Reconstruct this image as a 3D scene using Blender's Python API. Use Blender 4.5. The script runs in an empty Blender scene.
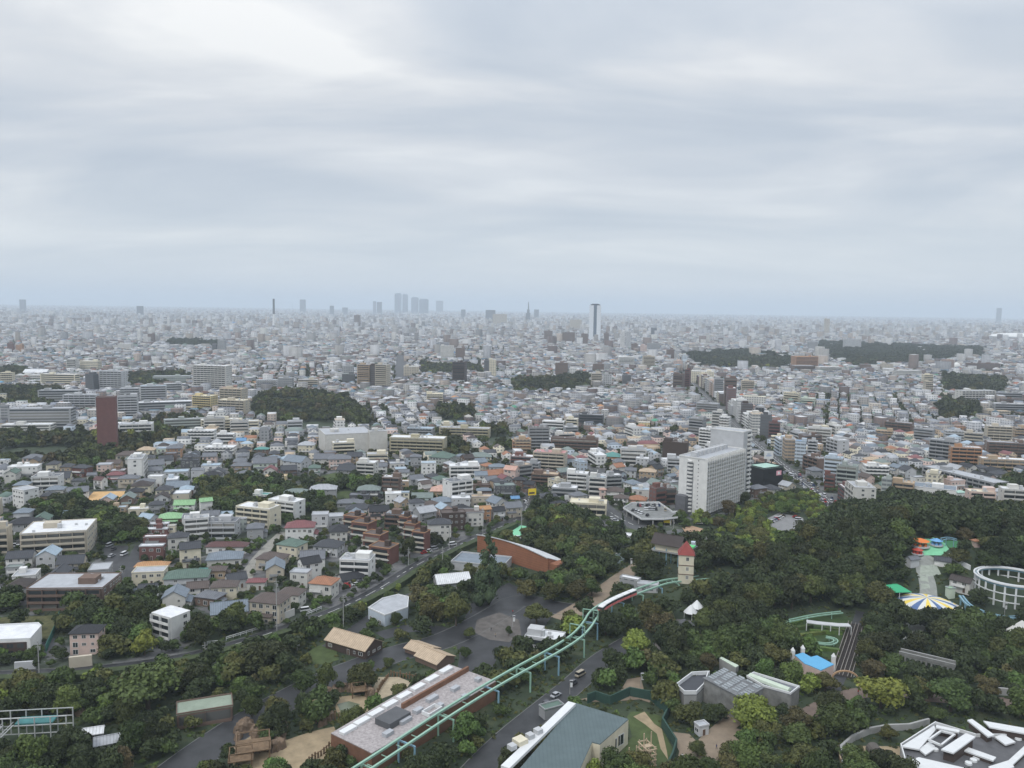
import bpy, math, random
import numpy as np
from mathutils import Vector, Matrix
random.seed(11)
rng = np.random.default_rng(11)
R = math.radians
scene = bpy.context.scene
COL = scene.collection

# ---------------------------------------------------------------- camera
CAM_H = 130.0
FPX = 803.0
PITCH, ROLL = R(5.41), R(0.80)
_U0 = Vector((0, math.sin(PITCH), math.cos(PITCH)))
FW = Vector((0, math.cos(PITCH), -math.sin(PITCH)))
RT = Vector((1, 0, 0)) * math.cos(ROLL) + _U0 * math.sin(ROLL)
UP = Vector((-1, 0, 0)) * math.sin(ROLL) + _U0 * math.cos(ROLL)
CAMP = Vector((0, 0, CAM_H))
cam_data = bpy.data.cameras.new('camera')
cam = bpy.data.objects.new('camera', cam_data)
COL.objects.link(cam)
m = Matrix.Identity(4)
for i in range(3):
 m[i][0], m[i][1], m[i][2], m[i][3] = RT[i], UP[i], -FW[i], CAMP[i]
cam.matrix_world = m
cam_data.sensor_width = 36
cam_data.lens = FPX / 1024 * 36
cam_data.clip_start = 1
cam_data.clip_end = 90000
scene.camera = cam

# ---------------------------------------------------------------- sky, sun, exposure
SUN_EL, SUN_AZ = R(52), R(215)          # azimuth clockwise from +Y: behind the camera, to its left
world = bpy.data.worlds.new('World')
scene.world = world
world.use_nodes = True
wn = world.node_tree; wn.nodes.clear()
def N(nt, t, **kw):
 n = nt.nodes.new(t)
 for k, v in kw.items():
  if k == 'inp':
   for a, b in v.items(): n.inputs[a].default_value = b
  else: setattr(n, k, v)
 return n
def L(nt, a, b): nt.links.new(a, b)
def math_n(nt, op, a, b=None, c=None, clamp=False):
 n = nt.nodes.new('ShaderNodeMath'); n.operation = op; n.use_clamp = clamp
 for i, v in enumerate((a, b, c)):
  if v is None: continue
  if isinstance(v, (int, float)): n.inputs[i].default_value = v
  else: nt.links.new(v, n.inputs[i])
 return n.outputs[0]
def ramp(nt, fac, stops, interp='LINEAR'):
 n = nt.nodes.new('ShaderNodeValToRGB'); cr = n.color_ramp; cr.interpolation = interp
 while len(cr.elements) < len(stops): cr.elements.new(0.5)
 for e, (p, c) in zip(cr.elements, stops):
  e.position = p; e.color = (c[0], c[1], c[2], 1) if len(c) == 3 else c
 nt.links.new(fac, n.inputs[0]); return n.outputs[0]
def mixc(nt, fac, a, b, mode='MIX'):
 n = nt.nodes.new('ShaderNodeMix'); n.data_type = 'RGBA'; n.blend_type = mode
 for idx, v in ((0, fac), (6, a), (7, b)):
  if isinstance(v, (int, float)): n.inputs[idx].default_value = v
  elif isinstance(v, (tuple, list)): n.inputs[idx].default_value = (v[0], v[1], v[2], 1)
  else: nt.links.new(v, n.inputs[idx])
 return n.outputs[2]
tc = N(wn, 'ShaderNodeTexCoord')
sx = N(wn, 'ShaderNodeSeparateXYZ'); L(wn, tc.outputs['Generated'], sx.inputs[0])
zc = math_n(wn, 'MAXIMUM', sx.outputs[2], 0.0)
den = math_n(wn, 'ADD', zc, 0.20)
cx_ = math_n(wn, 'DIVIDE', sx.outputs[0], den)
cy_ = math_n(wn, 'DIVIDE', sx.outputs[1], den)
cv = N(wn, 'ShaderNodeCombineXYZ'); L(wn, cx_, cv.inputs[0]); L(wn, cy_, cv.inputs[1])
mp = N(wn, 'ShaderNodeMapping'); L(wn, cv.outputs[0], mp.inputs[0])
mp.inputs['Rotation'].default_value = (0, 0, R(28)); mp.inputs['Scale'].default_value = (0.62, 1.25, 1)
mp.inputs['Location'].default_value = (0.6, 1.7, 0)
n1 = N(wn, 'ShaderNodeTexNoise', inp={'Scale': 0.85, 'Detail': 6, 'Roughness': 0.5, 'Distortion': 1.1})
L(wn, mp.outputs[0], n1.inputs['Vector'])
n2 = N(wn, 'ShaderNodeTexNoise', inp={'Scale': 2.3, 'Detail': 5, 'Roughness': 0.5, 'Distortion': 0.5})
L(wn, mp.outputs[0], n2.inputs['Vector'])
nn = math_n(wn, 'ADD', math_n(wn, 'MULTIPLY', n1.outputs[0], 0.72), math_n(wn, 'MULTIPLY', n2.outputs[0], 0.28))
cloud = ramp(wn, nn, [(0.36, (5.0, 5.6, 6.45)), (0.46, (5.8, 6.3, 7.0)), (0.55, (6.9, 7.2, 7.65)), (0.66, (8.6, 8.75, 8.9))])
# air between the viewer and the cloud deck grows towards the horizon
hz = ramp(wn, sx.outputs[2], [(0.0, (1, 1, 1)), (0.03, (.85, .85, .85)), (0.10, (.35, .35, .35)), (0.22, (0, 0, 0))])
sky_col = mixc(wn, hz, cloud, (6.1, 6.7, 7.35))
elev = ramp(wn, sx.outputs[2], [(0.0, (.84, .88, .94)), (0.03, (1.02, 1.02, 1.02)), (0.08, (1.03, 1.03, 1.02)), (0.16, (.93, .945, .96)), (0.26, (1.03, 1.03, 1.02)), (0.36, (1.16, 1.15, 1.13)), (0.60, (1.9, 1.88, 1.86)), (1.0, (2.1, 2.08, 2.06))])
sky_col = mixc(wn, 1.0, sky_col, elev, 'MULTIPLY')
nish = N(wn, 'ShaderNodeTexSky', sky_type='NISHITA', sun_disc=False, sun_elevation=SUN_EL, sun_rotation=SUN_AZ)
sky_mix = mixc(wn, 0.93, nish.outputs[0], sky_col)
bg = N(wn, 'ShaderNodeBackground', inp={'Strength': 0.106}); L(wn, sky_mix, bg.inputs[0])
wo = N(wn, 'ShaderNodeOutputWorld'); L(wn, bg.outputs[0], wo.inputs[0])

sun_d = bpy.data.lights.new('sun', 'SUN'); sun_d.energy = 1.3; sun_d.angle = R(14); sun_d.color = (1, .97, .93)
sun = bpy.data.objects.new('sun', sun_d); COL.objects.link(sun)
_sd = Vector((math.sin(SUN_AZ) * math.cos(SUN_EL), math.cos(SUN_AZ) * math.cos(SUN_EL), math.sin(SUN_EL)))
sun.rotation_euler = _sd.to_track_quat('Z', 'Y').to_euler()
sun.location = (0, 0, 400)
scene.view_settings.view_transform = 'Standard'
scene.view_settings.look = 'None'
scene.view_settings.exposure = 0.0
scene.view_settings.gamma = 1.0
scene.render.engine = 'CYCLES'
cy = scene.cycles
cy.max_bounces = 4; cy.diffuse_bounces = 2; cy.glossy_bounces = 1; cy.transmission_bounces = 1
cy.transparent_max_bounces = 4; cy.volume_bounces = 1
cy.caustics_reflective = False; cy.caustics_refractive = False

# ---------------------------------------------------------------- terrain
def gh(x, y):
 """ground height in metres at world x, y (numpy friendly): the wooded hill of the park, flat town elsewhere"""
 x = np.asarray(x, float); y = np.asarray(y, float)
 h = 20 * np.exp(-(((x - 200) / 85) ** 2 + ((y - 385) / 38) ** 2))
 h += 8 * np.exp(-(((x - 285) / 80) ** 2 + ((y - 420) / 60) ** 2))
 h += 6 * np.exp(-(((x - 90) / 45) ** 2 + ((y - 360) / 35) ** 2))
 return h
def axis(lo, hi, step, far):
 a = list(np.arange(lo, hi + .1, step)); s = step
 up_, x = [], hi
 while x < far: s *= 1.18; x += s; up_.append(x)
 s = step; dn, x = [], lo
 while x > -far: s *= 1.18; x -= s; dn.append(x)
 return np.array(dn[::-1] + a + up_)
GX = axis(-420, 560, 4.0, 32000); GY = axis(120, 800, 4.0, 32000)
GZ = gh(*np.meshgrid(GX, GY))
def gz(x, y):
 i = min(max(np.searchsorted(GX, x) - 1, 0), len(GX) - 2); j = min(max(np.searchsorted(GY, y) - 1, 0), len(GY) - 2)
 u = (x - GX[i]) / (GX[i + 1] - GX[i]); v = (y - GY[j]) / (GY[j + 1] - GY[j])
 return float((GZ[j, i] * (1 - u) + GZ[j, i + 1] * u) * (1 - v) + (GZ[j + 1, i] * (1 - u) + GZ[j + 1, i + 1] * u) * v)
def proj(p):
 v = Vector(p) - CAMP; d = v.dot(FW)
 return 512 + FPX * v.dot(RT) / d, 384 - FPX * v.dot(UP) / d
def ray(px, py):
 return (RT * ((px - 512) / FPX) + UP * ((384 - py) / FPX) + FW)
def G(px, py, z=0.0):
 """world x, y where the ray through a point of the view meets height z above the ground"""
 d = ray(px, py)
 t = (CAM_H - z) / -d.z
 p = CAMP + d * t
 if p.y < 700 and p.x > -50:
  for _ in range(60):
   e = CAM_H + d.z * t - z - gz(d.x * t, d.y * t)
   if abs(e) < .05: break
   t += e * .5
  p = CAMP + d * t
 return p.x, p.y
# zoom frames used while measuring: letter -> origin and magnification
ZR = dict(A=(0, 440, 5.12), B=(200, 440, 5.12), C=(400, 440, 5.12), D=(600, 440, 5.12), E=(824, 440, 5.12),
  F=(0, 578, 4.0315), S=(200, 578, 4.0315), H=(380, 578, 4.0315), I=(580, 578, 4.0315), J=(770, 578, 4.0315),
  K=(0, 280, 4), W=(256, 280, 4), M=(512, 280, 4), V=(768, 280, 4), P=(0, 0, 1))
def Z(r, x, y):
 o = ZR[r]; return o[0] + x / o[2], o[1] + y / o[2]
def GZr(r, x, y, z=0.0):
 return G(*Z(r, x, y), z)

# ---------------------------------------------------------------- materials
MATS = {}
def srgb(c):
 return tuple(((v / 255) / 12.92 if v <= 10 else (((v / 255) + .055) / 1.055) ** 2.4) for v in c)
def mat(name, color, rough=.85, var=.18, scale=.5, bump=None, metal=0, stripe=None):
 """plain painted, tiled or plastered surface: base colour broken up by weathering noise"""
 key = name
 if key in MATS: return MATS[key]
 mt = bpy.data.materials.new(name); mt.use_nodes = True; nt = mt.node_tree
 b = nt.nodes['Principled BSDF']; b.inputs['Roughness'].default_value = rough; b.inputs['Metallic'].default_value = metal
 b.inputs['Specular IOR Level'].default_value = .3
 g = N(nt, 'ShaderNodeNewGeometry')
 n = N(nt, 'ShaderNodeTexNoise', inp={'Scale': scale, 'Detail': 5, 'Roughness': .65}); L(nt, g.outputs['Position'], n.inputs['Vector'])
 c = ramp(nt, n.outputs[0], [(.3, tuple(v * (1 - var) for v in color)), (.7, tuple(min(v * (1 + var), .9) for v in color))])
 if stripe:
  tcn = N(nt, 'ShaderNodeTexCoord'); s = N(nt, 'ShaderNodeSeparateXYZ'); L(nt, tcn.outputs['Object'], s.inputs[0])
  ax, per, amt = stripe
  f = math_n(nt, 'FRACT', math_n(nt, 'DIVIDE', s.outputs[ax], per))
  k = math_n(nt, 'MULTIPLY', math_n(nt, 'LESS_THAN', f, .3), amt)
  c = mixc(nt, k, c, tuple(v * .35 for v in color))
 L(nt, c, b.inputs['Base Color'])
 MATS[key] = mt; return mt
def glass_mat():
 if 'window glass' in MATS: return MATS['window glass']
 mt = bpy.data.materials.new('window glass'); mt.use_nodes = True; b = mt.node_tree.nodes['Principled BSDF']
 nt = mt.node_tree
 oi = N(nt, 'ShaderNodeObjectInfo')
 c = ramp(nt, oi.outputs['Random'], [(0, (.02, .025, .03)), (.6, (.05, .06, .065)), (.85, (.14, .14, .13)), (1, (.3, .29, .26))])
 L(nt, c, b.inputs['Base Color']); b.inputs['Roughness'].default_value = .18
 MATS['window glass'] = mt; return mt
def facade_mat(name, color, px=2.9, pz=3.0, w=.55, h=.5, dark=.12, band=False):
 """far facade: one storey and one bay of window pattern repeated over the walls"""
 if name in MATS: return MATS[name]
 mt = bpy.data.materials.new(name); mt.use_nodes = True; nt = mt.node_tree
 b = nt.nodes['Principled BSDF']; b.inputs['Roughness'].default_value = .8
 facade_nodes(nt, b, color, px, pz, w, h, dark, band)
 MATS[name] = mt; return mt
def facade_nodes(nt, b, color, px, pz, w, h, dark, band, keep=None):
 tcn = N(nt, 'ShaderNodeTexCoord') if keep is None else None
 g = N(nt, 'ShaderNodeNewGeometry')
 pos = tcn.outputs['Object'] if keep is None else g.outputs['Position']
 s = N(nt, 'ShaderNodeSeparateXYZ'); L(nt, pos, s.inputs[0])
 nrm = tcn.outputs['Normal'] if keep is None else g.outputs['True Normal']
 sn = N(nt, 'ShaderNodeSeparateXYZ'); L(nt, nrm, sn.inputs[0])
 u = math_n(nt, 'SUBTRACT', math_n(nt, 'MULTIPLY', s.outputs[1], sn.outputs[0]), math_n(nt, 'MULTIPLY', s.outputs[0], sn.outputs[1]))
 fu = math_n(nt, 'FRACT', math_n(nt, 'DIVIDE', u, px)); fz = math_n(nt, 'FRACT', math_n(nt, 'DIVIDE', s.outputs[2], pz))
 wu = math_n(nt, 'LESS_THAN', math_n(nt, 'ABSOLUTE', math_n(nt, 'SUBTRACT', fu, .5)), w / 2)
 if band: wu = math_n(nt, 'GREATER_THAN', fu, .08)
 wz = math_n(nt, 'LESS_THAN', math_n(nt, 'ABSOLUTE', math_n(nt, 'SUBTRACT', fz, .5)), h / 2)
 side = math_n(nt, 'LESS_THAN', math_n(nt, 'ABSOLUTE', sn.outputs[2]), .3)
 k = math_n(nt, 'MULTIPLY', math_n(nt, 'MULTIPLY', wu, wz), side)
 n = N(nt, 'ShaderNodeTexNoise', inp={'Scale': .12, 'Detail': 4}); L(nt, g.outputs['Position'], n.inputs['Vector'])
 v = math_n(nt, 'ADD', math_n(nt, 'MULTIPLY', n.outputs[0], .5), .75)
 hs = N(nt, 'ShaderNodeHueSaturation'); L(nt, v, hs.inputs['Value'])
 if isinstance(color, tuple): hs.inputs['Color'].default_value = (*color, 1)
 else: L(nt, color, hs.inputs['Color'])
 c = mixc(nt, math_n(nt, 'MULTIPLY', k, .85), hs.outputs[0], (dark * .9, dark, dark * 1.08))
 L(nt, c, b.inputs['Base Color'])

# ---------------------------------------------------------------- mesh helpers
class MB:
 def __init__(s): s.v, s.f, s.m = [], [], []
 def add(s, vs, fs, mi=0):
  o = len(s.v); s.v += [tuple(v) for v in vs]; s.f += [tuple(i + o for i in f) for f in fs]; s.m += [mi] * len(fs)
 def box(s, x0, y0, z0, x1, y1, z1, mi=0, top=None):
  s.add([(x0, y0, z0), (x1, y0, z0), (x1, y1, z0), (x0, y1, z0), (x0, y0, z1), (x1, y0, z1), (x1, y1, z1), (x0, y1, z1)],
   [(0, 1, 5, 4), (1, 2, 6, 5), (2, 3, 7, 6), (3, 0, 4, 7), (3, 2, 1, 0)], mi)
  s.f.append(tuple(len(s.v) - 8 + i for i in (4, 5, 6, 7))); s.m.append(mi if top is None else top)
 def cyl(s, x, y, z0, z1, r0, r1=None, n=10, mi=0):
  r1 = r0 if r1 is None else r1
  vs = [(x + r0 * math.cos(2 * math.pi * i / n), y + r0 * math.sin(2 * math.pi * i / n), z0) for i in range(n)]
  vs += [(x + r1 * math.cos(2 * math.pi * i / n), y + r1 * math.sin(2 * math.pi * i / n), z1) for i in range(n)]
  fs = [(i, (i + 1) % n, n + (i + 1) % n, n + i) for i in range(n)] + [tuple(range(n, 2 * n)), tuple(range(n - 1, -1, -1))]
  s.add(vs, fs, mi)
 def bar(s, p, q, r, n=4, mi=0, r1=None):
  p, q = Vector(p), Vector(q); d = (q - p)
  if d.length < 1e-4: return
  d.normalize(); a = d.cross(Vector((0, 0, 1)));
  if a.length < .05: a = d.cross(Vector((1, 0, 0)))
  a.normalize(); b = d.cross(a); r1 = r if r1 is None else r1
  vs = []
  for c, rr in ((p, r), (q, r1)):
   for i in range(n):
    t = 2 * math.pi * (i + .5) / n; vs.append(c + a * rr * math.cos(t) + b * rr * math.sin(t))
  s.add(vs, [(i, (i + 1) % n, n + (i + 1) % n, n + i) for i in range(n)] + [tuple(range(n, 2 * n)), tuple(range(n - 1, -1, -1))], mi)
 def poly(s, pts, z0, z1, mi=0, top=None):
  """upright prism over a counter-clockwise outline"""
  n = len(pts); A = sum(pts[i][0] * pts[(i + 1) % n][1] - pts[(i + 1) % n][0] * pts[i][1] for i in range(n))
  if A < 0: pts = pts[::-1]
  vs = [(p[0], p[1], z0) for p in pts] + [(p[0], p[1], z1) for p in pts]
  s.add(vs, [(i, (i + 1) % n, n + (i + 1) % n, n + i) for i in range(n)], mi)
  s.f.append(tuple(len(s.v) - n + i for i in range(n))); s.m.append(mi if top is None else top)
 def mesh(s, name, mats):
  me = bpy.data.meshes.new(name); me.from_pydata(s.v, [], s.f)
  for mt in (mats if isinstance(mats, (list, tuple)) else [mats]): me.materials.append(mt)
  if any(s.m): me.polygons.foreach_set('material_index', s.m)
  me.update(); return me
 def build(s, name, mats, parent=None, loc=None, rz=0):
  o = bpy.data.objects.new(name, s.mesh(name, mats)); COL.objects.link(o)
  if parent is not None: o.parent = parent
  if loc is not None: o.location = loc
  if rz: o.rotation_euler = (0, 0, rz)
  return o
def put(name, me, parent=None, loc=(0, 0, 0), rz=0, sc=None):
 o = bpy.data.objects.new(name, me); COL.objects.link(o)
 if parent is not None: o.parent = parent
 o.location = loc; o.rotation_euler = (0, 0, rz)
 if sc is not None: o.scale = sc
 return o
def structure(o): o['kind'] = 'structure'; return o
def stuff(o, label, cat):
 o['kind'] = 'stuff'; o['label'] = label; o['category'] = cat; return o
THINGS = []          # [object, description, category, group, is a landmark others are found from, (x, y)]
def thing(o, desc, cat, group=None, mark=None):
 o['category'] = cat
 if group: o['group'] = group
 THINGS.append([o, desc, cat, group, mark]); return o
def root(name, loc, rz=0):
 o = bpy.data.objects.new(name, None); COL.objects.link(o)
 o.location = loc; o.rotation_euler = (0, 0, rz); o.empty_display_size = 1; return o

# ---------------------------------------------------------------- occupancy of the near ground, 2 m cells
OX0, OY0, OC = -1200.0, 150.0, 2.0
OCC = np.zeros((1000, 1300), np.uint8)         # rows y, columns x;  1 building, 2 road or clearing, 4 wood, 8 park
def _in_poly(X, Y, poly):
 ins = np.zeros(X.shape, bool); n = len(poly); j = n - 1
 for i in range(n):
  xi, yi = poly[i]; xj, yj = poly[j]
  if yi != yj:
   ins ^= ((yi > Y) != (yj > Y)) & (X < (xj - xi) * (Y - yi) / (yj - yi) + xi)
  j = i
 return ins
def mark_poly(poly, bit):
 xs = [p[0] for p in poly]; ys = [p[1] for p in poly]
 i0 = max(int((min(xs) - OX0) / OC) - 1, 0); i1 = min(int((max(xs) - OX0) / OC) + 2, OCC.shape[1])
 j0 = max(int((min(ys) - OY0) / OC) - 1, 0); j1 = min(int((max(ys) - OY0) / OC) + 2, OCC.shape[0])
 if i1 <= i0 or j1 <= j0: return
 X, Y = np.meshgrid(OX0 + (np.arange(i0, i1) + .5) * OC, OY0 + (np.arange(j0, j1) + .5) * OC)
 OCC[j0:j1, i0:i1][_in_poly(X, Y, poly)] |= bit
def mark_rect(cx, cy, a, b, th, bit, pad=0):
 c, s = math.cos(th), math.sin(th); a = a / 2 + pad; b = b / 2 + pad
 mark_poly([(cx + c * u - s * v, cy + s * u + c * v) for u, v in ((-a, -b), (a, -b), (a, b), (-a, b))], bit)
def mark_line(pts, w, bit):
 for (x0, y0), (x1, y1) in zip(pts, pts[1:]):
  d = math.hypot(x1 - x0, y1 - y0)
  if d > .1: mark_rect((x0 + x1) / 2, (y0 + y1) / 2, d + w * .6, w, math.atan2(y1 - y0, x1 - x0), bit)
def occ(x, y):
 i = int((x - OX0) / OC); j = int((y - OY0) / OC)
 return int(OCC[j, i]) if 0 <= i < OCC.shape[1] and 0 <= j < OCC.shape[0] else 0
def occ_any(cx, cy, a, b, th, bits):
 c, s = math.cos(th), math.sin(th)
 for u in (-.5, -.17, .17, .5):
  for v in (-.5, -.17, .17, .5):
   if occ(cx + c * u * a - s * v * b, cy + s * u * a + c * v * b) & bits: return True
 return False
# ---------------------------------------------------------------- where park, woods, roads and clearings lie
def Gl(pts, z=0.0): return [G(x, y, z) for x, y in pts]
PARK = Gl([(-160, 690), (0, 678), (60, 676), (150, 668), (215, 656), (290, 632), (340, 614), (380, 594), (415, 570), (470, 546), (515, 530), (532, 508),
  (560, 506), (598, 528), (640, 552), (700, 551), (722, 528), (742, 500), (800, 497), (850, 500), (900, 505), (1024, 518), (1200, 530), (1400, 800), (1024, 900), (512, 900), (0, 900), (-260, 800)])
mark_poly(PARK, 8)
WOODS_PX = [  # outlines of wooded patches among the houses, given at canopy height
 [(200, 478), (262, 472), (300, 486), (322, 478), (345, 482), (330, 505), (296, 512), (262, 514), (225, 506), (200, 500)],
 [(0, 426), (40, 424), (95, 430), (128, 433), (150, 445), (118, 452), (96, 462), (40, 458), (0, 454)],
 [(133, 420), (195, 412), (208, 420), (172, 436), (150, 440), (132, 436)],
 [(250, 400), (268, 390), (300, 388), (345, 394), (366, 408), (372, 420), (330, 424), (300, 420), (262, 412)],
 [(36, 496), (78, 492), (88, 504), (112, 500), (118, 508), (100, 512), (60, 512), (36, 508)],
 [(92, 512), (142, 514), (142, 532), (130, 548), (104, 542)],
 [(42, 590), (80, 584), (150, 590), (156, 616), (152, 636), (126, 640), (100, 638), (70, 624), (44, 612)],
 [(0, 586), (26, 590), (30, 612), (0, 614)],
 [(196, 610), (250, 604), (262, 618), (238, 630), (200, 640), (186, 632)],
 [(438, 402), (470, 404), (472, 416), (440, 418)],
 [(422, 362), (480, 364), (482, 370), (424, 372)],
 [(512, 378), (586, 374), (588, 387), (516, 389)],
 [(686, 354), (740, 350), (790, 356), (788, 368), (700, 366)],
 [(820, 342), (985, 348), (980, 356), (900, 362), (860, 366), (818, 354)],
 [(940, 400), (978, 400), (978, 414), (942, 416)],
 [(944, 374), (1004, 378), (1000, 390), (946, 388)],
 [(0, 384), (60, 386), (76, 398), (40, 404), (0, 402)],
 [(130, 372), (182, 370), (184, 382), (134, 384)],
 [(436, 432), (456, 430), (468, 446), (450, 452), (438, 446)],
 [(480, 424), (505, 424), (516, 440), (500, 446)],
 [(990, 476), (1040, 474), (1040, 486), (1000, 488)],
 [(330, 468), (380, 470), (384, 480), (345, 486)],
 [(0, 366), (26, 366), (24, 374), (0, 374)], [(505, 540), (536, 532), (600, 536), (610, 560), (590, 600), (560, 596), (560, 560), (520, 548)],
 [(168, 340), (222, 341), (222, 345), (168, 345)], [(680, 510), (742, 502), (745, 520), (715, 528), (690, 525)],
]
for w in WOODS_PX: mark_poly(Gl(w, 7), 4)
def road_px(pts, w, z=0.0): return [G(x, y, z) for x, y in pts], w
ROADS = {  # name: (centre line, width)
 'hedge_road': road_px([(-60, 680), (0, 674.5), (60, 673), (150, 664), (215, 651), (290, 627), (340, 609), (380, 589), (415, 565), (470, 540), (508, 524), (522, 517), (527, 506), (533, 482), (542, 470)], 6.4),
 'avenue': road_px([(838, 512), (826, 500), (791, 473), (748, 438), (707, 398), (690, 381), (672, 362), (660, 350), (648, 338)], 11),
 'curved_street': road_px([(598, 470), (592, 490), (600, 505), (612, 514), (630, 524), (655, 533), (690, 539), (740, 540)], 12),
 'cross_street': road_px([(826, 500), (880, 488), (930, 478)], 8),
 'side_lane': road_px([(238, 596), (252, 565), (270, 545), (284, 532)], 6),
 'left_lane': road_px([(130, 580), (132, 560), (140, 545)], 5),
 'school_lane': road_px([(380, 460), (386, 448), (391, 442)], 6),
 'zoo_road': road_px([(140, 800), (225, 735), (300, 692), (345, 672), (400, 652), (445, 642), (500, 612), (520, 598), (560, 610), (600, 610)], 13),
 'zoo_loop': road_px([(380, 636), (420, 625), (470, 640), (470, 670), (450, 690)], 8),
 'service_road': road_px([(330, 648), (372, 620), (384, 610), (410, 596), (440, 590)], 8),
 'park_road': road_px([(450, 800), (500, 745), (545, 708), (575, 684), (600, 660), (640, 636)], 9),
 'forest_path': road_px([(632, 656), (668, 644), (682, 630), (684, 620)], 6),
 'station_road': road_px([(560, 620), (590, 602), (625, 575), (650, 560)], 10),
 'play_path': road_px([(905, 640), (925, 612), (930, 590), (922, 565), (930, 556)], 7),
 'arch_path': road_px([(800, 720), (835, 700), (870, 690), (930, 698), (1030, 704)], 7),
 'south_path': road_px([(690, 770), (705, 745), (728, 724), (760, 700)], 6),
 'far_avenue': road_px([(404, 380), (401, 366), (400, 352)], 30), 'east_street': road_px([(1030, 420), (980, 408), (930, 396)], 10),
 'slope_lane': road_px([(833, 690), (850, 650), (862, 612)], 5),
}
for k, (pts, w) in ROADS.items(): mark_line(pts, w, 2)
mark_poly(Gl([(690, 515), (720, 500), (745, 488), (832, 500), (840, 522), (800, 546), (750, 556), (715, 556), (704, 545)]), 32)

# ---------------------------------------------------------------- ground sheet
def build_ground():
 X, Y = np.meshgrid(GX, GY); nx, ny = len(GX), len(GY)
 V = np.stack([X, Y, GZ], -1).reshape(-1, 3)
 I = np.arange(nx * ny).reshape(ny, nx)
 Q = np.stack([I[:-1, :-1], I[:-1, 1:], I[1:, 1:], I[1:, :-1]], -1).reshape(-1, 4).astype(np.int32)
 me = bpy.data.meshes.new('ground')
 me.vertices.add(len(V)); me.vertices.foreach_set('co', V.ravel())
 me.loops.add(Q.size); me.loops.foreach_set('vertex_index', Q.ravel())
 me.polygons.add(len(Q)); me.polygons.foreach_set('loop_start', (np.arange(len(Q)) * 4).astype(np.int32))
 me.update(calc_edges=True)
 g = np.zeros(len(V), np.float32)
 for k, (x, y, _) in enumerate(V):
  if -1100 < x < 1300 and y < 1900:
   o = occ(x, y)
   g[k] = 1.0 if o & 12 else 0.0
   if y < 180: g[k] = 1.0
 at = me.attributes.new('planted', 'FLOAT', 'POINT'); at.data.foreach_set('value', g)
 mt = bpy.data.materials.new('ground soil and paving'); mt.use_nodes = True; nt = mt.node_tree
 b = nt.nodes['Principled BSDF']; b.inputs['Roughness'].default_value = .95
 geo = N(nt, 'ShaderNodeNewGeometry')
 n1 = N(nt, 'ShaderNodeTexNoise', inp={'Scale': .09, 'Detail': 6, 'Roughness': .65}); L(nt, geo.outputs['Position'], n1.inputs['Vector'])
 n2 = N(nt, 'ShaderNodeTexNoise', inp={'Scale': .035, 'Detail': 5, 'Roughness': .6}); L(nt, geo.outputs['Position'], n2.inputs['Vector'])
 n3 = N(nt, 'ShaderNodeTexNoise', inp={'Scale': 1.1, 'Detail': 3}); L(nt, geo.outputs['Position'], n3.inputs['Vector'])
 grey = ramp(nt, n1.outputs[0], [(.3, (.075, .077, .082)), (.5, (.12, .12, .122)), (.7, (.19, .185, .175))])
 green = ramp(nt, n1.outputs[0], [(.3, (.016, .026, .013)), (.55, (.032, .048, .022)), (.72, (.07, .075, .035))])
 a = N(nt, 'ShaderNodeAttribute', attribute_name='planted')
 yard = math_n(nt, 'GREATER_THAN', n2.outputs[0], .50)
 k = math_n(nt, 'MAXIMUM', a.outputs['Fac'], math_n(nt, 'MULTIPLY', yard, .8))
 c = mixc(nt, k, grey, green)
 v = math_n(nt, 'ADD', math_n(nt, 'MULTIPLY', n3.outputs[0], .6), .7)
 hs = N(nt, 'ShaderNodeHueSaturation'); L(nt, v, hs.inputs['Value']); L(nt, c, hs.inputs['Color'])
 L(nt, hs.outputs[0], b.inputs['Base Color'])
 me.materials.append(mt)
 structure(put('ground', me))
build_ground()
def resample(pts, step):
 out = [pts[0]]
 for (x0, y0), (x1, y1) in zip(pts, pts[1:]):
  n = max(1, int(math.hypot(x1 - x0, y1 - y0) / step))
  out += [(x0 + (x1 - x0) * i / n, y0 + (y1 - y0) * i / n) for i in range(1, n + 1)]
 return out
def smooth(pts, k=2):
 for _ in range(k):
  q = [pts[0]]
  for (x0, y0), (x1, y1) in zip(pts, pts[1:]):
   q += [(x0 * .75 + x1 * .25, y0 * .75 + y1 * .25), (x0 * .25 + x1 * .75, y0 * .25 + y1 * .75)]
  pts = q + [pts[-1]]
 return pts
def side_pts(pts, off):
 out = []
 for i, p in enumerate(pts):
  a = pts[max(i - 1, 0)]; b = pts[min(i + 1, len(pts) - 1)]
  d = math.hypot(b[0] - a[0], b[1] - a[1]) or 1
  nx, ny = -(b[1] - a[1]) / d, (b[0] - a[0]) / d
  out.append((p[0] + nx * off, p[1] + ny * off))
 return out
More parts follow.
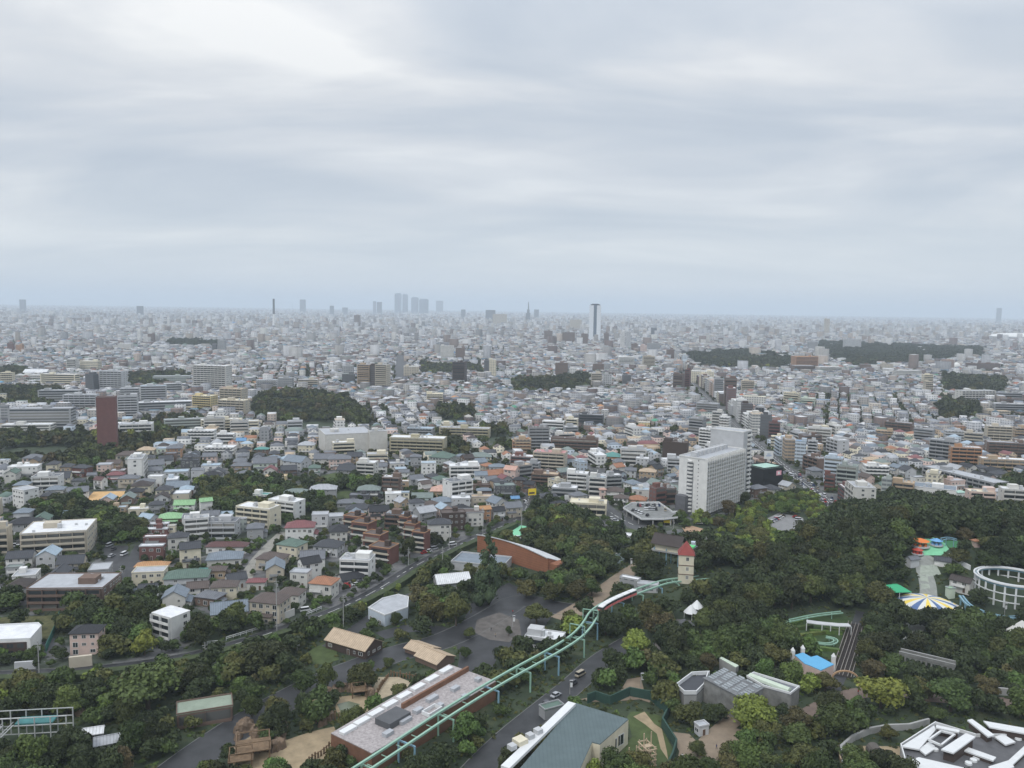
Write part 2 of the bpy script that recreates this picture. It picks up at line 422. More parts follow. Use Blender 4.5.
def ribbon(name, pts, w, mt, lift=.06, across=2, kerb=None):
 pts = resample(smooth(pts), 3.0)
 offs = [w * (k / across - .5) for k in range(across + 1)]
 rows = [side_pts(pts, o) for o in offs]
 mb = MB(); n = len(pts)
 vs = [(x, y, gz(x, y) + lift) for row in rows for x, y in row]
 mb.add(vs, [(k * n + i + 1, k * n + i, (k + 1) * n + i, (k + 1) * n + i + 1) for k in range(across) for i in range(n - 1)])
 if kerb:
  for o in (-w / 2 - .12, w / 2 + .12):
   A = side_pts(pts, o - .12); B = side_pts(pts, o + .12)
   vs = []
   for (ax, ay), (bx, by) in zip(A, B):
    z = gz((ax + bx) / 2, (ay + by) / 2)
    vs += [(ax, ay, z), (ax, ay, z + .16), (bx, by, z + .16), (bx, by, z)]
   fs = [(4 * i + k, 4 * i + k + 1, 4 * i + k + 5, 4 * i + k + 4) for i in range(len(A) - 1) for k in range(3)]
   mb.add(vs, fs, 1)
 o = mb.build(name, [mt, mat('kerb stone', (.15, .15, .145))]); structure(o); return pts
def sheet(name, poly, mt, lift=.05, subdiv=True):
 """flat paved or planted area draped over the ground"""
 me = bpy.data.meshes.new(name); import bmesh
 bm = bmesh.new(); bm.faces.new([bm.verts.new((x, y, 0)) for x, y in poly]); bmesh.ops.triangulate(bm, faces=bm.faces[:])
 for _ in range(4 if subdiv else 0):
  es = [e for e in bm.edges if e.calc_length() > 6]
  if not es: break
  bmesh.ops.subdivide_edges(bm, edges=es, cuts=1, use_grid_fill=False)
  bmesh.ops.triangulate(bm, faces=bm.faces[:])
 for v in bm.verts: v.co.z = gz(v.co.x, v.co.y) + lift
 bmesh.ops.recalc_face_normals(bm, faces=bm.faces[:])
 bm.to_mesh(me); bm.free(); me.materials.append(mt)
 return put(name, me)
ASPH = mat('asphalt', (.038, .039, .042), .5, .35, .15)
ASPH2 = mat('worn asphalt', (.085, .087, .09), .85, .25, .12)
PATH = mat('tan park paving', (.24, .19, .14), .9, .2, .2)
CONC = mat('concrete', (.32, .32, .31), .9, .2, .2)
_rm = {'avenue': ASPH2, 'curved_street': ASPH2, 'cross_street': ASPH2, 'forest_path': mat('dim gravel', (.13, .12, .11)), 'station_road': PATH, 'play_path': mat('grey paving', (.24, .25, .23)),
 'side_lane': mat('lane concrete', (.26, .25, .22)), 'slope_lane': ASPH, 'arch_path': mat('brown paving', (.16, .12, .10)), 'south_path': PATH, 'far_avenue': ASPH2}
ROADC = {}
_lift = .06
for k, (pts, w) in ROADS.items():
 _lift += .004
 nm = {'side_lane': 'lane', 'left_lane': 'lane', 'school_lane': 'lane', 'slope_lane': 'lane'}.get(k, k)
 ROADC[k] = ribbon(nm, pts, w, _rm.get(k, ASPH), _lift, 2, kerb=(k in ('avenue', 'curved_street', 'park_road', 'hedge_road', 'zoo_road')))
# painted lines on the streets
def dashes(name, pts, off, w, on, gap, lift):
 P = side_pts(pts, off); mb = MB(); acc = 0
 for (x0, y0), (x1, y1) in zip(P, P[1:]):
  d = math.hypot(x1 - x0, y1 - y0)
  if gap == 0 or (acc % (on + gap)) < on:
   nx, ny = -(y1 - y0) / d * w / 2, (x1 - x0) / d * w / 2
   za, zb = gz(x0, y0) + lift, gz(x1, y1) + lift
   mb.add([(x0 - nx, y0 - ny, za), (x0 + nx, y0 + ny, za), (x1 + nx, y1 + ny, zb), (x1 - nx, y1 - ny, zb)][::-1], [(0, 1, 2, 3)])
  acc += d
 structure(mb.build(name, mat('road paint', (.75, .75, .72), .7, .1)))
for off in (-2.8, 2.8): dashes('road_markings', ROADC['avenue'], off, .35, 5, 5, .16)
dashes('road_markings', ROADC['avenue'], 0, .3, 1, 0, .165)
dashes('road_markings', ROADC['curved_street'], 0, .3, 5, 4, .16)
dashes('road_markings', ROADC['hedge_road'], 0, .2, 3, 3, .15)
# ---------------------------------------------------------------- the far town as one mass (everything past the individually built blocks)
ROOFS = np.array([srgb(c) for c in ((150,152,158),(120,124,132),(96,98,106),(172,176,182),(205,208,212),(222,223,224),(110,96,90),(88,92,100),(134,140,150),(150,110,96),(92,118,132),(120,140,128),(190,186,178),(140,146,156),(104,108,118))])
WALLS = np.array([srgb(c) for c in ((214,212,206),(196,192,184),(226,226,224),(178,172,162),(160,156,152),(204,190,170),(150,126,110),(220,216,204),(186,188,192),(128,104,94),(206,208,212),(200,180,160))])
def district(x, y, size=330.0):
 i = np.floor(x / size + .25 * np.sin(y / 270.)).astype(int); j = np.floor(y / size + .25 * np.sin(x / 310.)).astype(int)
 return (np.abs((i * 73856093) ^ (j * 19349663)) // 7) % 5
ANG = [R(14), R(-22), R(33), R(2), R(-38)]
def lots(y0, y1, pitch, keep_fn=None, half=.80):
 """building lots in rows with lanes between them, turned per district"""
 out = []
 ext = y1 * 1.35
 for k, th in enumerate(ANG):
  n = int(2 * ext / pitch)
  ii, jj = np.meshgrid(np.arange(-n // 2, n // 2), np.arange(-n // 2, n // 2))
  u = ii * pitch + np.floor(ii / 7) * pitch * .45; v = jj * pitch * .95 + np.floor(jj / 2) * pitch * .42
  u = u.ravel(); v = v.ravel()
  c, s = math.cos(th), math.sin(th)
  x = c * u - s * v; y = s * u + c * v
  ok = (y > y0) & (y < y1) & (np.abs(x) < half * y + 60)
  x, y = x[ok], y[ok]
  ok = district(x, y) == k
  x, y = x[ok], y[ok]
  out.append(np.stack([x, y, np.full(len(x), th)], 1))
 return np.concatenate(out)
def mass_mesh(name, D, mats):
 """D columns: x y th a b h roof(0 flat,1 hip,2 gable) roof rgb wall rgb"""
 n = len(D)
 x, y, th, a, b, h, rt = D[:, :7].T
 c, s = np.cos(th), np.sin(th)
 def vert(u, v, z): return np.stack([x + c * u - s * v, y + s * u + c * v, z + 0 * x], 1)
 a2, b2 = a / 2, b / 2
 z0 = gh(x, y) - .5
 top = z0 + h
 rise = np.where(rt > 0, b2 * .55, 0.0)
 inset = np.where(rt == 1, np.minimum(b2, a2 * .8), 0.0)
 V = np.stack([vert(-a2, -b2, z0), vert(a2, -b2, z0), vert(a2, b2, z0), vert(-a2, b2, z0),
    vert(-a2, -b2, top), vert(a2, -b2, top), vert(a2, b2, top), vert(-a2, b2, top),
    vert(-a2 + inset, 0 * a, top + rise), vert(a2 - inset, 0 * a, top + rise)], 1)   # n,10,3
 q = np.array([(0, 1, 5, 4), (1, 2, 6, 5), (2, 3, 7, 6), (3, 0, 4, 7)])
 flat = np.where(rt == 0)[0]; pit = np.where(rt > 0)[0]
 base = np.arange(n) * 10
 quads = [(base[:, None, None] + q).reshape(-1, 4)]
 qc = [np.repeat(D[:, 10:13], 4, 0)]
 quads.append((base[flat][:, None] + np.array([4, 5, 6, 7]))); qc.append(D[flat, 7:10])
 quads.append((base[pit][:, None, None] + np.array([(4, 5, 9, 8), (6, 7, 8, 9)])).reshape(-1, 4)); qc.append(np.repeat(D[pit, 7:10], 2, 0))
 tris = (base[pit][:, None, None] + np.array([(5, 6, 9), (7, 4, 8)])).reshape(-1, 3)
 tcol = np.where((D[pit, 6] == 1)[:, None], D[pit, 7:10], D[pit, 10:13]); tcol = np.repeat(tcol, 2, 0)
 Q = np.concatenate(quads); QC = np.concatenate(qc)
 me = bpy.data.meshes.new(name)
 me.vertices.add(n * 10); me.vertices.foreach_set('co', V.reshape(-1))
 nl = len(Q) * 4 + len(tris) * 3
 me.loops.add(nl); me.loops.foreach_set('vertex_index', np.concatenate([Q.ravel(), tris.ravel()]).astype(np.int32))
 npoly = len(Q) + len(tris)
 me.polygons.add(npoly)
 st = np.concatenate([np.arange(len(Q)) * 4, len(Q) * 4 + np.arange(len(tris)) * 3]).astype(np.int32)
 me.polygons.foreach_set('loop_start', st)
 me.update(calc_edges=True)
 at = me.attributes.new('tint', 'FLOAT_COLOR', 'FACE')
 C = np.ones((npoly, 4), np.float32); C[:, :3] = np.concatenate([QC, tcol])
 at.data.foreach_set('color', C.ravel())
 me.materials.append(mats)
 o = bpy.data.objects.new(name, me); COL.objects.link(o); return o
def town_mat():
 mt = bpy.data.materials.new('town walls and roofs'); mt.use_nodes = True; nt = mt.node_tree
 b = nt.nodes['Principled BSDF']; b.inputs['Roughness'].default_value = .75
 at = N(nt, 'ShaderNodeAttribute', attribute_name='tint')
 facade_nodes(nt, b, at.outputs['Color'], 3.1, 2.9, .5, .45, .10, False, keep=1)
 return mt
def rand_pal(pal, n, jit=.12, w=None):
 idx = rng.choice(len(pal), n, p=w)
 return np.clip(pal[idx] * (1 + rng.normal(0, jit, (n, 1))), .01, .85)
def furnish(P, pitch, tall, big):
 n = len(P)
 a = pitch * rng.uniform(.58, .88, n); b = pitch * rng.uniform(.5, .78, n)
 h = rng.choice([5.6, 6.2, 6.8, 8.6, 9.5], n, p=[.25, .3, .2, .15, .1])
 rt = rng.choice([0, 1, 2], n, p=[.34, .36, .30]).astype(float)
 t = rng.random(n) < big
 a[t] *= rng.uniform(1.1, 1.9, t.sum()); b[t] *= rng.uniform(1.0, 1.35, t.sum()); h[t] = rng.uniform(8, 16, t.sum()); rt[t] = 0
 t = rng.random(n) < tall
 h[t] = rng.uniform(16, 38, t.sum()); rt[t] = 0; a[t] = rng.uniform(14, 30, t.sum()); b[t] = rng.uniform(11, 16, t.sum())
 D = np.zeros((n, 13)); D[:, :3] = P; D[:, 0] += rng.normal(0, pitch * .06, n); D[:, 1] += rng.normal(0, pitch * .06, n)
 D[:, 2] += rng.normal(0, .06, n) + rng.choice([0, math.pi / 2], n)
 D[:, 3], D[:, 4], D[:, 5], D[:, 6] = a, b, h, rt
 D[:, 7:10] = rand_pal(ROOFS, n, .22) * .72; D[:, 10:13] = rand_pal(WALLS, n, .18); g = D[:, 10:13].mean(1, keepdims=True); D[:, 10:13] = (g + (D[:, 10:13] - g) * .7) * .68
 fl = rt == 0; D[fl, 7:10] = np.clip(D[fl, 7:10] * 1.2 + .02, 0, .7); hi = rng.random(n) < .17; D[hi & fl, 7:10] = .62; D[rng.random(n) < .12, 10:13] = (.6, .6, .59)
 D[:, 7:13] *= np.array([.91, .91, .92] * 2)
 sat = rng.random(n) < .024
 D[sat, 7:10] = rand_pal(np.array([srgb(c) for c in ((70,130,180),(190,120,90),(90,160,130),(200,150,110),(120,60,55),(110,170,200))]), sat.sum()) * .75
 return D
# ---------------------------------------------------------------- buildings
COLR = {  # roof colours
 'grey': (112,116,124), 'dark grey': (70,73,80), 'charcoal': (48,50,56), 'light grey': (172,176,182), 'white': (222,224,226), 'blue grey': (120,134,148),
 'pale blue': (158,182,200), 'brown': (98,84,78), 'dark brown': (70,60,57), 'red': (140,78,80), 'maroon': (104,66,64), 'terracotta': (176,112,76), 'orange': (200,140,84),
 'green': (92,120,106), 'pale green': (140,196,132), 'teal': (84,156,148), 'mint': (160,205,185), 'pink': (205,132,132), 'salmon': (214,160,138), 'tan': (196,168,134), 'bright blue': (90,150,205), 'greenish grey': (122,138,132), 'cream': (222,212,180), 'mossy': (140,156,134)}
COLW = {  # wall colours
 'white': (226,225,220), 'off-white': (208,205,196), 'cream': (224,212,178), 'beige': (198,184,158), 'tan': (190,158,120), 'grey': (158,160,162), 'light grey': (190,192,194),
 'brown': (126,98,82), 'dark brown': (84,66,58), 'brick red': (132,78,66), 'red brown': (128,78,72), 'pink': (222,186,170), 'pale green': (196,214,188), 'dark grey': (92,94,98), 'pale blue': (186,202,216), 'yellow': (226,200,130),
 'olive': (186,174,134), 'greenish grey': (168,178,170), 'orange': (196,134,86), 'black': (34,36,40), 'blue': (96,140,196)}
def _dull(c, k, v):
 g = sum(c) / 3; return tuple((g + (q - g) * k) * v for q in c)
COLR = {k: _dull(c, .72, .95) for k, c in COLR.items()}; COLW = {k: _dull(c, .66, .95) for k, c in COLW.items()}
def RM(c): return mat(c + ' roofing', srgb(COLR[c]), .7, .14, .35)
def RT_(c): return mat(c + ' roof tiles', srgb(COLR[c]), .65, .16, .6, stripe=(0, .9, .35))
def RS_(c): return mat(c + ' seamed sheet roof', srgb(COLR[c]), .5, .1, .3, stripe=(0, .6, .3))
def WM(c): return mat(c + ' wall', srgb(COLW[c]), .85, .10, .35)
def box_px(cx, cy, a, b, th, h, ridge=0.0, z0=None):
 z0 = gz(cx, cy) if z0 is None else z0
 c, s = math.cos(th), math.sin(th); P = []
 for u in (-a / 2, a / 2):
  for v in (-b / 2, b / 2):
   x, y = cx + c * u - s * v, cy + s * u + c * v
   P.append(proj((x, y, z0))); P.append(proj((x, y, z0 + h - ridge)))
 if ridge:
  for u in (-a / 2, a / 2): P.append(proj((cx + c * u, cy + s * u, z0 + h)))
 xs = [p[0] for p in P]; ys = [p[1] for p in P]
 return min(xs), min(ys), max(xs), max(ys)
def fit(x0, y0, x1, y1, th, ratio, ridge=0.0, hmin=2.8, hmax=400):
 """centre, length, width and height of a box on the ground whose outline spans the measured extent (b = a * ratio)"""
 gx_, gy_ = G((x0 + x1) / 2, y1)
 s0 = (x1 - x0) / FPX * gy_
 p = np.array([gx_, gy_ + s0 * .35, max(s0 * .75, 3), max((y1 - y0) / FPX * gy_ * .8, hmin)])
 tgt = np.array([x0, y0, x1, y1])
 def f(q): return np.array(box_px(q[0], q[1], q[2], q[2] * ratio, th, q[3], min(ridge * q[2] * ratio * .5, q[3] * .45)))
 for _ in range(25):
  e = f(p) - tgt
  if np.abs(e).max() < .05: break
  J = np.zeros((4, 4))
  for k in range(4):
   d = p.copy(); d[k] += .05; J[:, k] = (f(d) - f(p)) / .05
  try: st = np.linalg.solve(J, e)
  except Exception: break
  p = p - np.clip(st, -15 - p[1] * .1, 15 + p[1] * .1)
  p[2] = max(p[2], 3); p[3] = min(max(p[3], hmin), hmax)
 return float(p[0]), float(p[1]), float(p[2]), float(p[2] * ratio), float(p[3])

# one window: pane and light frame, scaled to its opening; faces -Y
def window_mesh(kind=0, frame=None):
 key = ('win', kind, frame.name if frame else None)
 if key in MATS: return MATS[key]
 mb = MB(); mb.box(-.5, -.035, 0, .5, 0, 1, 0)
 for x0, z0, x1, z1 in ((-.54, -.05, -.46, 1.05), (.46, -.05, .54, 1.05), (-.46, -.05, .46, .03), (-.46, .97, .46, 1.05), (-.03, .03, .03, .97)):
  mb.box(x0, -.07, z0, x1, 0, z1, 1)
 MATS[key] = mb.mesh('window', [glass_mat(), frame or mat('window frame', (.6, .6, .58), .5)]); return MATS[key]
def gable_roof(a, b, h, over=.55, th=.22, vertical_ridge=0):
 """two slabs with overhang; local origin at wall-top centre"""
 mb = MB(); A = a / 2 + over * .7; B = b / 2 + over; e = -over * h / (b / 2)
 for s in (-1, 1):
  mb.add([(-A, s * B, e), (A, s * B, e), (A, 0, h), (-A, 0, h), (-A, s * B, e + th), (A, s * B, e + th), (A, 0, h + th), (-A, 0, h + th)],
   [(0, 1, 5, 4), (1, 2, 6, 5), (3, 0, 4, 7), (4, 5, 6, 7), (3, 2, 1, 0)] if s < 0 else [(1, 0, 4, 5), (2, 1, 5, 6), (0, 3, 7, 4), (7, 6, 5, 4), (0, 1, 2, 3)])
 mb.box(-A, -.14, h + th - .05, A, .14, h + th + .12)
 return mb
def hip_roof(a, b, h, over=.55, th=.2):
 mb = MB(); A, B = a / 2 + over, b / 2 + over; r = max(A - B, .15)
 mb.add([(-A, -B, 0), (A, -B, 0), (A, B, 0), (-A, B, 0), (-A, -B, th), (A, -B, th), (A, B, th), (-A, B, th), (-r, 0, h + th), (r, 0, h + th)],
  [(3, 2, 1, 0), (0, 1, 5, 4), (1, 2, 6, 5), (2, 3, 7, 6), (3, 0, 4, 7), (4, 5, 9, 8), (6, 7, 8, 9), (5, 6, 9), (7, 4, 8)])
 mb.box(-r, -.12, h + th - .08, r, .12, h + th + .1)
 return mb
def flat_roof(a, b, over=.12, par=.5, deck=1):
 mb = MB(); A, B = a / 2 + over, b / 2 + over; t = .25
 mb.box(-A, -B, 0, A, B, .18, 1)
 for x0, y0, x1, y1 in ((-A, -B, A, -B + t), (-A, B - t, A, B), (-A, -B + t, -A + t, B - t), (A - t, -B + t, A, B - t)):
  mb.box(x0, y0, .18, x1, y1, par, 0)
 return mb
def visible_sides(cx, cy, th):
 """(index, outward angle) of the sides of a turned box that face the viewpoint: 0 front -y, 1 right +x, 2 back +y, 3 left -x"""
 out = []
 for k, n in enumerate((th - math.pi / 2, th, th + math.pi / 2, th + math.pi)):
  if math.cos(n) * -cx + math.sin(n) * -cy > .06 * math.hypot(cx, cy): out.append((k, n))
 return out
def side_frame(k, a, b):
 """centre of side k, its along direction and length, in the box's own axes, and the turn for things facing -Y"""
 return {0: ((0, -b / 2), (1, 0), a, 0), 1: ((a / 2, 0), (0, 1), b, math.pi / 2), 2: ((0, b / 2), (-1, 0), a, math.pi), 3: ((-a / 2, 0), (0, -1), b, -math.pi / 2)}[k]
def make_house(cx, cy, a, b, h, th, roof, rc, wc, desc=None, cat='house', name='house', group=None, wing=None, mark=None, rs=None, win=True, balc=None):
 rs = rs or random.Random(int(cx * 31 + cy * 17)); z = gz(cx, cy)
 if b > a: a, b, th = b, a, th + math.pi / 2
 mark_rect(cx, cy, a, b, th, 1, .9)
 rt = root(name, (cx, cy, z), th)
 rise = 0 if roof == 'flat' else min(b * .5 * (.52 if roof == 'hip' else .58), h * .42)
 hw = h - rise - .2
 W = MB(); W.box(-a / 2, -b / 2, -.6, a / 2, b / 2, hw)
 if roof == 'gable':
  for s in (-1, 1):
   x = s * a / 2; x2 = x - s * .2
   W.add([(x, -b / 2, hw), (x, b / 2, hw), (x, 0, hw + rise), (x2, -b / 2, hw), (x2, b / 2, hw), (x2, 0, hw + rise)], [(0, 1, 2), (5, 4, 3), (0, 2, 5, 3), (1, 4, 5, 2)])
 vis = visible_sides(cx, cy, th)
 front = max(vis, key=lambda t: side_frame(t[0], a, b)[2])[0] if vis else 0
 # a lower wing on the visible long side
 if wing is None: wing = rs.random() < .55 and a > 7 and roof != 'flat'
 rm = RM(rc) if roof == 'flat' else RT_(rc)
 if wing and vis:
  k = rs.choice(vis)[0]; (sx_, sy_), (dx, dy), ln, rot = side_frame(k, a, b)
  wl = ln * rs.uniform(.45, .8); wd = rs.uniform(1.2, 2.2); wo_ = rs.uniform(-1, 1) * (ln - wl) * .4; wh = min(2.9, hw * .5)
  ox, oy = {0: (0, -1), 1: (1, 0), 2: (0, 1), 3: (-1, 0)}[k]
  c0 = (sx_ + dx * wo_ + ox * wd / 2, sy_ + dy * wo_ + oy * wd / 2)
  hx, hy = (wl / 2, wd / 2) if k in (0, 2) else (wd / 2, wl / 2)
  W.box(c0[0] - hx, c0[1] - hy, -.6, c0[0] + hx, c0[1] + hy, wh)
  wr = MB(); hx += .4; hy += .4; i_, o_ = .95, .12
  vs = []
  for zz in (0, .18):
   for (u, v) in ((-hx, -hy), (hx, -hy), (hx, hy), (-hx, hy)):
    inner = (u * ox < -.01 or v * oy < -.01)
    vs.append((c0[0] + u, c0[1] + v, wh + zz + (i_ if inner else 0)))
  wr.add(vs, [(0, 1, 5, 4), (1, 2, 6, 5), (2, 3, 7, 6), (3, 0, 4, 7), (4, 5, 6, 7), (3, 2, 1, 0)])
  wr.build('lower_roof', rm, rt)
  wingk = (k, wo_, wl, wh)
 else: wingk = None
 W.build('wall', WM(wc), rt)
 if roof == 'gable': rb = gable_roof(a, b, rise)
 elif roof == 'hip': rb = hip_roof(a, b, rise)
 else: rb = flat_roof(a, b, .15, .55)
 if roof == 'flat':
  ro = rb.build('roof', [WM(wc) if rs.random() < .6 else RM('light grey'), rm], rt, (0, 0, hw))
  if a > 9 and rs.random() < .6:
   s = MB(); s.box(-1.4, -1.6, .18, 1.4, 1.6, 2.5); s.build('stair_housing', WM(wc), rt, (a * rs.uniform(-.3, .3), b * .15, hw))
 else: rb.build('roof', rm, rt, (0, 0, hw))
 # openings on the sides one can see
 if win:
  fl = max(1, int(round(hw / 2.95))); fh = hw / fl
  for k, n in vis:
   (sx_, sy_), (dx, dy), ln, rot = side_frame(k, a, b)
   nb = max(1, int(ln / rs.uniform(2.7, 3.4)))
   for f in range(fl):
    for i in range(nb):
     if rs.random() < .16: continue
     t = ((i + .5) / nb - .5) * ln * .92
     z0 = f * fh + fh * .32
     if wingk and f == 0 and wingk[0] == k and abs(t - wingk[1]) < wingk[2] / 2 + .8: continue
     wd = rs.choice((.9, 1.5, 1.8)) ; hh = rs.choice((1.0, 1.3, 1.3)) if wd < 1.6 else rs.choice((1.2, 1.8))
     if f == 0 and k == front and i == nb // 2 and not wingk:
      put('door', door_mesh(), rt, (sx_ + dx * t, sy_ + dy * t, 0), rot); continue
     if hh > 1.5: z0 -= .55
     put('window', window_mesh(), rt, (sx_ + dx * t, sy_ + dy * t, z0), rot, (wd, 1, hh))
  if wingk:
   k, wo_, wl, wh = wingk; (sx_, sy_), (dx, dy), ln, rot = side_frame(k, a, b); ox, oy = {0: (0, -1), 1: (1, 0), 2: (0, 1), 3: (-1, 0)}[k]
   nb = max(1, int(wl / 3))
   for i in range(nb):
    t = wo_ + ((i + .5) / nb - .5) * wl * .9
    X, Y = sx_ + dx * t + ox * wd_of(c0, k, a, b), sy_ + dy * t + oy * wd_of(c0, k, a, b)
    if i == 0: put('door', door_mesh(), rt, (X, Y, 0), rot)
    else: put('window', window_mesh(), rt, (X, Y, .7), rot, (1.5, 1, 1.3))
  if balc is None: balc = fl >= 2 and rs.random() < .5
  if balc:
   k = front; (sx_, sy_), (dx, dy), ln, rot = side_frame(k, a, b)
   bl = ln * rs.uniform(.4, .7); mb = MB(); mb.box(-bl / 2, -1.25, 0, bl / 2, 0, .15); mb.box(-bl / 2, -1.25, .15, bl / 2, -1.15, 1.1)
   mb.box(-bl / 2, -1.15, .15, -bl / 2 + .1, 0, 1.1); mb.box(bl / 2 - .1, -1.15, .15, bl / 2, 0, 1.1)
   t = rs.uniform(-1, 1) * (ln - bl) * .4
   mb.build('balcony', WM(rs.choice((wc, 'white', 'grey'))), rt, (sx_ + dx * t, sy_ + dy * t, fh), rot)
 st = {'gable': 'gable-roofed', 'hip': 'hip-roofed', 'flat': 'flat-roofed'}[roof]
 storey = 'single-storey' if hw < 4.2 else ('two-storey' if hw < 7.5 else 'three-storey')
 thing(rt, desc or f'{storey} {wc} {name.replace("_", " ")} under a {rc} {roof} roof', cat, group, mark)
 return rt
def wd_of(c0, k, a, b):
 # how far the wing's outer face stands off the house wall
 return {0: abs(c0[1]) - b / 2, 1: abs(c0[0]) - a / 2, 2: abs(c0[1]) - b / 2, 3: abs(c0[0]) - a / 2}[k] * 2
def door_mesh():
 if 'doorm' not in MATS:
  mb = MB(); mb.box(-.5, -.05, 0, .5, 0, 2.1, 0); mb.box(-.58, -.08, 0, -.5, 0, 2.18, 1); mb.box(.5, -.08, 0, .58, 0, 2.18, 1); mb.box(-.5, -.08, 2.1, .5, 0, 2.18, 1)
  MATS['doorm'] = mb.mesh('door', [mat('door paint', (.12, .08, .06), .6), mat('window frame', (.6, .6, .58), .5)])
 return MATS['doorm']
def make_block(cx, cy, a, b, h, th, rc='light grey', wc='white', desc=None, mode='auto', name='apartment_building', cat='apartment building', group=None, mark=None,
   floors=None, balc_side=None, tank=True, detail=None, fac=None, rs=None, z=None, par=.6, wcolor=None):
 """flat-roofed block: wall, roof with parapet, roof boxes, and by size balconies and windows or a far facade pattern"""
 rs = rs or random.Random(int(cx * 13 + cy * 7)); z = gz(cx, cy) if z is None else z
 if b > a: a, b, th = b, a, th + math.pi / 2
 mark_rect(cx, cy, a, b, th, 1, 2)
 rt = root(name, (cx, cy, z), th)
 x0, y0, x1, y1 = box_px(cx, cy, a, b, th, h)
 big = (x1 - x0) * (y1 - y0)
 fl = floors or max(1, int(round(h / 3.0))); fh = h / fl
 if detail is None: detail = 2 if big > 420 else (1 if big > 130 else 0)
 vis = visible_sides(cx, cy, th)
 W = MB(); W.box(-a / 2, -b / 2, -.6, a / 2, b / 2, h)
 if detail == 2: wm = WM(wc)
 else: wm = facade_mat(f'{wc} facade {"wide" if mode == "band" else "windows"}', srgb(COLW[wc]), 3.2, fh if False else 3.0, .55, .5, .12, mode == 'band')
 W.build('wall', wm, rt)
 rb = flat_roof(a, b, .1, par); rb.build('roof', [WM(wc) if detail else mat('parapet', (.5, .5, .5)), RM(rc)], rt, (0, 0, h))
 if tank and (detail or h > 15):
  s = MB(); w_ = min(b * .28, 3); s.box(-w_ * 1.2, -w_, .18, w_ * 1.2, w_, 2.8); s.build('stair_housing', WM(wc), rt, (a * rs.uniform(-.35, .35), b * rs.uniform(-.1, .15), h))
  if big > 300:
   s = MB(); s.cyl(0, 0, .9, 2.6, 1.1, n=10); s.box(-.9, -.9, .18, .9, .9, .9); s.build('water_tank', WM('light grey'), rt, (a * rs.uniform(-.3, .3), -b * .15, h))
   for i in range(rs.randint(2, 4)):
    s = MB(); s.box(-.6, -.45, .18, .6, .45, 1.2); s.build('roof_vent', WM('light grey'), rt, (a * rs.uniform(-.42, .42), b * rs.uniform(-.38, .38), h))
 longs = [k for k, n in vis if k in ((0, 2))]
 if detail >= 1 and mode != 'plain' and mode != 'band':
  bs = [balc_side] if balc_side is not None else (longs[:1] if mode in ('auto', 'balcony') else [])
  for k in bs:
   (sx_, sy_), (dx, dy), ln, rot = side_frame(k, a, b)
   off = (0, -1, 0, 1)[k] if False else 0
   for f in range(fl):
    mb = MB(); d = 1.3; bl = ln * .95
    mb.box(-bl / 2, -d, 0, bl / 2, 0, .16); mb.box(-bl / 2, -d, .16, bl / 2, -d + .12, 1.1)
    if detail == 2:
     nb = max(2, int(ln / 5.5))
     for i in range(nb + 1):
      u = -bl / 2 + bl * i / nb; u0, u1 = (u, u + .12) if i == 0 else ((u - .12, u) if i == nb else (u - .06, u + .06))
      mb.box(u0, -d + .12, .16, u1, 0, fh - .05)
    mb.build('balcony', WM(wcolor or wc), rt, (sx_, sy_, f * fh + .02), rot)
    g = MB(); g.box(-bl / 2 + .3, -.06, .9 if detail < 2 else .2, bl / 2 - .3, 0, fh - .7, 0); g.build('window', glass_mat(), rt, (sx_, sy_, f * fh), rot)
 else: bs = []
 if detail == 2:
  for k, n in vis:
   if k in bs: continue
   (sx_, sy_), (dx, dy), ln, rot = side_frame(k, a, b)
   nb = max(1, int(ln / 3.1)) if mode != 'plain' else 0
   if nb * fl > 84: nb = max(1, 84 // fl)
   if mode == 'band':
    for f in range(fl):
     g = MB(); g.box(-ln * .47, -.06, 1.0, ln * .47, 0, fh - .55, 0); g.build('window_band', glass_mat(), rt, (sx_, sy_, f * fh), rot)
    continue
   for f in range(fl):
    for i in range(nb):
     if rs.random() < .1 or (bs and ln < 15 and i % 2 == 0): continue
     t = ((i + .5) / nb - .5) * ln * .92
     put('window', window_mesh(), rt, (sx_ + dx * t, sy_ + dy * t, f * fh + .9), rot, (min(1.7, ln / nb * .55), 1, min(1.4, fh - 1.3)))
 n_ = {1: 'single-storey', 2: 'two-storey', 3: 'three-storey', 4: 'four-storey', 5: 'five-storey', 6: 'six-storey', 7: 'seven-storey', 8: 'eight-storey'}.get(fl, 'high-rise' if fl > 12 else 'mid-rise')
 thing(rt, desc or f'{n_} {wc} {cat} with a {rc} flat roof', cat, group, mark)
 return rt
def zb(r, x0, y0, x1, y1): return (*Z(r, x0, y0), *Z(r, x1, y1))
def H(r, x0, y0, x1, y1, th, ratio, roof, rc, wc, desc=None, **kw):
 X0, Y0, X1, Y1 = zb(r, x0, y0, x1, y1)
 cx, cy, a, b, h = fit(X0, Y0, X1, Y1, R(th), ratio, 0 if roof == 'flat' else .55, 3.2, 12)
 return make_house(cx, cy, a, b, h, R(th), roof, rc, wc, desc, **kw)
def B(r, x0, y0, x1, y1, th, ratio, rc, wc, desc=None, **kw):
 X0, Y0, X1, Y1 = zb(r, x0, y0, x1, y1)
 cx, cy, a, b, h = fit(X0, Y0, X1, Y1, R(th), ratio, 0, 3.2, 400)
 return make_block(cx, cy, a, b, h, R(th), rc, wc, desc, **kw)
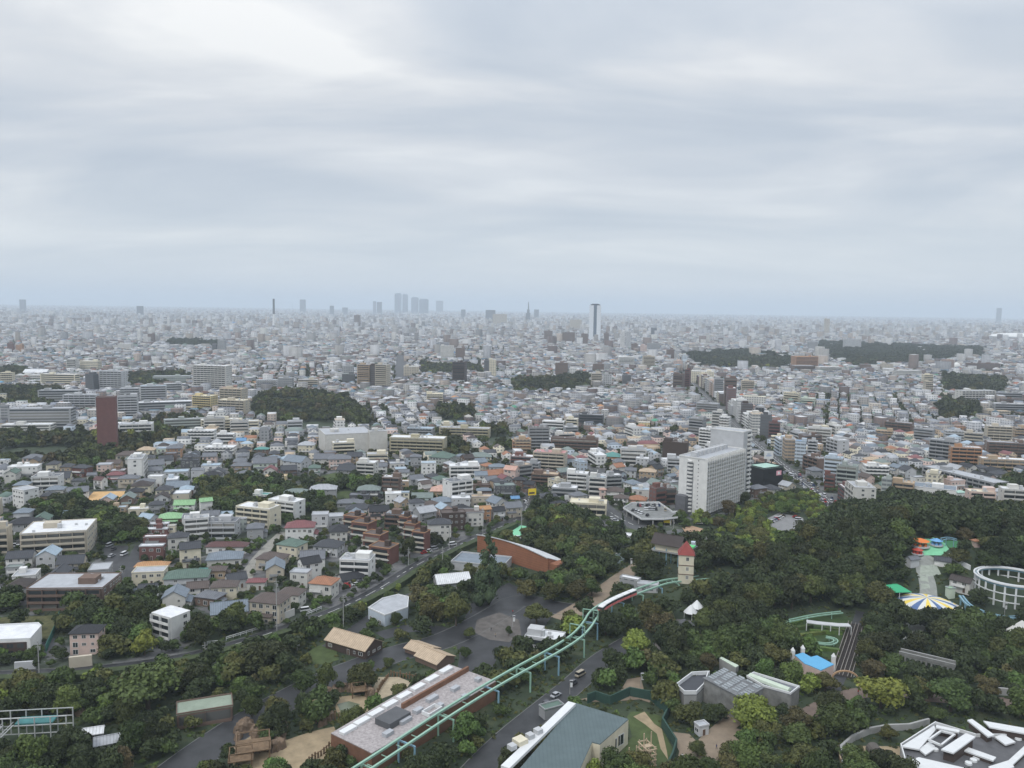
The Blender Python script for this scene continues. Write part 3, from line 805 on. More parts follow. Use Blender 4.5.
# ---------------------------------------------------------------- trees
LEAF = {'dark': (.035, .045, .019), 'green': (.056, .076, .025), 'olive': (.078, .080, .028), 'yellow': (.15, .18, .04), 'cedar': (.046, .070, .036), 'russet': (.082, .072, .034), 'lush': (.076, .112, .032)}
def leaf_mat(k):
 nm = k + ' leaves'
 if nm in MATS: return MATS[nm]
 c = LEAF[k]; mt = bpy.data.materials.new(nm); mt.use_nodes = True; nt = mt.node_tree; b = nt.nodes['Principled BSDF']; b.inputs['Roughness'].default_value = .7; b.inputs['Specular IOR Level'].default_value = .2
 g = N(nt, 'ShaderNodeNewGeometry'); oi = N(nt, 'ShaderNodeObjectInfo')
 n = N(nt, 'ShaderNodeTexNoise', inp={'Scale': .55, 'Detail': 3, 'Roughness': .6}); L(nt, g.outputs['Position'], n.inputs['Vector'])
 col = ramp(nt, n.outputs[0], [(.3, tuple(v * .7 for v in c)), (.5, c), (.7, (c[0] * 1.5, c[1] * 1.42, c[2] * 1.2))])
 hs = N(nt, 'ShaderNodeHueSaturation'); L(nt, col, hs.inputs['Color'])
 L(nt, math_n(nt, 'ADD', math_n(nt, 'MULTIPLY', oi.outputs['Random'], .05), .475), hs.inputs['Hue'])
 r2 = math_n(nt, 'FRACT', math_n(nt, 'MULTIPLY', oi.outputs['Random'], 7.31))
 L(nt, math_n(nt, 'ADD', math_n(nt, 'MULTIPLY', r2, .7), .68), hs.inputs['Value'])
 L(nt, hs.outputs[0], b.inputs['Base Color']); MATS[nm] = mt; return mt
BARK = mat('bark', (.09, .07, .055), .9, .3, 2)
def crown_arrays(seed, n_leaf, leaf, shape='round', lobes=14):
 """leaf faces over several irregular clumps of a unit-wide crown (width 1, height set by shape); returns verts (n,4,3)"""
 r = np.random.default_rng(seed)
 if shape == 'cone':
  lobes = 26; t = np.linspace(0, 1, lobes); ang = r.uniform(0, 6.28, lobes)
  rad = .56 * (1 - t) ** .8; C = np.stack([np.cos(ang) * rad * .6, np.sin(ang) * rad * .6, .15 + t * 1.75], 1); RR = .08 + .24 * (1 - t)
  zs = .9
 else:
  ang = r.uniform(0, 6.28, lobes); el = r.uniform(-.6, 1, lobes); rr = r.uniform(.10, .34, lobes)
  C = np.stack([np.cos(ang) * rr * np.sqrt(1 - el ** 2 * .8), np.sin(ang) * rr * np.sqrt(1 - el ** 2 * .8), .34 + el * .24], 1)
  C[0] = (0, 0, .36); RR = r.uniform(.14, .24, lobes); RR[0] = .30; zs = .82
 w = RR ** 2; k = r.choice(len(RR), n_leaf, p=w / w.sum())
 d = r.normal(size=(n_leaf, 3)); d[:, 2] = np.where(d[:, 2] < -.3, -d[:, 2], d[:, 2]); d /= np.linalg.norm(d, axis=1)[:, None]
 P = C[k] + d * (RR[k] * r.uniform(.72, 1.08, n_leaf))[:, None] * np.array([1, 1, zs])
 nrm = d + r.normal(0, .55, (n_leaf, 3)); nrm /= np.linalg.norm(nrm, axis=1)[:, None]
 a = np.cross(nrm, r.normal(size=(n_leaf, 3))); a /= np.linalg.norm(a, axis=1)[:, None]; b = np.cross(nrm, a)
 s = leaf * r.uniform(.6, 1.35, n_leaf)[:, None]
 Q = np.stack([P - a * s - b * s * .3, P + b * s * .75, P + a * s + b * s * .2, P - b * s * .8], 1)
 return Q, C, RR * .80, zs
def core_arrays(C, RR, zs):
 """dark inner clumps so that a crown is not see-through: small octahedral balls"""
 ico = np.array([(0, 0, 1), (1, 0, 0), (0, 1, 0), (-1, 0, 0), (0, -1, 0), (0, 0, -1)], float)
 T = np.array([(0, 1, 2), (0, 2, 3), (0, 3, 4), (0, 4, 1), (5, 2, 1), (5, 3, 2), (5, 4, 3), (5, 1, 4)])
 V = (C[:, None, :] + ico[None] * RR[:, None, None] * np.array([1, 1, zs])).reshape(-1, 3)
 F = (np.arange(len(C))[:, None, None] * 6 + T).reshape(-1, 3)
 return V, F
def mesh_from(name, quads, tv=None, tf=None, mats=None):
 n = len(quads); V = quads.reshape(-1, 3); nv = len(V)
 li = np.arange(nv); st = np.arange(n) * 4
 if tv is not None:
  li = np.concatenate([li, (tf + nv).ravel()]); st = np.concatenate([st, n * 4 + np.arange(len(tf)) * 3]); V = np.concatenate([V, tv])
 me = bpy.data.meshes.new(name); me.vertices.add(len(V)); me.vertices.foreach_set('co', V.astype(np.float32).ravel())
 me.loops.add(len(li)); me.loops.foreach_set('vertex_index', li.astype(np.int32)); me.polygons.add(len(st)); me.polygons.foreach_set('loop_start', st.astype(np.int32))
 me.update(calc_edges=True)
 if mats: me.materials.append(mats)
 return me
CROWNS = {}
def crown_mesh(kind, var):
 key = (kind, var)
 if key not in CROWNS:
  shape = 'cone' if kind == 'cedar' else 'round'
  Q, C, RR, zs = crown_arrays(100 + var * 17 + hash_s(kind), 2600 if shape == 'round' else 2200, .030, shape, 12 + var * 4)
  V, F = core_arrays(C, RR, zs); CROWNS[key] = mesh_from('crown', Q, V, F, leaf_mat(kind))
 return CROWNS[key]
def hash_s(s): return sum(ord(c) * (i + 3) for i, c in enumerate(s)) % 97
TRUNKS = {}
def trunk_mesh(cone=False):
 if cone not in TRUNKS:
  mb = MB(); mb.cyl(0, 0, -.05, .45 if not cone else 1.6, .035, .018 if not cone else .006, 7)
  if not cone:
   for k in range(5):
    t = k * 1.3; mb.bar((0, 0, .16 + k * .03), (math.cos(t) * .26, math.sin(t) * .26, .42 + .03 * (k % 3)), .016, 5, 0, .006)
  TRUNKS[cone] = mb.mesh('trunk', BARK)
 return TRUNKS[cone]
TREE_SPOTS = []       # x, y, crown width, kind, note, fixed
def tree_px(r, x0, y0, x1, y1, kind, note=None):
 """a tree whose crown fills the measured extent"""
 X0, Y0, X1, Y1 = zb(r, x0, y0, x1, y1); px = (X0 + X1) / 2
 x, y = G(px, Y1 - (Y1 - Y0) * .04, 0);
 w = (X1 - X0) / FPX * math.hypot(y, CAM_H)
 hz = (Y1 - Y0) / FPX * y / .93
 TREE_SPOTS.append((x, y + w * .25, w, kind, note, True, min(max((hz - .30 * w) / .86, .75 * w), 1.35 * w))); mark_rect(x, y + w * .25, w * .5, w * .5, 0, 16)
for t in [('F', 400, 320, 715, 580, 'green', 'largest bushy green tree above the park wall'), ('F', 355, 450, 500, 570, 'lush', None), ('F', 915, 380, 1008, 478, 'lush', 'round bright green tree left of the mint roof'),
  ('S', 250, 432, 362, 600, 'olive', 'olive yellow tree beside the zoo road'), ('S', 110, 380, 205, 476, 'lush', None), ('S', 128, 248, 344, 410, 'dark', 'wide dark tree below the guard rail'), ('S', 345, 335, 470, 480, 'green', None), ('S', 455, 290, 560, 470, 'green', None),
  ('S', 245, 520, 310, 610, 'yellow', None), ('S', 150, 440, 250, 580, 'green', None), ('H', 130, 30, 280, 200, 'olive', 'round olive tree, first of the pair by the white pavilion'), ('H', 235, 0, 372, 215, 'olive', 'broad olive tree, taller of the pair by the white pavilion'),
  ('H', 562, 70, 702, 205, 'olive', 'round olive tree standing alone in the zoo plaza'), ('H', 375, -98, 500, 130, 'cedar', 'tall pointed cedar beside the ribbed roof'), ('H', 28, 118, 92, 200, 'green', None), ('H', 530, -30, 650, 90, 'olive', None), ('H', 640, -20, 760, 110, 'olive', None), ('H', 740, -30, 860, 105, 'olive', None), ('H', 800, -25, 912, 90, 'green', None),
  ('H', 330, 185, 392, 250, 'green', None), ('H', 312, 260, 372, 330, 'green', None), ('H', 500, 182, 540, 240, 'green', None), ('H', 395, 325, 450, 388, 'green', None), ('H', 0, 305, 60, 372, 'green', None),
  ('I', 150, 165, 322, 345, 'yellow', 'yellow-green tree behind the road bend'), ('I', 380, 470, 528, 612, 'olive', 'olive tree below the glass-roofed house'), ('I', 600, 475, 818, 650, 'yellow', 'pale yellow-green tree beside the grey glass house'), ('I', 470, 275, 575, 400, 'russet', 'russet tree left of the grey glass roof'),
  ('I', 255, 100, 400, 270, 'russet', None), ('I', 720, 270, 880, 380, 'olive', None), ('I', 500, 480, 605, 600, 'dark', None), ('I', 560, 630, 680, 766, 'olive', None), ('I', 700, 690, 830, 800, 'green', None), ('I', 815, 560, 960, 700, 'green', None), ('I', 430, 640, 530, 740, 'green', None),
  ('J', 358, 392, 590, 560, 'yellow', 'bright yellow-green tree at the arch path'), ('J', 185, 482, 395, 675, 'green', 'broad green tree near the sand enclosure'), ('J', 648, 362, 872, 575, 'green', 'big green tree behind the modern white pavilion'), ('J', 170, 385, 300, 478, 'olive', None), ('J', 360, 345, 500, 430, 'russet', None),
  ('J', 560, 385, 690, 500, 'olive', None), ('J', 840, 365, 950, 500, 'russet', None), ('J', 445, 570, 532, 675, 'olive', None), ('J', 640, 540, 735, 592, 'green', None), ('J', 50, 490, 190, 650, 'russet', None), ('J', 90, 655, 250, 790, 'olive', None), ('J', 340, 660, 385, 730, 'olive', None),
  ('J', 500, 82, 620, 225, 'dark', None), ('J', 590, 84, 735, 240, 'dark', 'broad dark tree right under the striped round roof'), ('J', 700, 98, 830, 255, 'dark', None), ('J', 540, 190, 680, 330, 'dark', None), ('J', 660, 220, 800, 350, 'dark', None), ('J', 470, 120, 540, 220, 'dark', None), ('J', 380, 200, 560, 345, 'dark', None), ('J', 840, 250, 1010, 350, 'olive', None),
  ('E', 800, 480, 942, 590, 'olive', 'olive round tree behind the green play ground'), ('E', 640, 560, 780, 660, 'olive', None), ('E', 780, 560, 930, 690, 'green', None), ('E', 680, 440, 790, 530, 'russet', None), ('E', 450, 400, 540, 500, 'green', None),
  ('D', 640, 400, 712, 492, 'yellow', 'yellow tree in front of the big white slab'), ('D', 860, 300, 905, 380, 'yellow', None), ('D', 900, 285, 1010, 392, 'lush', None), ('D', 790, 340, 868, 410, 'yellow', None), ('D', 835, 470, 888, 530, 'yellow', 'small yellow tree beside the hill wood'), ('D', 770, 412, 890, 520, 'olive', None), ('D', 690, 430, 790, 530, 'green', None),
  ('D', 945, 245, 1015, 320, 'lush', None), ('D', 730, 372, 800, 440, 'yellow', None), ('D', 412, 385, 480, 450, 'lush', 'small bright tree before the white slab'), ('D', 95, 415, 135, 485, 'cedar', None), ('D', 215, 488, 290, 552, 'olive', None), ('D', 150, 620, 232, 700, 'green', None), ('D', 565, 365, 660, 465, 'russet', None), ('D', 610, 280, 720, 400, 'russet', None), ('D', 700, 240, 800, 340, 'dark', None), ('D', 900, 480, 990, 560, 'green', None), ('D', 940, 520, 1040, 600, 'dark', None), ('D', 780, 520, 870, 600, 'green', None), ('D', 700, 500, 780, 590, 'dark', None), ('D', 600, 490, 700, 580, 'olive', None), ('D', 850, 540, 930, 620, 'dark', None), ('D', 820, 300, 900, 370, 'olive', None), ('D', 1000, 250, 1080, 330, 'green', None),
  ('C', 740, 360, 905, 520, 'olive', 'largest olive tree beside the mint court'), ('C', 665, 480, 820, 600, 'green', None), ('C', 680, 395, 745, 500, 'dark', None), ('C', 728, 345, 775, 430, 'cedar', None), ('C', 610, 470, 700, 535, 'olive', None), ('C', 820, 560, 960, 670, 'dark', None), ('C', 130, 445, 230, 560, 'dark', None), ('C', -10, 450, 100, 620, 'dark', 'dark tree beside the red brick terraces'),
  ('A', 470, 380, 580, 480, 'green', None), ('A', 560, 380, 730, 520, 'dark', 'dark clump tree behind the beige apartments'), ('A', 250, 560, 360, 660, 'green', None), ('A', 0, 670, 130, 800, 'green', 'green tree at the left edge before the brick block'), ('A', 370, 640, 470, 695, 'olive', None), ('A', 200, 235, 345, 360, 'dark', None)]:
 tree_px(*t)
# ---------------------------------------------------------------- buildings measured one by one in the photograph
# the town's landmarks first
B('K', 383, 465, 475, 690, 20, .75, 'brown', 'red brown', 'tall windowless reddish brown brick tower above the woods', name='brick_tower', cat='tower', mode='plain', tank=False, mark='the brown brick tower')
B('K', 770, 338, 930, 452, -12, .3, 'white', 'off-white', 'long white high-rise apartment slab with three stair towers beside the woods', mark='the three-towered white slab')
B('K', 395, 362, 512, 450, -8, .35, 'light grey', 'light grey', 'grey university high-rise with a dark left end wall', cat='office building', name='office_building')
B('K', 340, 375, 396, 450, -8, .9, 'grey', 'dark grey', 'dark grey glazed end block of the university high-rise', mode='band', cat='office building', name='office_building')
B('K', 265, 316, 318, 374, -5, .6, 'white', 'off-white', 'pale square block with a dark glazed centre beside the terraced slab', cat='office building', name='office_building')
B('K', 318, 322, 408, 372, -5, .35, 'white', 'cream', 'cream slab block joined to a pale square block', mode='band')
B('K', 475, 568, 617, 636, 18, .5, 'light grey', 'white', 'white low laboratory building right of the brown brick tower', cat='office building', name='office_building')
B('K', 30, 508, 306, 600, 10, .25, 'light grey', 'grey', 'long grey university building with banded windows behind the left woods', mode='band', cat='university building', name='university_building', mark='the long grey university building')
B('K', 0, 572, 226, 612, 8, .3, 'white', 'off-white', 'long low white-roofed hall standing among the left woods', mode='band', cat='hall', name='hall')
B('K', 150, 438, 332, 492, 12, .25, 'light grey', 'grey', 'long grey university wing with rows of windows', mode='band', cat='university building', name='university_building')
B('K', 250, 456, 400, 520, 8, .3, 'light grey', 'light grey', 'pale grey university wing with white framed stair bays', cat='university building', name='university_building')
B('K', 468, 462, 556, 560, 20, .5, 'grey', 'light grey', 'grey university laboratory with white balcony bands', mode='balcony', cat='university building', name='university_building')
B('K', 478, 430, 560, 500, 20, .6, 'light grey', 'light grey', 'grey stepped university tower next to a curved roof', cat='university building', name='university_building')
B('K', 560, 420, 668, 500, 22, .4, 'pale blue', 'light grey', 'pale blue-roofed university building with dark glass bays', cat='university building', name='university_building')
B('K', 655, 412, 728, 462, 22, .4, 'white', 'light grey', 'white-roofed university lecture block', cat='university building', name='university_building')
B('K', 610, 382, 765, 412, 14, .3, 'light grey', 'greenish grey', 'long low grey-roofed school block', mode='band', cat='school', name='school')
B('K', 0, 370, 62, 424, 5, .5, 'cream', 'cream', 'cream school block at the edge beside the woods', cat='school', name='school')
B('K', 62, 378, 180, 405, 4, .3, 'white', 'off-white', 'long low off-white school block', mode='band', cat='school', name='school')
B('K', 160, 374, 320, 428, -6, .2, 'white', 'cream', 'long cream school wing above the tree belt', mode='band', cat='school', name='school')
B('K', 0, 455, 30, 490, 8, .6, 'greenish grey', 'cream', 'small cream block on the far left edge')
B('K', 0, 500, 40, 570, 8, .5, 'light grey', 'grey', 'grey university block cut by the left edge', mode='band')
B('K', 768, 458, 872, 520, -15, .55, 'yellow' if False else 'cream', 'yellow', 'pale yellow stepped apartment building beside the tree belt', mark='the pale yellow apartments')
B('K', 712, 502, 790, 530, -15, .5, 'tan', 'cream', 'low cream annexe with a tan roof', tank=False)
B('K', 878, 430, 992, 515, -10, .5, 'tan', 'beige', 'beige stepped apartment block behind the yellow one')
B('K', 870, 475, 1002, 545, -10, .4, 'cream', 'beige', 'beige terraced apartment block with a long balcony front', mode='balcony')
B('K', 545, 480, 770, 535, 25, .25, 'white', 'grey', 'long low white-roofed shed row beside the tree belt', mode='band', cat='hall', name='hall')
B('K', 655, 550, 850, 606, 22, .18, 'light grey', 'greenish grey', 'long greenish grey housing block behind trees', mode='band')
B('K', 803, 553, 932, 606, 20, .3, 'white', 'cream', 'cream dormitory with a long white roof, the one nearer the tower', cat='dormitory', name='dormitory', group='cream dormitories')
B('K', 920, 560, 1036, 616, 20, .3, 'white', 'cream', 'cream dormitory with a long white roof, next to blue sheds', cat='dormitory', name='dormitory', group='cream dormitories')
B('K', 750, 598, 868, 652, 5, .4, 'white', 'white', 'white two-part flat building with brilliant white roof')
B('K', 865, 612, 945, 660, 5, .5, 'white', 'white', 'white low apartment block with several roof levels')
B('K', 668, 155, 682, 195, 0, .8, 'white', 'white', 'slim white tower far out in the town', detail=0)
B('K', 548, 202, 569, 252, 0, .8, 'white', 'white', 'narrow white apartment tower far out', detail=0)
B('K', 590, 214, 622, 256, 0, .6, 'brown', 'brown', 'brownish mid-rise block beside a narrow white tower', detail=0)
B('K', 470, 254, 534, 284, 5, .5, 'white', 'off-white', 'wide off-white block in the middle distance', detail=0)
B('K', 28, 252, 60, 290, 0, .6, 'brown', 'brick red', 'brick red mid-rise block far out', detail=0)
B('K', 62, 258, 98, 296, 0, .6, 'tan', 'orange', 'orange mid-rise block beside a brick red one', detail=0)
B('K', 870, 242, 906, 292, 0, .6, 'grey', 'grey', 'grey square tower far out above low roofs', detail=0)
B('K', 848, 256, 870, 292, 0, .8, 'dark grey', 'dark grey', 'small dark block beside a grey square tower', detail=0)
B('K', 382, 236, 416, 280, 0, .7, 'grey', 'grey', 'grey-brown block in the left distance', detail=0)
B('W', 405, 336, 470, 436, -15, .8, 'light grey', 'tan', 'tan half of the twin high-rise apartments', mark='the tan twin towers')
B('W', 476, 336, 538, 444, -15, .8, 'light grey', 'beige', 'beige half of the twin high-rise apartments')
B('W', 456, 340, 486, 436, -15, .9, 'brown', 'dark brown', 'dark brown core between the twin high-rise apartments', mode='band')
B('W', 250, 588, 466, 696, 22, .9, 'light grey', 'off-white', 'large windowless off-white hall with dark joints and roof plant', cat='hall', name='hall', mode='plain', mark='the big windowless white hall')
B('W', 448, 600, 526, 690, 22, .5, 'light grey', 'off-white', 'white windowless wing stepping back from the big hall', cat='hall', name='hall', mode='plain')
B('W', 534, 620, 764, 702, -6, .3, 'white', 'olive', 'long five-storey banded building with a white roof', mode='balcony', mark='the banded white-roofed block', cat='office building', name='office_building')
B('W', 600, 586, 716, 630, -6, .5, 'pale blue', 'grey', 'pale sheet-roofed gym behind the banded block', cat='hall', name='hall')
B('W', 732, 584, 940, 632, -6, .25, 'light grey', 'olive', 'long banded wing behind the white-roofed block', mode='balcony', cat='office building', name='office_building')
B('W', 785, 326, 844, 418, -10, .9, 'dark brown', 'dark brown', 'dark brown apartment tower in the middle of the town', mark='the dark brown tower')
B('W', 912, 320, 934, 380, 0, .8, 'dark grey', 'dark grey', 'dark half of a narrow two-tone tower', detail=0)
B('W', 932, 318, 961, 392, 0, .8, 'cream', 'cream', 'pale half of a narrow two-tone tower', detail=0)
B('W', 737, 262, 792, 322, 0, .4, 'white', 'off-white', 'pale slab of two stripes before a small grove', detail=0)
B('W', 798, 270, 836, 322, 0, .6, 'brown', 'brown', 'brownish block right of a pale striped slab', detail=0)
B('W', 342, 342, 392, 400, 0, .6, 'light grey', 'grey', 'grey block with a teal roof edge left of the twin towers', detail=0)
B('W', 344, 374, 396, 422, 0, .6, 'green', 'dark grey', 'dark low block with a green roof left of the twin towers', detail=0)
B('W', 88, 390, 152, 440, 0, .5, 'light grey', 'grey', 'grey office block with dark bands beyond the grove', mode='band', detail=0)
B('W', 0, 398, 88, 446, 10, .5, 'light grey', 'light grey', 'pale stepped block beyond the grove')
B('W', 168, 396, 252, 438, 5, .5, 'light grey', 'beige', 'pinkish beige stepped block beyond the grove')
B('W', 590, 344, 652, 384, 10, .6, 'white', 'beige', 'white-roofed gym near the small grove', cat='hall', name='hall', mode='plain')
B('W', 682, 452, 748, 500, 5, .6, 'cream', 'cream', 'cream stepped block beside dark trees')
B('W', 392, 140, 418, 192, 0, .8, 'brown', 'brown', 'hazy brown tower left of the city centre towers', detail=0)
B('W', 918, 120, 958, 166, 0, .6, 'dark grey', 'dark grey', 'dark hazy tower right of a thin mast', detail=0)
B('W', 946, 136, 1004, 186, 0, .5, 'tan', 'beige', 'beige hazy tower beside a dark one', detail=0)
B('M', 128 + 102, 158, 278, 202, 0, .5, 'light grey', 'beige', 'pale hazy slab left of the tall glass tower', detail=0)
B('M', 432, 204, 452, 280, 0, .8, 'white', 'white', 'narrow left half of a white twin tower', detail=0)
B('M', 454, 206, 475, 282, 0, .8, 'white', 'light grey', 'narrow right half of a white twin tower', detail=0)
B('M', 643, 374, 692, 446, -30, .7, 'brown', 'brown', 'brown apartment tower beside the straight avenue')
B('M', 690, 358, 716, 440, -30, .8, 'dark brown', 'red brown', 'reddish brown slab behind a brown tower at the avenue')
B('M', 845, 390, 900, 506, -10, .7, 'brown', 'brown', 'tall plain brown tower right of the avenue', mark='the tall brown tower')
B('M', 715, 362, 808, 412, -10, .5, 'white', 'cream', 'cream department store with a white top storey', cat='shop building', name='shop_building', mode='plain')
B('M', 805, 394, 846, 478, -10, .8, 'light grey', 'grey', 'grey tower left of the plain brown tower')
B('M', 914, 402, 970, 456, -10, .6, 'beige' if False else 'tan', 'beige', 'beige block right of the plain brown tower')
B('M', 315, 372, 360, 432, 0, .7, 'light grey', 'beige', 'grey beige apartment pair beside the grove')
B('M', 362, 376, 400, 428, 0, .6, 'brown', 'light grey', 'striped grey and brown apartment block')
B('M', 440, 378, 476, 426, 0, .8, 'grey', 'dark grey', 'dark grey block amid low roofs')
B('M', 322, 334, 368, 372, 0, .5, 'brown', 'brown', 'brown mid-rise behind the grove', detail=0)
B('M', 172, 330, 224, 392, 0, .5, 'brown', 'brown', 'dark brown apartment block behind the grove', detail=0)
B('M', 228, 352, 254, 386, 0, .8, 'white', 'white', 'small white square block', detail=0)
B('M', 616, 276, 652, 318, 0, .8, 'brown', 'brown', 'brown block left of the park wood', detail=0)
B('M', 655, 280, 692, 322, 0, .8, 'dark grey', 'dark grey', 'dark grey tower left of the park wood', detail=0)
B('M', 645, 322, 684, 362, 0, .8, 'tan', 'pink', 'pinkish block in front of a brown one', detail=0)
B('M', 200, 208, 252, 254, 0, .5, 'dark brown', 'brown', 'dark apartment slab at the foot of the tall glass tower', detail=0)
B('M', 128, 202, 162, 246, 0, .7, 'brown', 'brown', 'brown slab in the hazy row left of the glass tower', detail=0)
B('M', 276, 214, 304, 262, 0, .8, 'brown', 'brown', 'brown block at the left foot of the tall glass tower', detail=0)
B('M', 366, 212, 388, 258, 0, .8, 'dark grey', 'brown', 'dark block right of the tall glass tower', detail=0)
B('M', 476, 254, 504, 292, 0, .8, 'brown', 'brown', 'brown block right of the white twin tower', detail=0)
B('M', 512, 260, 540, 296, 0, .8, 'salmon', 'pink', 'salmon pink block right of the white twin tower', detail=0)
B('M', 540, 252, 592, 284, 0, .5, 'brown', 'grey', 'grey-brown slab row far out', detail=0)
B('M', 422, 306, 490, 352, 0, .5, 'white', 'white', 'bright white low complex in the town centre')
B('M', 520, 304, 572, 362, 0, .6, 'tan', 'beige', 'beige mid-rise complex in the town centre')
B('M', 567, 492, 636, 522, -12, .5, 'tan', 'tan', 'low tan warehouse with a flat roof', mode='plain')
B('M', 735, 488, 832, 546, -25, .4, 'light grey', 'grey', 'grey office block with white ribs beside the avenue')
B('M', 265, 534, 368, 586, -14, .3, 'light grey', 'dark grey', 'dark long apartment block with balconies', mode='balcony')
B('M', 155, 625, 346, 690, -10, .25, 'brown', 'brown', 'long low brown terrace block')
B('M', 62, 586, 150, 680, 5, .5, 'brown', 'grey', 'grey brown block with a curved stair end')
B('M', 0, 640, 76, 700, 5, .5, 'tan', 'orange', 'tan block with small square windows')
B('M', 215, 552, 266, 606, -14, .6, 'white', 'cream', 'cream block right of a low white one')
B('M', 120, 560, 214, 604, -14, .4, 'white', 'white', 'low white block with parapet')
B('M', 600, 640, 708, 742, -20, .5, 'brown', 'dark brown', 'dark brown block with two pale stripes', mode='plain')
B('M', 436, 668, 538, 742, -10, .4, 'light grey', 'light grey', 'four-storey grey apartment block with balconies', mode='balcony')
B('M', 505, 566, 552, 598, -10, .6, 'cream', 'yellow', 'small pale yellow block')
B('M', 545, 690, 565, 745, -10, .6, 'grey', 'light grey', 'narrow grey stair tower')
B('M', 705, 548, 778, 628, -35, .6, 'light grey', 'grey', 'grey apartment block with white balcony ends')
B('M', 745, 592, 814, 684, -35, .5, 'white', 'white', 'stepped white apartment building behind the big white slab')
B('M', 797, 524, 848, 612, -30, .7, 'light grey', 'off-white', 'off-white tower block, the left of two')
B('M', 826, 545, 876, 628, -30, .7, 'white', 'white', 'white tower block with a balcony stack, the right of two')
B('M', 876, 462, 920, 516, -20, .6, 'white', 'white', 'white block with a green shop front')
B('M', 920, 462, 1016, 512, -20, .4, 'cream', 'off-white', 'off-white terrace of shops', mode='plain')
B('M', 935, 500, 972, 552, -20, .6, 'salmon', 'pink', 'pale pink narrow block', detail=1)
B('M', 972, 508, 1010, 560, -20, .6, 'dark grey', 'black', 'black shop block under a white sign', mode='plain')
B('M', 990, 536, 1040, 634, -25, .6, 'light grey', 'dark grey', 'dark glazed office block on the avenue', mode='band')
B('V', 90, 304, 202, 360, 5, .5, 'orange', 'orange', 'orange-brown terraced building before the park wood', mark='the orange terraced building')
B('V', 85, 340, 190, 374, 5, .5, 'light grey', 'brown', 'brown base block under the orange building', tank=False)
B('V', 188, 346, 298, 374, 5, .4, 'white', 'off-white', 'low off-white block right of the orange building')
B('V', 298, 236, 374, 286, 0, .4, 'light grey', 'light grey', 'wide pale slab within the park wood', detail=0)
B('V', 155, 246, 200, 290, 0, .6, 'light grey', 'grey', 'square grey block left of a wide pale slab', detail=0)
B('V', 50, 262, 84, 292, 0, .7, 'white', 'white', 'small white block, first of a hazy pair', detail=0)
B('V', 86, 264, 116, 296, 0, .7, 'pale blue', 'pale blue', 'small pale blue block, second of a hazy pair', detail=0)
B('V', 222, 155, 248, 222, 0, .7, 'tan', 'beige', 'pinkish hazy tower in the right distance', detail=0)
B('V', 612, 378, 662, 420, 0, .6, 'cream', 'cream', 'cream tower behind a squat cream block', detail=1)
B('V', 618, 406, 662, 458, 0, .7, 'cream', 'beige', 'squat cream block in front of a cream tower', detail=1)
B('V', 0, 568, 50, 652, -20, .7, 'brown', 'red brown', 'reddish dark block beside the avenue', detail=1)
B('V', 105, 640, 155, 735, -25, .7, 'bright blue', 'pale blue', 'pale blue office tower under a bright blue roof', mode='band', mark='the blue-roofed office tower')
B('V', 155, 640, 200, 722, -25, .6, 'light grey', 'light grey', 'grey block against the blue-roofed tower')
B('V', 155, 586, 256, 662, -25, .5, 'light grey', 'off-white', 'off-white stepped apartments behind the blue-roofed tower')
B('V', 10, 622, 56, 676, -25, .6, 'cream', 'cream', 'cream shop with white cornices at the avenue')
B('V', 50, 640, 106, 690, -25, .5, 'white', 'off-white', 'off-white shop row at the avenue')
B('V', 464, 562, 584, 622, -40, .35, 'light grey', 'brown', 'brown zigzag apartment block in the right town')
B('V', 430, 598, 500, 636, -25, .5, 'tan', 'tan', 'low tan apartment block in front of the brown one')
B('V', 580, 590, 668, 660, -42, .4, 'light grey', 'grey', 'grey apartment block with brown balconies')
B('V', 640, 632, 770, 738, -42, .45, 'light grey', 'grey', 'long grey-brown apartment block running up the slope')
B('V', 716, 662, 858, 746, -12, .35, 'white', 'orange', 'six-storey tan brick apartment block with a light roof', mode='balcony', mark='the tan brick apartments')
B('V', 862, 642, 1034, 716, -14, .3, 'light grey', 'brown', 'wide brown apartment block with long balconies', mode='balcony')
B('V', 836, 706, 1040, 770, -12, .3, 'white', 'tan', 'low wide tan apartment block with a white roof', mode='balcony')
B('V', 862, 580, 980, 656, -14, .35, 'white', 'beige', 'beige apartment block with deep balconies', mode='balcony')
B('V', 975, 588, 1060, 650, -14, .5, 'light grey', 'tan', 'tan apartment block cut by the right edge', mode='balcony')
B('V', 780, 606, 862, 670, -30, .5, 'light grey', 'beige', 'pinkish beige block before the deep-balcony block')
B('V', 700, 600, 784, 650, -14, .4, 'light grey', 'light grey', 'low grey block with a row of skylights')
B('V', 735, 580, 790, 612, -10, .6, 'terracotta', 'orange', 'small orange house block beside trees')
B('V', 745, 440, 912, 488, 8, .25, 'light grey', 'off-white', 'long off-white school with three storeys', mode='balcony', cat='school', name='school')
B('V', 905, 450, 1034, 490, -5, .2, 'grey', 'grey', 'long terraced grey block, upper of three', mode='balcony')
B('V', 925, 474, 1034, 508, -5, .2, 'light grey', 'brown', 'long terraced brown block, middle of three', mode='balcony')
B('V', 892, 492, 1034, 536, -5, .2, 'white', 'grey', 'long terraced grey block, lowest of three', mode='balcony')
B('V', 860, 520, 970, 552, -5, .4, 'tan', 'beige', 'beige low block under the terraces')
B('V', 788, 332, 930, 368, 5, .25, 'brown', 'brown', 'long low brown brick school', cat='school', name='school', mode='band')
B('V', 500, 360, 616, 392, 8, .3, 'white', 'off-white', 'long off-white school in the right town', cat='school', name='school', mode='band')
B('V', 60, 448, 130, 500, -40, .3, 'cream', 'cream', 'long cream slab running along the trees')
B('V', 130, 470, 190, 510, -30, .4, 'white', 'pale green', 'pale green low block beside a blue shed')
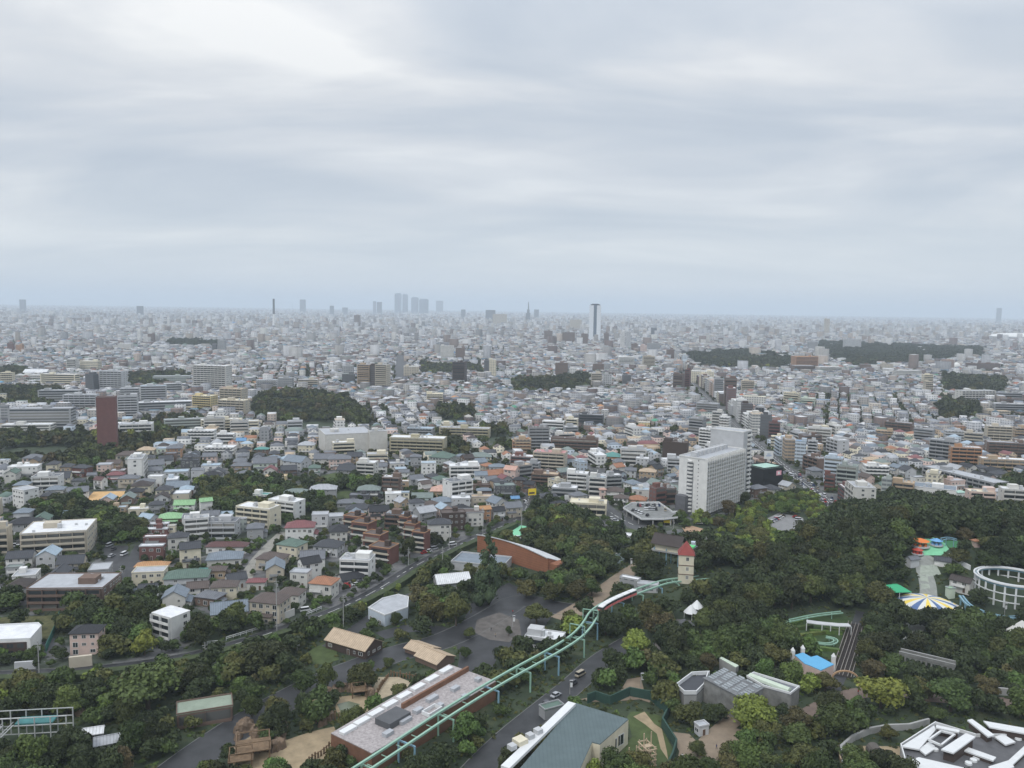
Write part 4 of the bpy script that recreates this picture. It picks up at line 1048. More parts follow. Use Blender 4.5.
B('V', 190, 476, 250, 496, -14, .5, 'bright blue', 'light grey', 'low shed with a bright blue roof', tank=False, mode='plain')
B('V', 364, 336, 412, 368, 0, .6, 'grey', 'brown', 'brown block at the edge of the park wood', detail=0)
B('V', 446, 334, 500, 370, 0, .6, 'brown', 'beige', 'brownish gabled block beside the wood', detail=0)
B('V', 380, 500, 440, 520, 0, .5, 'brown', 'brown', 'brown low apartment row')
# towers on the skyline
SKY = [('K', 77, 78, 106, 125, 'blue grey tower alone above the left horizon'), ('K', 546, 104, 575, 142, 'dark square tower above the left horizon'),
 ('W', 175, 78, 200, 128, 'square tower left of the city centre'), ('W', 295, 103, 312, 140, 'thin small tower between two taller ones'),
 ('W', 468, 85, 481, 132, 'thin tower with a mast left of the twin towers'), ('W', 483, 88, 504, 136, 'rounded short tower left of the twin towers'),
 ('W', 720, 83, 749, 128, 'short curved-top tower right of the city centre'), ('V', 910, 112, 936, 168, 'lone dark tower above the right horizon'),
 ('M', 88, 118, 108, 152, 'small hazy tower right of the spire'), ('M', 555, 190, 580, 225, 'pale hazy block right of the glass tower'), ('W', 820, 118, 838, 150, 'small hazy tower before the thin mast'), ('W', 345, 110, 368, 135, 'low hazy tower block')]
for r, x0, y0, x1, y1, d in SKY:
 B(r, x0, y0, x1, y1 + 6, 0, .8, 'blue grey', 'dark grey', d, name='office_tower', cat='tower', detail=0, mode='band', tank=False)
def skyline_pair():
 # the two big tower groups over the main station: rounded twin shafts and a pair of slabs
 for (x0, y0, x1, y1, n, d) in ((553, 52, 583, 132, 8, 'tallest round-cornered tower over the distant station'), (585, 56, 609, 132, 8, 'round-cornered twin standing right of the tallest distant tower'),
        (620, 68, 651, 134, 4, 'left slab of the paired square towers over the station'), (652, 75, 691, 136, 4, 'wider right slab of the paired square towers')):
  X0, Y0, X1, Y1 = zb('W', x0, y0, x1, y1)
  cx, cy, a, b, h = fit(X0, Y0, X1, Y1 + 1, 0, .8)
  rt = root('office_tower', (cx, cy, 0))
  mb = MB(); pts = []
  for i in range(n * 2):
   t = 2 * math.pi * (i + .5) / (n * 2); e = .5 if n == 8 else .18
   pts.append((a / 2 * math.copysign(abs(math.cos(t)) ** e, math.cos(t)), b / 2 * math.copysign(abs(math.sin(t)) ** e, math.sin(t))))
  mb.poly(pts, 0, h * .95); mb.build('shaft', facade_mat('dark glass facade', srgb((84, 96, 112)), 4, 4, .7, .6, .08, True), rt)
  m2 = MB(); m2.poly([(p[0] * .8, p[1] * .8) for p in pts], h * .95, h); m2.build('crown', mat('tower top', srgb((120, 130, 140))), rt)
  thing(rt, d, 'tower')
skyline_pair()
def glass_tower():
 X0, Y0, X1, Y1 = zb('M', 307, 95, 357, 246)
 cx, cy, a, b, h = fit(X0, Y0, X1, Y1, R(-8), .8)
 rt = root('residential_tower', (cx, cy, 0), R(-8)); W = MB()
 W.box(-a / 2, -b / 2, 0, -a * .12, b / 2, h * .96); W.box(a * .16, -b / 2, 0, a / 2, b / 2, h * .96); W.build('wall', mat('white tower facade', srgb((214, 218, 222))), rt)
 W = MB(); W.box(-a * .12, -b / 2 + 1.5, 0, a * .16, b / 2 - 1.5, h * .97); W.build('glass_front', facade_mat('blue glass facade', srgb((96, 112, 132)), 4, 3.2, .8, .6, .1, True), rt)
 W = MB(); W.box(-a * .42, -b * .4, h * .975, a * .42, b * .4, h * .985); W.box(-a * .3, -b * .3, h * .985, a * .3, b * .3, h); W.box(-a * .40, -b * .38, h * .96, a * .40, b * .38, h * .975); W.build('roof_crown', mat('dark cornice', srgb((60, 66, 74))), rt)
 thing(rt, 'tall slim white tower with a blue glass centre and dark cap', 'tower', None, 'the tall slim tower')
glass_tower()
def masts():
 for r, x, y0, y1, w, d, base in (('W', 72, 76, 186, 3.2, 'tall white and dark chimney rising from a low plant', True), ('W', 145, 85, 122, 2.4, 'thin hazy mast on the left skyline', False), ('W', 870, 95, 126, 3, 'thin hazy mast right of the city centre', False)):
  px, ptop = Z(r, x, y0); _, pb = Z(r, x, y1)
  X, Y = G(px, pb); h = (pb - ptop) / FPX * Y
  if base:
   rt = root('chimney_stack', (X, Y, 0)); mb = MB(); mb.cyl(0, 0, 0, h * .45, 9, 7.5, 10); mb.build('base_shaft', WM('white'), rt)
   mb = MB(); mb.cyl(0, 0, h * .45, h, 7, 6, 10); mb.build('flue', WM('dark grey'), rt); thing(rt, d, 'chimney')
  else:
   mb = MB(); mb.cyl(0, 0, 0, h * .5, w * 2, w * 1.2, 6); mb.cyl(0, 0, h * .5, h, w, w * .4, 6); o = mb.build('mast', WM('dark grey'), None, (X, Y, 0)); thing(o, d, 'mast')
 # stepped tower with a spire
 px, ptop = Z('M', 64, 88); _, pb = Z('M', 64, 168); X, Y = G(px, pb); k = Y / FPX; h = (pb - ptop) * k
 rt = root('television_tower', (X, Y, 0)); mb = MB(); mb.box(-2.2 * k, -2 * k, 0, 2.2 * k, 2 * k, h * .45); mb.box(-1.2 * k, -1.2 * k, h * .45, 1.4 * k, 1.4 * k, h * .62); mb.build('base_block', WM('dark grey'), rt)
 mb = MB(); mb.cyl(.3 * k, 0, h * .62, h, .7 * k, .3 * k, 6); mb.build('spire', WM('dark grey'), rt); thing(rt, 'stepped grey tower carrying a slim spire on the skyline', 'tower')
 # white observatory dome on a low block
 cx, cy = GZr('V', 752, 358); mb = MB()
 rt = root('domed_building', (cx, cy, 0)); mb.box(-16, -9, 0, 16, 9, 8); mb.build('wall', WM('off-white'), rt)
 mb = MB(); rr = 9
 for i in range(5):
  z0, z1 = rr * math.sin(i * math.pi / 10), rr * math.sin((i + 1) * math.pi / 10); mb.cyl(0, 0, 8 + z0, 8 + z1, rr * math.cos(i * math.pi / 10), max(rr * math.cos((i + 1) * math.pi / 10), .1), 16)
 mb.build('dome', WM('white'), rt); thing(rt, 'white dome on a low building in the right-hand town', 'observatory')
 # great white stadium roof near the right horizon
 x0, y0, x1, y1 = zb('V', 880, 206, 1090, 238); X, Y = G((x0 + x1) / 2, y1); k = Y / FPX; w = (x1 - x0) * k
 rt = root('stadium', (X, Y, 0)); mb = MB(); n = 24
 pts = [(w / 2 * math.cos(2 * math.pi * i / n), w * .3 * math.sin(2 * math.pi * i / n)) for i in range(n)]
 mb.poly([(p[0] * .98, p[1] * .98) for p in pts], 0, 14 * 1.2); mb.build('wall', WM('light grey'), rt)
 mb = MB(); hh = (y1 - y0) * k * .42
 prev = pts; pz = 16.8
 for s_, zf in ((.85, .45), (.6, .8), (.3, .96), (.02, 1)):
  cur = [(p[0] * s_, p[1] * s_) for p in pts]; cz = 16.8 + hh * zf
  mb.add([(p[0], p[1], pz) for p in prev] + [(p[0], p[1], cz) for p in cur], [(i, (i + 1) % n, n + (i + 1) % n, n + i) for i in range(n)]); prev, pz = cur, cz
 mb.build('roof', WM('white'), rt); thing(rt, 'huge pale shallow-domed stadium roof near the right horizon', 'stadium')
 # white gabled sports hall on the left
 H('K', 90, 350, 206, 386, 5, .5, 'gable', 'white', 'white', 'white sports hall with a shallow gabled roof beside the school', name='sports_hall', cat='hall', win=False, wing=False)
masts()
# ---------------------------------------------------------------- the big white apartment slab by the park
def big_slab():
 p1 = G(703, 518); p2 = G(741, 503)
 th = math.atan2(p2[1] - p1[1], p2[0] - p1[0]); ln = math.hypot(p2[0] - p1[0], p2[1] - p1[1]); w = 18
 H_ = 37.0; fl = 15; fh = H_ / fl
 nx, ny = -math.sin(th), math.cos(th)            # away from the long face, to the left of the picture
 cx, cy = (p1[0] + p2[0]) / 2 + nx * w / 2, (p1[1] + p2[1]) / 2 + ny * w / 2
 mark_rect(cx, cy, ln + 6, w + 12, th, 1, 2)
 rt = root('apartment_building', (cx, cy, 0), th)
 W = MB(); W.box(-ln / 2, -w / 2, 0, ln / 2, w / 2, H_); W.build('wall', WM('white'), rt)
 rb = flat_roof(ln, w, .2, .9); rb.build('roof', [WM('white'), RM('light grey')], rt, (0, 0, H_))
 for f in range(1, fl):
  mb = MB(); L_ = ln * .985; mb.box(-L_ / 2, -1.5, 0, L_ / 2, 0, .2); mb.box(-L_ / 2, -1.5, .2, L_ / 2, -1.38, 1.0)
  mb.build('balcony', WM('light grey'), rt, (0, -w / 2, f * fh))
  g = MB(); g.box(-L_ / 2 + .3, -.08, .2, L_ / 2 - .3, 0, fh - .7); g.build('window', glass_mat(), rt, (0, -w / 2, f * fh))
 g = MB(); g.box(-ln * .48, -.08, .3, ln * .48, 0, fh - .5); g.build('lobby_glazing', glass_mat(), rt, (0, -w / 2, 0))
 for i in range(18):
  mb = MB(); u = -ln / 2 + ln * i / 17; u = max(u, -ln / 2 + .25); u = min(u, ln / 2 - .25)
  mb.box(-.22, -1.9, fh, .22, -.0, H_ + .6); mb.build('pier', WM('white'), rt, (u, -w / 2, 0))
 # end wall: stack of small curved balconies and a dark base
 for f in range(1, fl):
  mb = MB(); pts = [(0, 1.9), (-1.3, 1.5), (-1.7, 0), (-1.3, -1.5), (0, -1.9)]
  mb.poly(pts, 0, 1.05); mb.build('end_balcony', WM('white'), rt, (-ln / 2 - .02, 1.0, f * fh))
  put('window', window_mesh(), rt, (-ln / 2, -4.6, f * fh + 1), -math.pi / 2, (.7, 1, .8))
 mb = MB(); mb.box(-.12, -2.2, 0, 0, 2.2, H_ - 3); mb.build('end_glazing', mat('grey steel screen', (.2, .21, .22)), rt, (-ln / 2, 1.0, 0))  # flat panel in one even grey behind the end balconies
 mb = MB(); mb.box(0, 0, 0, 5.5, 7, 13); mb.build('base_block', mat('dark grey base', (.12, .12, .13)), rt, (-ln / 2 - 5.6, .9, 0))
 for i in range(8):
  mb = MB(); mb.box(-1.7, -2.2, .2, 1.7, 2.2, 3.1); mb.build('roof_box', WM('light grey'), rt, (-ln / 2 + 6 + i * (ln - 14) / 7, 1.5, H_))
 thing(rt, 'long white fifteen-storey apartment slab with ribbed balconies by the park', 'apartment building', None, 'the big white slab')
 # stair tower at its far end
 tx, ty = cx + math.cos(th) * (ln / 2 + 7) - math.sin(th) * 1, cy + math.sin(th) * (ln / 2 + 7) + math.cos(th) * 1
 rt = root('apartment_building', (tx, ty, 0), th); h2 = 48
 W = MB(); W.box(-6, -9.5, 0, 6.5, 15, h2); W.build('wall', WM('light grey'), rt)
 flat_roof(12.5, 24.5, .15, .9).build('roof', [WM('white'), RM('light grey')], rt, (.25, 2.75, h2))
 for f in range(2, 16):
  mb = MB(); mb.box(-2.6, -1.3, 0, 2.6, 0, 1.1); mb.build('balcony', WM('white'), rt, (2.8, -9.5, f * 3))
  mb = MB(); mb.box(-2.3, -.07, 1.1, 2.3, 0, 2.4); mb.build('window', glass_mat(), rt, (2.8, -9.5, f * 3))
 mark_rect(tx, ty, 16, 28, th, 1, 2)
 thing(rt, 'taller pale tower joined to the far end of the big white slab', 'apartment building')
big_slab()
def black_hall():
 X0, Y0, X1, Y1 = zb('D', 752, 118, 938, 256)
 cx, cy, a, b, h = fit(X0, Y0, X1, Y1, R(30), .8)
 mark_rect(cx, cy, a, b, R(30), 1, 2)
 rt = root('amusement_hall', (cx, cy, 0), R(30)); W = MB(); W.box(-a / 2, -b / 2, 0, a / 2, b / 2, h); W.build('wall', WM('black'), rt)
 flat_roof(a, b, .2, .9).build('roof', [WM('black'), RM('mint')], rt, (0, 0, h))
 g = MB()
 g.box(-2.6, -.1, 0, 2.6, 0, 3.4, 0); s = g.build('sign_panel', mat('pink sign', srgb((230, 170, 180))), rt, (a * .28, -b / 2, h * .62))
 g = MB(); g.cyl(0, 0, -.05, .05, 1.1, n=12)
 e = g.build('sign_emblem', mat('white sign paint', (.8, .8, .8)), s, (0, -.14, 1.7)); e.rotation_euler = (math.pi / 2, 0, 0)
 thing(rt, 'big black windowless hall with a pale mint roof and small pink sign', 'hall', None, 'the black hall')
 # billboard on posts behind it
 x, y = GZr('D', 858, 205); k = y / FPX
 rt = root('billboard', (x, y, 0), R(6)); w = 48 / 5.12 * k; zt = (G and 0)
 top = CAM_H - (Z('D', 0, 75)[1] - 314) / FPX * y * 1.0
 mb = MB(); mb.box(-w / 2, -.3, top - w * .85, w / 2, .3, top); mb.build('panel', WM('white'), rt)
 mb = MB(); mb.box(-w * .38, -.5, 0, -w * .30, -.0 + .5, top - w * .85); mb.box(w * .30, -.5, 0, w * .38, .5, top - w * .85); mb.build('posts', WM('dark grey'), rt)
 mb = MB(); mb.box(-w * .3, -.42, top - w * .55, w * .3, -.31, top - w * .45); mb.box(-w * .2, -.42, top - w * .35, w * .2, -.31, top - w * .27); mb.build('printed_stripe', mat('pale sign print', srgb((150, 170, 200))), rt)
 thing(rt, 'white billboard with faint print standing above the black hall', 'billboard')
black_hall()
# ---------------------------------------------------------------- individually measured houses and small blocks of the near town
for t in [  # region, extent, heading, width ratio, roof, roof colour, wall colour, description
 ('A', -10, 100, 36, 160, 20, .8, 'flat', 'white', 'white', 'white block at the left edge above the long flat-roofed one'),
 ('A', 38, 122, 216, 202, 14, .5, 'flat', 'white', 'white', 'long white house with brilliant white flat roof among trees'),
 ('A', 214, 158, 372, 236, 20, .7, 'gable', 'dark grey', 'cream', 'cream house with grey gable and round-cornered terrace'),
 ('A', 62, 218, 202, 356, -28, .8, 'flat', 'light grey', 'white', 'pale four-storey house with blue balconies above brown bank'),
 ('A', 343, 234, 457, 306, 25, .7, 'gable', 'grey', 'white', None), ('A', 365, 193, 442, 238, 10, .7, 'hip', 'dark grey', 'grey', None),
 ('A', 368, 122, 476, 190, -10, .7, 'hip', 'dark grey', 'brick red', 'brick red house with dark hip roof below the brick tower'),
 ('A', 444, 165, 500, 205, 15, .7, 'gable', 'grey', 'off-white', None), ('A', 478, 185, 552, 256, -15, .8, 'gable', 'maroon', 'white', 'white house with a maroon gable in the left cluster'),
 ('A', 112, 70, 236, 126, 12, .7, 'hip', 'grey', 'pink', 'wide pinkish house with grey hip roof near the tall trees'),
 ('A', 540, 100, 632, 160, 8, .7, 'gable', 'brown', 'tan', None), ('A', 592, 54, 728, 116, 12, .6, 'hip', 'brown', 'beige', 'wide beige house with two brown roofs right of the brick tower'),
 ('A', 700, 32, 802, 90, 10, .7, 'hip', 'tan', 'cream', None), ('A', 800, 36, 880, 85, 10, .7, 'flat', 'pale blue', 'pale green', 'pale blue flat-roofed shed house beside a tan one'),
 ('A', 850, 22, 938, 92, 15, .8, 'hip', 'grey', 'orange', 'orange-brown walled house with grey hip roof'),
 ('A', 738, 96, 842, 165, 28, .8, 'gable', 'grey', 'pale green', 'pale green house with steep grey gable'), ('A', 604, 176, 722, 246, 10, .6, 'hip', 'grey', 'beige', None),
 ('A', 668, 206, 788, 290, 12, .8, 'hip', 'dark brown', 'cream', 'cream house with a large dark brown pyramid roof'), ('A', 756, 178, 842, 240, 8, .6, 'flat', 'white', 'white', None),
 ('A', 838, 148, 972, 204, 15, .6, 'flat', 'pale blue', 'light grey', 'low house with a wide pale blue flat roof'), ('A', 845, 208, 982, 280, 10, .7, 'gable', 'blue grey', 'grey', 'grey house with a blue grey sheet gable by the hedge'),
 ('A', 668, 118, 742, 168, 10, .7, 'hip', 'brown', 'brown', None), ('A', 960, 60, 1024, 100, 10, .6, 'flat', 'light grey', 'grey', None), ('A', 925, 95, 1024, 160, 10, .6, 'flat', 'dark grey', 'dark grey', 'dark grey wide house near the white compound'),
 ('A', 320, 356, 436, 408, 18, .6, 'gable', 'pale blue', 'grey', 'low house with pale blue sheet roofs left of the wood'), ('A', 36, 390, 222, 506, 15, .7, 'hip', 'charcoal', 'grey', 'large charcoal-roofed house behind the beige apartment block'),
 ('A', 558, 334, 657, 392, 12, .6, 'flat', 'pale blue', 'tan', 'tan house under a pale blue flat roof'), ('A', 655, 338, 776, 388, 12, .6, 'flat', 'white', 'cream', 'cream house with white roof beside a pale blue one'),
 ('A', 760, 308, 847, 382, 15, .8, 'hip', 'dark grey', 'grey', None), ('A', 888, 304, 1008, 370, 10, .6, 'gable', 'pale green', 'white', 'white house with pale green gable, the long upper one'),
 ('A', 803, 368, 952, 432, 10, .7, 'hip', 'pale green', 'brown', 'brown house with bright pale green roof'), ('A', 708, 372, 812, 455, -20, .7, 'gable', 'pale blue', 'light grey', 'pale blue gabled house beside the row of red terraces'),
 ('A', 755, 420, 872, 476, 8, .35, 'flat', 'white', 'red brown', 'uppermost of the four stepped red-brown row houses'), ('A', 748, 446, 868, 512, 8, .35, 'flat', 'white', 'red brown', 'second from the top of the stepped red-brown row houses'),
 ('A', 733, 484, 862, 550, 8, .35, 'flat', 'white', 'red brown', 'third from the top of the stepped red-brown row houses'), ('A', 712, 530, 848, 618, 8, .35, 'flat', 'white', 'red brown', 'lowest of the four stepped red-brown row houses'),
 ('A', 858, 432, 905, 500, 10, .8, 'flat', 'cream', 'cream', None), ('A', 918, 515, 1030, 652, 25, .8, 'gable', 'dark grey', 'cream', 'cream house with steep dark gables and white trim'),
 ('A', 690, 618, 872, 690, 8, .4, 'hip', 'orange', 'beige', 'house under a long bright orange-tan roof'), ('A', 674, 645, 862, 748, 10, .6, 'flat', 'light grey', 'cream', 'cream flat-roofed house with a wooden deck below the orange roof'),
 ('A', 28, 636, 130, 704, 10, .6, 'flat', 'greenish grey', 'grey', 'grey shed with a greenish roof beside parked cars'),
 ('B', 430, 245, 560, 330, 12, .6, 'hip', 'greenish grey', 'light grey', 'grey three-storey house with greenish pyramid roof'), ('B', 563, 224, 702, 312, 8, .6, 'hip', 'light grey', 'grey', 'broad grey house with light roof and long balcony beside a lawn'),
 ('B', -5, 292, 66, 372, 30, .7, 'gable', 'pale green', 'white', 'white house with a pale green roof cut by trees'), ('B', 5, 358, 105, 415, 12, .7, 'gable', 'grey', 'white', None), ('B', 108, 362, 176, 404, 15, .7, 'gable', 'pale blue', 'white', 'white house with pale blue roof beside the flat apartments'),
 ('B', 30, 518, 252, 582, 3, .35, 'hip', 'maroon', 'white', 'long white house under a long maroon roof'), ('B', 34, 562, 222, 652, 14, .7, 'hip', 'blue grey', 'off-white', 'wide house with blue grey hip roof below the maroon one'),
 ('B', 436, 408, 592, 516, 8, .7, 'hip', 'red', 'white', 'white two-storey house with a dull red hip roof'), ('B', 392, 495, 552, 614, -20, .8, 'hip', 'green', 'cream', 'cream house with a green roof and little pediment'),
 ('B', 286, 568, 458, 674, -8, .7, 'hip', 'brown', 'beige', 'beige house with wide brown hip roof and round terrace'), ('B', 580, 502, 742, 602, -10, .8, 'hip', 'dark grey', 'light grey', 'grey house with big dark grey pyramid roof and white balcony'),
 ('B', 500, 588, 622, 722, 35, .8, 'gable', 'charcoal', 'white', 'white house with black gable and tall dark window slot'), ('B', 572, 366, 660, 474, 8, .8, 'flat', 'light grey', 'light grey', 'pale grey four-storey house with narrow balconies'),
 ('B', 564, 692, 712, 775, -8, .8, 'hip', 'terracotta', 'light grey', 'grey house with an orange-tan hip roof by the road'), ('B', 703, 668, 842, 744, 30, .7, 'gable', 'charcoal', 'white', 'white house with charcoal gable beside blue tarpaulins'),
 ('B', 60, 712, 195, 775, -12, .7, 'hip', 'brown', 'grey', None), ('B', 128, 672, 242, 768, 30, .8, 'gable', 'dark grey', 'light grey', 'light grey house with steep grey gable near the lane'), ('B', 240, 705, 342, 770, 5, .6, 'hip', 'red', 'off-white', 'small off-white house with a red roof beside the lane'),
 ('B', 40, 640, 140, 715, 10, .8, 'hip', 'brown', 'tan', None), ('B', -5, 655, 50, 705, 5, .8, 'gable', 'teal', 'grey', 'small house with a teal roof at the wood edge'),
 ('B', 703, 300, 840, 345, 5, .5, 'hip', 'grey', 'grey', None), ('B', 745, 325, 882, 382, 8, .6, 'hip', 'dark grey', 'white', None), ('B', 805, 228, 925, 304, 5, .7, 'hip', 'greenish grey', 'dark grey', 'dark house with greenish tiled roof in the tree shade'),
 ('B', 765, 270, 870, 316, 5, .6, 'flat', 'grey', 'dark grey', None), ('B', 700, 122, 820, 216, -12, .8, 'gable', 'dark grey', 'grey', 'large grey house with several dark gables'), ('B', 583, 68, 690, 132, 8, .7, 'gable', 'grey', 'off-white', None),
 ('B', 660, 70, 772, 152, 12, .7, 'hip', 'grey', 'pink', None), ('B', 753, 60, 832, 132, 8, .8, 'gable', 'dark grey', 'tan', None), ('B', 424, 72, 572, 168, -25, .7, 'gable', 'blue grey', 'light grey', 'big blue grey roofed temple-like house with crossed gables'),
 ('B', 272, 84, 396, 164, 15, .7, 'gable', 'grey', 'pale green', 'pale mint walled house with grey gable'), ('B', 333, 176, 448, 226, 8, .5, 'flat', 'tan', 'yellow', 'low yellow-ochre house in the trees'), ('B', 172, 154, 306, 210, 5, .7, 'hip', 'grey', 'light grey', None),
 ('B', 158, 112, 272, 168, 5, .6, 'hip', 'grey', 'tan', None), ('B', 5, 118, 112, 174, 12, .7, 'flat', 'pale blue', 'white', 'white villa with a pale blue roof below the white compound'), ('B', 10, 160, 118, 216, 5, .6, 'hip', 'charcoal', 'grey', None),
 ('B', 279, 34, 356, 82, 5, .6, 'hip', 'teal', 'brown', 'brown house with teal pyramid roof near the school'), ('B', 500, 5, 592, 76, 5, .8, 'hip', 'light grey', 'cream', 'cream three-storey house left of the windowless hall'),
 ('B', 185, -12, 240, 42, 10, .8, 'gable', 'bright blue', 'white', 'white house with a bright blue roof'), ('B', 948, 262, 1030, 346, 10, .7, 'flat', 'white', 'white', None), ('B', 235, 170, 305, 205, 10, .7, 'flat', 'cream', 'cream', None),
 ('C', 108, 108, 184, 192, 8, .7, 'flat', 'pale blue', 'white', 'white cubic house with pale blue roof'), ('C', 148, 52, 288, 142, -20, .9, 'hip', 'green', 'greenish grey', 'large green-grey hip-roofed hall below the banded block'), ('C', 54, 65, 110, 150, 5, .8, 'hip', 'grey', 'grey', None),
 ('C', 378, 158, 448, 228, 10, .8, 'gable', 'blue grey', 'white', None), ('C', 350, 62, 468, 118, 5, .6, 'hip', 'greenish grey', 'cream', None), ('C', 284, 70, 350, 105, 5, .6, 'hip', 'blue grey', 'grey', None), ('C', 530, 128, 612, 218, -25, .8, 'gable', 'salmon', 'pink', 'salmon pink house with pink gable roof'),
 ('C', 455, 120, 540, 180, 5, .6, 'hip', 'blue grey', 'light grey', None), ('C', 575, 184, 650, 262, -15, .8, 'hip', 'charcoal', 'brown', 'brown house with charcoal hip roof near the yellow sign'), ('C', 630, 205, 698, 270, -20, .8, 'gable', 'charcoal', 'brown', 'dark gabled house touching the yellow sign'),
 ('C', 478, 218, 592, 296, 8, .7, 'flat', 'greenish grey', 'dark grey', 'dark house with a floating greenish flat roof'), ('C', 92, 203, 162, 275, 35, .7, 'gable', 'brown', 'white', 'white wedge-shaped house with sloping parapet'), ('C', 155, 228, 262, 295, 0, .95, 'hip', 'salmon', 'tan', 'round tent-shaped house with pinkish beige roof'),
 ('C', 242, 232, 306, 288, 10, .7, 'hip', 'bright blue', 'grey', 'small house with bright blue arched roof'), ('C', 44, 298, 124, 398, 15, .8, 'hip', 'dark grey', 'light grey', None), ('C', 108, 308, 202, 378, 15, .7, 'hip', 'brown', 'off-white', None), ('C', 162, 288, 272, 364, 10, .7, 'hip', 'blue grey', 'grey', None),
 ('C', 262, 284, 360, 362, 5, .7, 'flat', 'white', 'light grey', 'light grey house with a white flat roof among darker ones'), ('C', 364, 278, 482, 342, 5, .5, 'flat', 'tan', 'beige', None), ('C', 393, 243, 466, 288, 5, .6, 'hip', 'blue grey', 'brown', None), ('C', 372, 224, 462, 262, 5, .4, 'flat', 'brown', 'brown', None),
 ('C', 205, 354, 336, 466, 12, .6, 'flat', 'brown', 'dark brown', 'dark timber house with brown flat roof and open stair'), ('C', 284, 350, 428, 444, 8, .6, 'flat', 'brown', 'off-white', 'off-white house with brown roof and white balcony boxes'), ('C', 398, 334, 467, 424, 20, .7, 'gable', 'orange', 'orange', 'ochre orange house with pale gable end'),
 ('C', 464, 338, 540, 418, 20, .8, 'gable', 'charcoal', 'light grey', 'grey house with charcoal roof right of the ochre one'), ('C', 520, 312, 628, 398, 20, .8, 'gable', 'grey', 'beige', 'beige-grey gabled house above the hedge road'), ('C', 140, 392, 262, 520, 10, .7, 'hip', 'dark grey', 'off-white', 'tall off-white house with dark roof above the hedge road'),
 ('C', 715, 268, 806, 332, 5, .7, 'hip', 'dark grey', 'grey', None), ('C', 768, 308, 858, 376, 10, .8, 'hip', 'charcoal', 'white', None), ('C', 948, 432, 1030, 490, -10, .7, 'hip', 'dark brown', 'brown', 'low house with dark brown hip roof near the park edge'), ('C', 565, 285, 612, 325, 10, .7, 'gable', 'bright blue', 'grey', 'little shed with a bright blue roof above the crossing'),
 ('C', -5, 262, 48, 330, 5, .7, 'flat', 'pale blue', 'cream', None), ('C', 60, 268, 168, 318, 5, .6, 'gable', 'greenish grey', 'pale green', None), ('C', -5, 205, 45, 262, 5, .7, 'flat', 'white', 'tan', None), ('C', -5, 150, 48, 206, 5, .7, 'gable', 'grey', 'white', None),
 ('D', 182, 85, 252, 148, -12, .8, 'flat', 'white', 'light grey', None), ('D', 145, 278, 242, 335, -18, .8, 'hip', 'terracotta', 'tan', 'terracotta-roofed house beside the rooftop car park'), ('D', 162, 240, 252, 305, -10, .7, 'flat', 'pale blue', 'off-white', None), ('D', 30, 236, 122, 300, -10, .8, 'hip', 'brown', 'off-white', None),
 ('D', 70, 275, 145, 336, -10, .8, 'hip', 'brown', 'white', None), ('D', 20, 58, 108, 122, -12, .9, 'hip', 'teal', 'orange', 'orange-walled house under a dark teal pyramid roof'), ('D', -5, 245, 30, 300, 0, .7, 'hip', 'salmon', 'pink', None), ('D', -5, 308, 18, 385, 0, .7, 'flat', 'cream', 'cream', None),
 ('D', 82, 122, 130, 165, 30, .7, 'gable', 'white', 'white', None), ('D', 128, 138, 188, 195, -15, .7, 'gable', 'grey', 'light grey', None), ('D', 200, 140, 288, 205, -15, .7, 'hip', 'tan', 'tan', None), ('D', 328, 168, 392, 236, 40, .5, 'gable', 'blue grey', 'grey', 'long blue grey gable against the big white slab'),
 ('E', 440, 182, 520, 240, 10, .7, 'flat', 'light grey', 'white', None), ('E', 380, 90, 430, 160, -20, .8, 'gable', 'dark grey', 'pale blue', 'light blue house with dark roof amid apartments'), ('E', 470, 285, 530, 320, -15, .7, 'hip', 'blue grey', 'light grey', None),
 ('E', 138, 232, 248, 300, 10, .6, 'flat', 'cream', 'cream', 'cream single building at the edge of the hill wood'), ('E', 220, 272, 292, 320, 15, .7, 'flat', 'white', 'white', None), ('E', 660, 255, 728, 300, 10, .8, 'hip', 'mint', 'white', 'white house with mint green pyramid roof'),
 ('E', 600, 300, 720, 352, -8, .5, 'flat', 'light grey', 'off-white', 'low off-white shed row above the hill wood'), ('E', 195, 85, 300, 135, 5, .6, 'hip', 'tan', 'cream', None), ('E', 20, 20, 90, 55, 0, .8, 'flat', 'mint', 'white', None),
 ('F', 280, 184, 426, 312, 8, .75, 'hip', 'charcoal', 'pink', 'pinkish cream house with a pointed charcoal roof above a stone garage'),
 ('F', 752, 10, 846, 84, 15, .7, 'gable', 'brown', 'white', None), ('F', 785, 45, 912, 120, -15, .7, 'hip', 'grey', 'brown', None), ('F', 850, 85, 1000, 190, 20, .7, 'gable', 'blue grey', 'cream', 'cream house under blue grey crossed gables at the wood edge'), ('F', 556, 20, 640, 100, 15, .6, 'gable', 'dark grey', 'white', 'low dark-roofed house beside a bright playground slide'),
 ('F', 850, 5, 965, 92, 10, .7, 'hip', 'brown', 'cream', 'cream house with brown hip roof and a big dark window'), ('F', 500, 35, 562, 92, 10, .6, 'gable', 'blue grey', 'grey', None),
 ('S', 200, 52, 366, 185, -12, .75, 'hip', 'brown', 'beige', 'beige house with a big brown-grey roof above a white retaining wall'), ('S', 312, 32, 428, 125, -10, .8, 'hip', 'brown', 'off-white', None), ('S', 440, -12, 560, 90, -12, .8, 'hip', 'terracotta', 'off-white', 'white house with a pale terracotta roof behind the guard rail'),
 ('S', 362, -40, 452, 40, -8, .7, 'flat', 'light grey', 'off-white', None)]:
 r, x0, y0, x1, y1, th, ra, rf, rc, wc, d = t
 H(r, x0, y0, x1, y1, th, ra, rf, rc, wc, d)
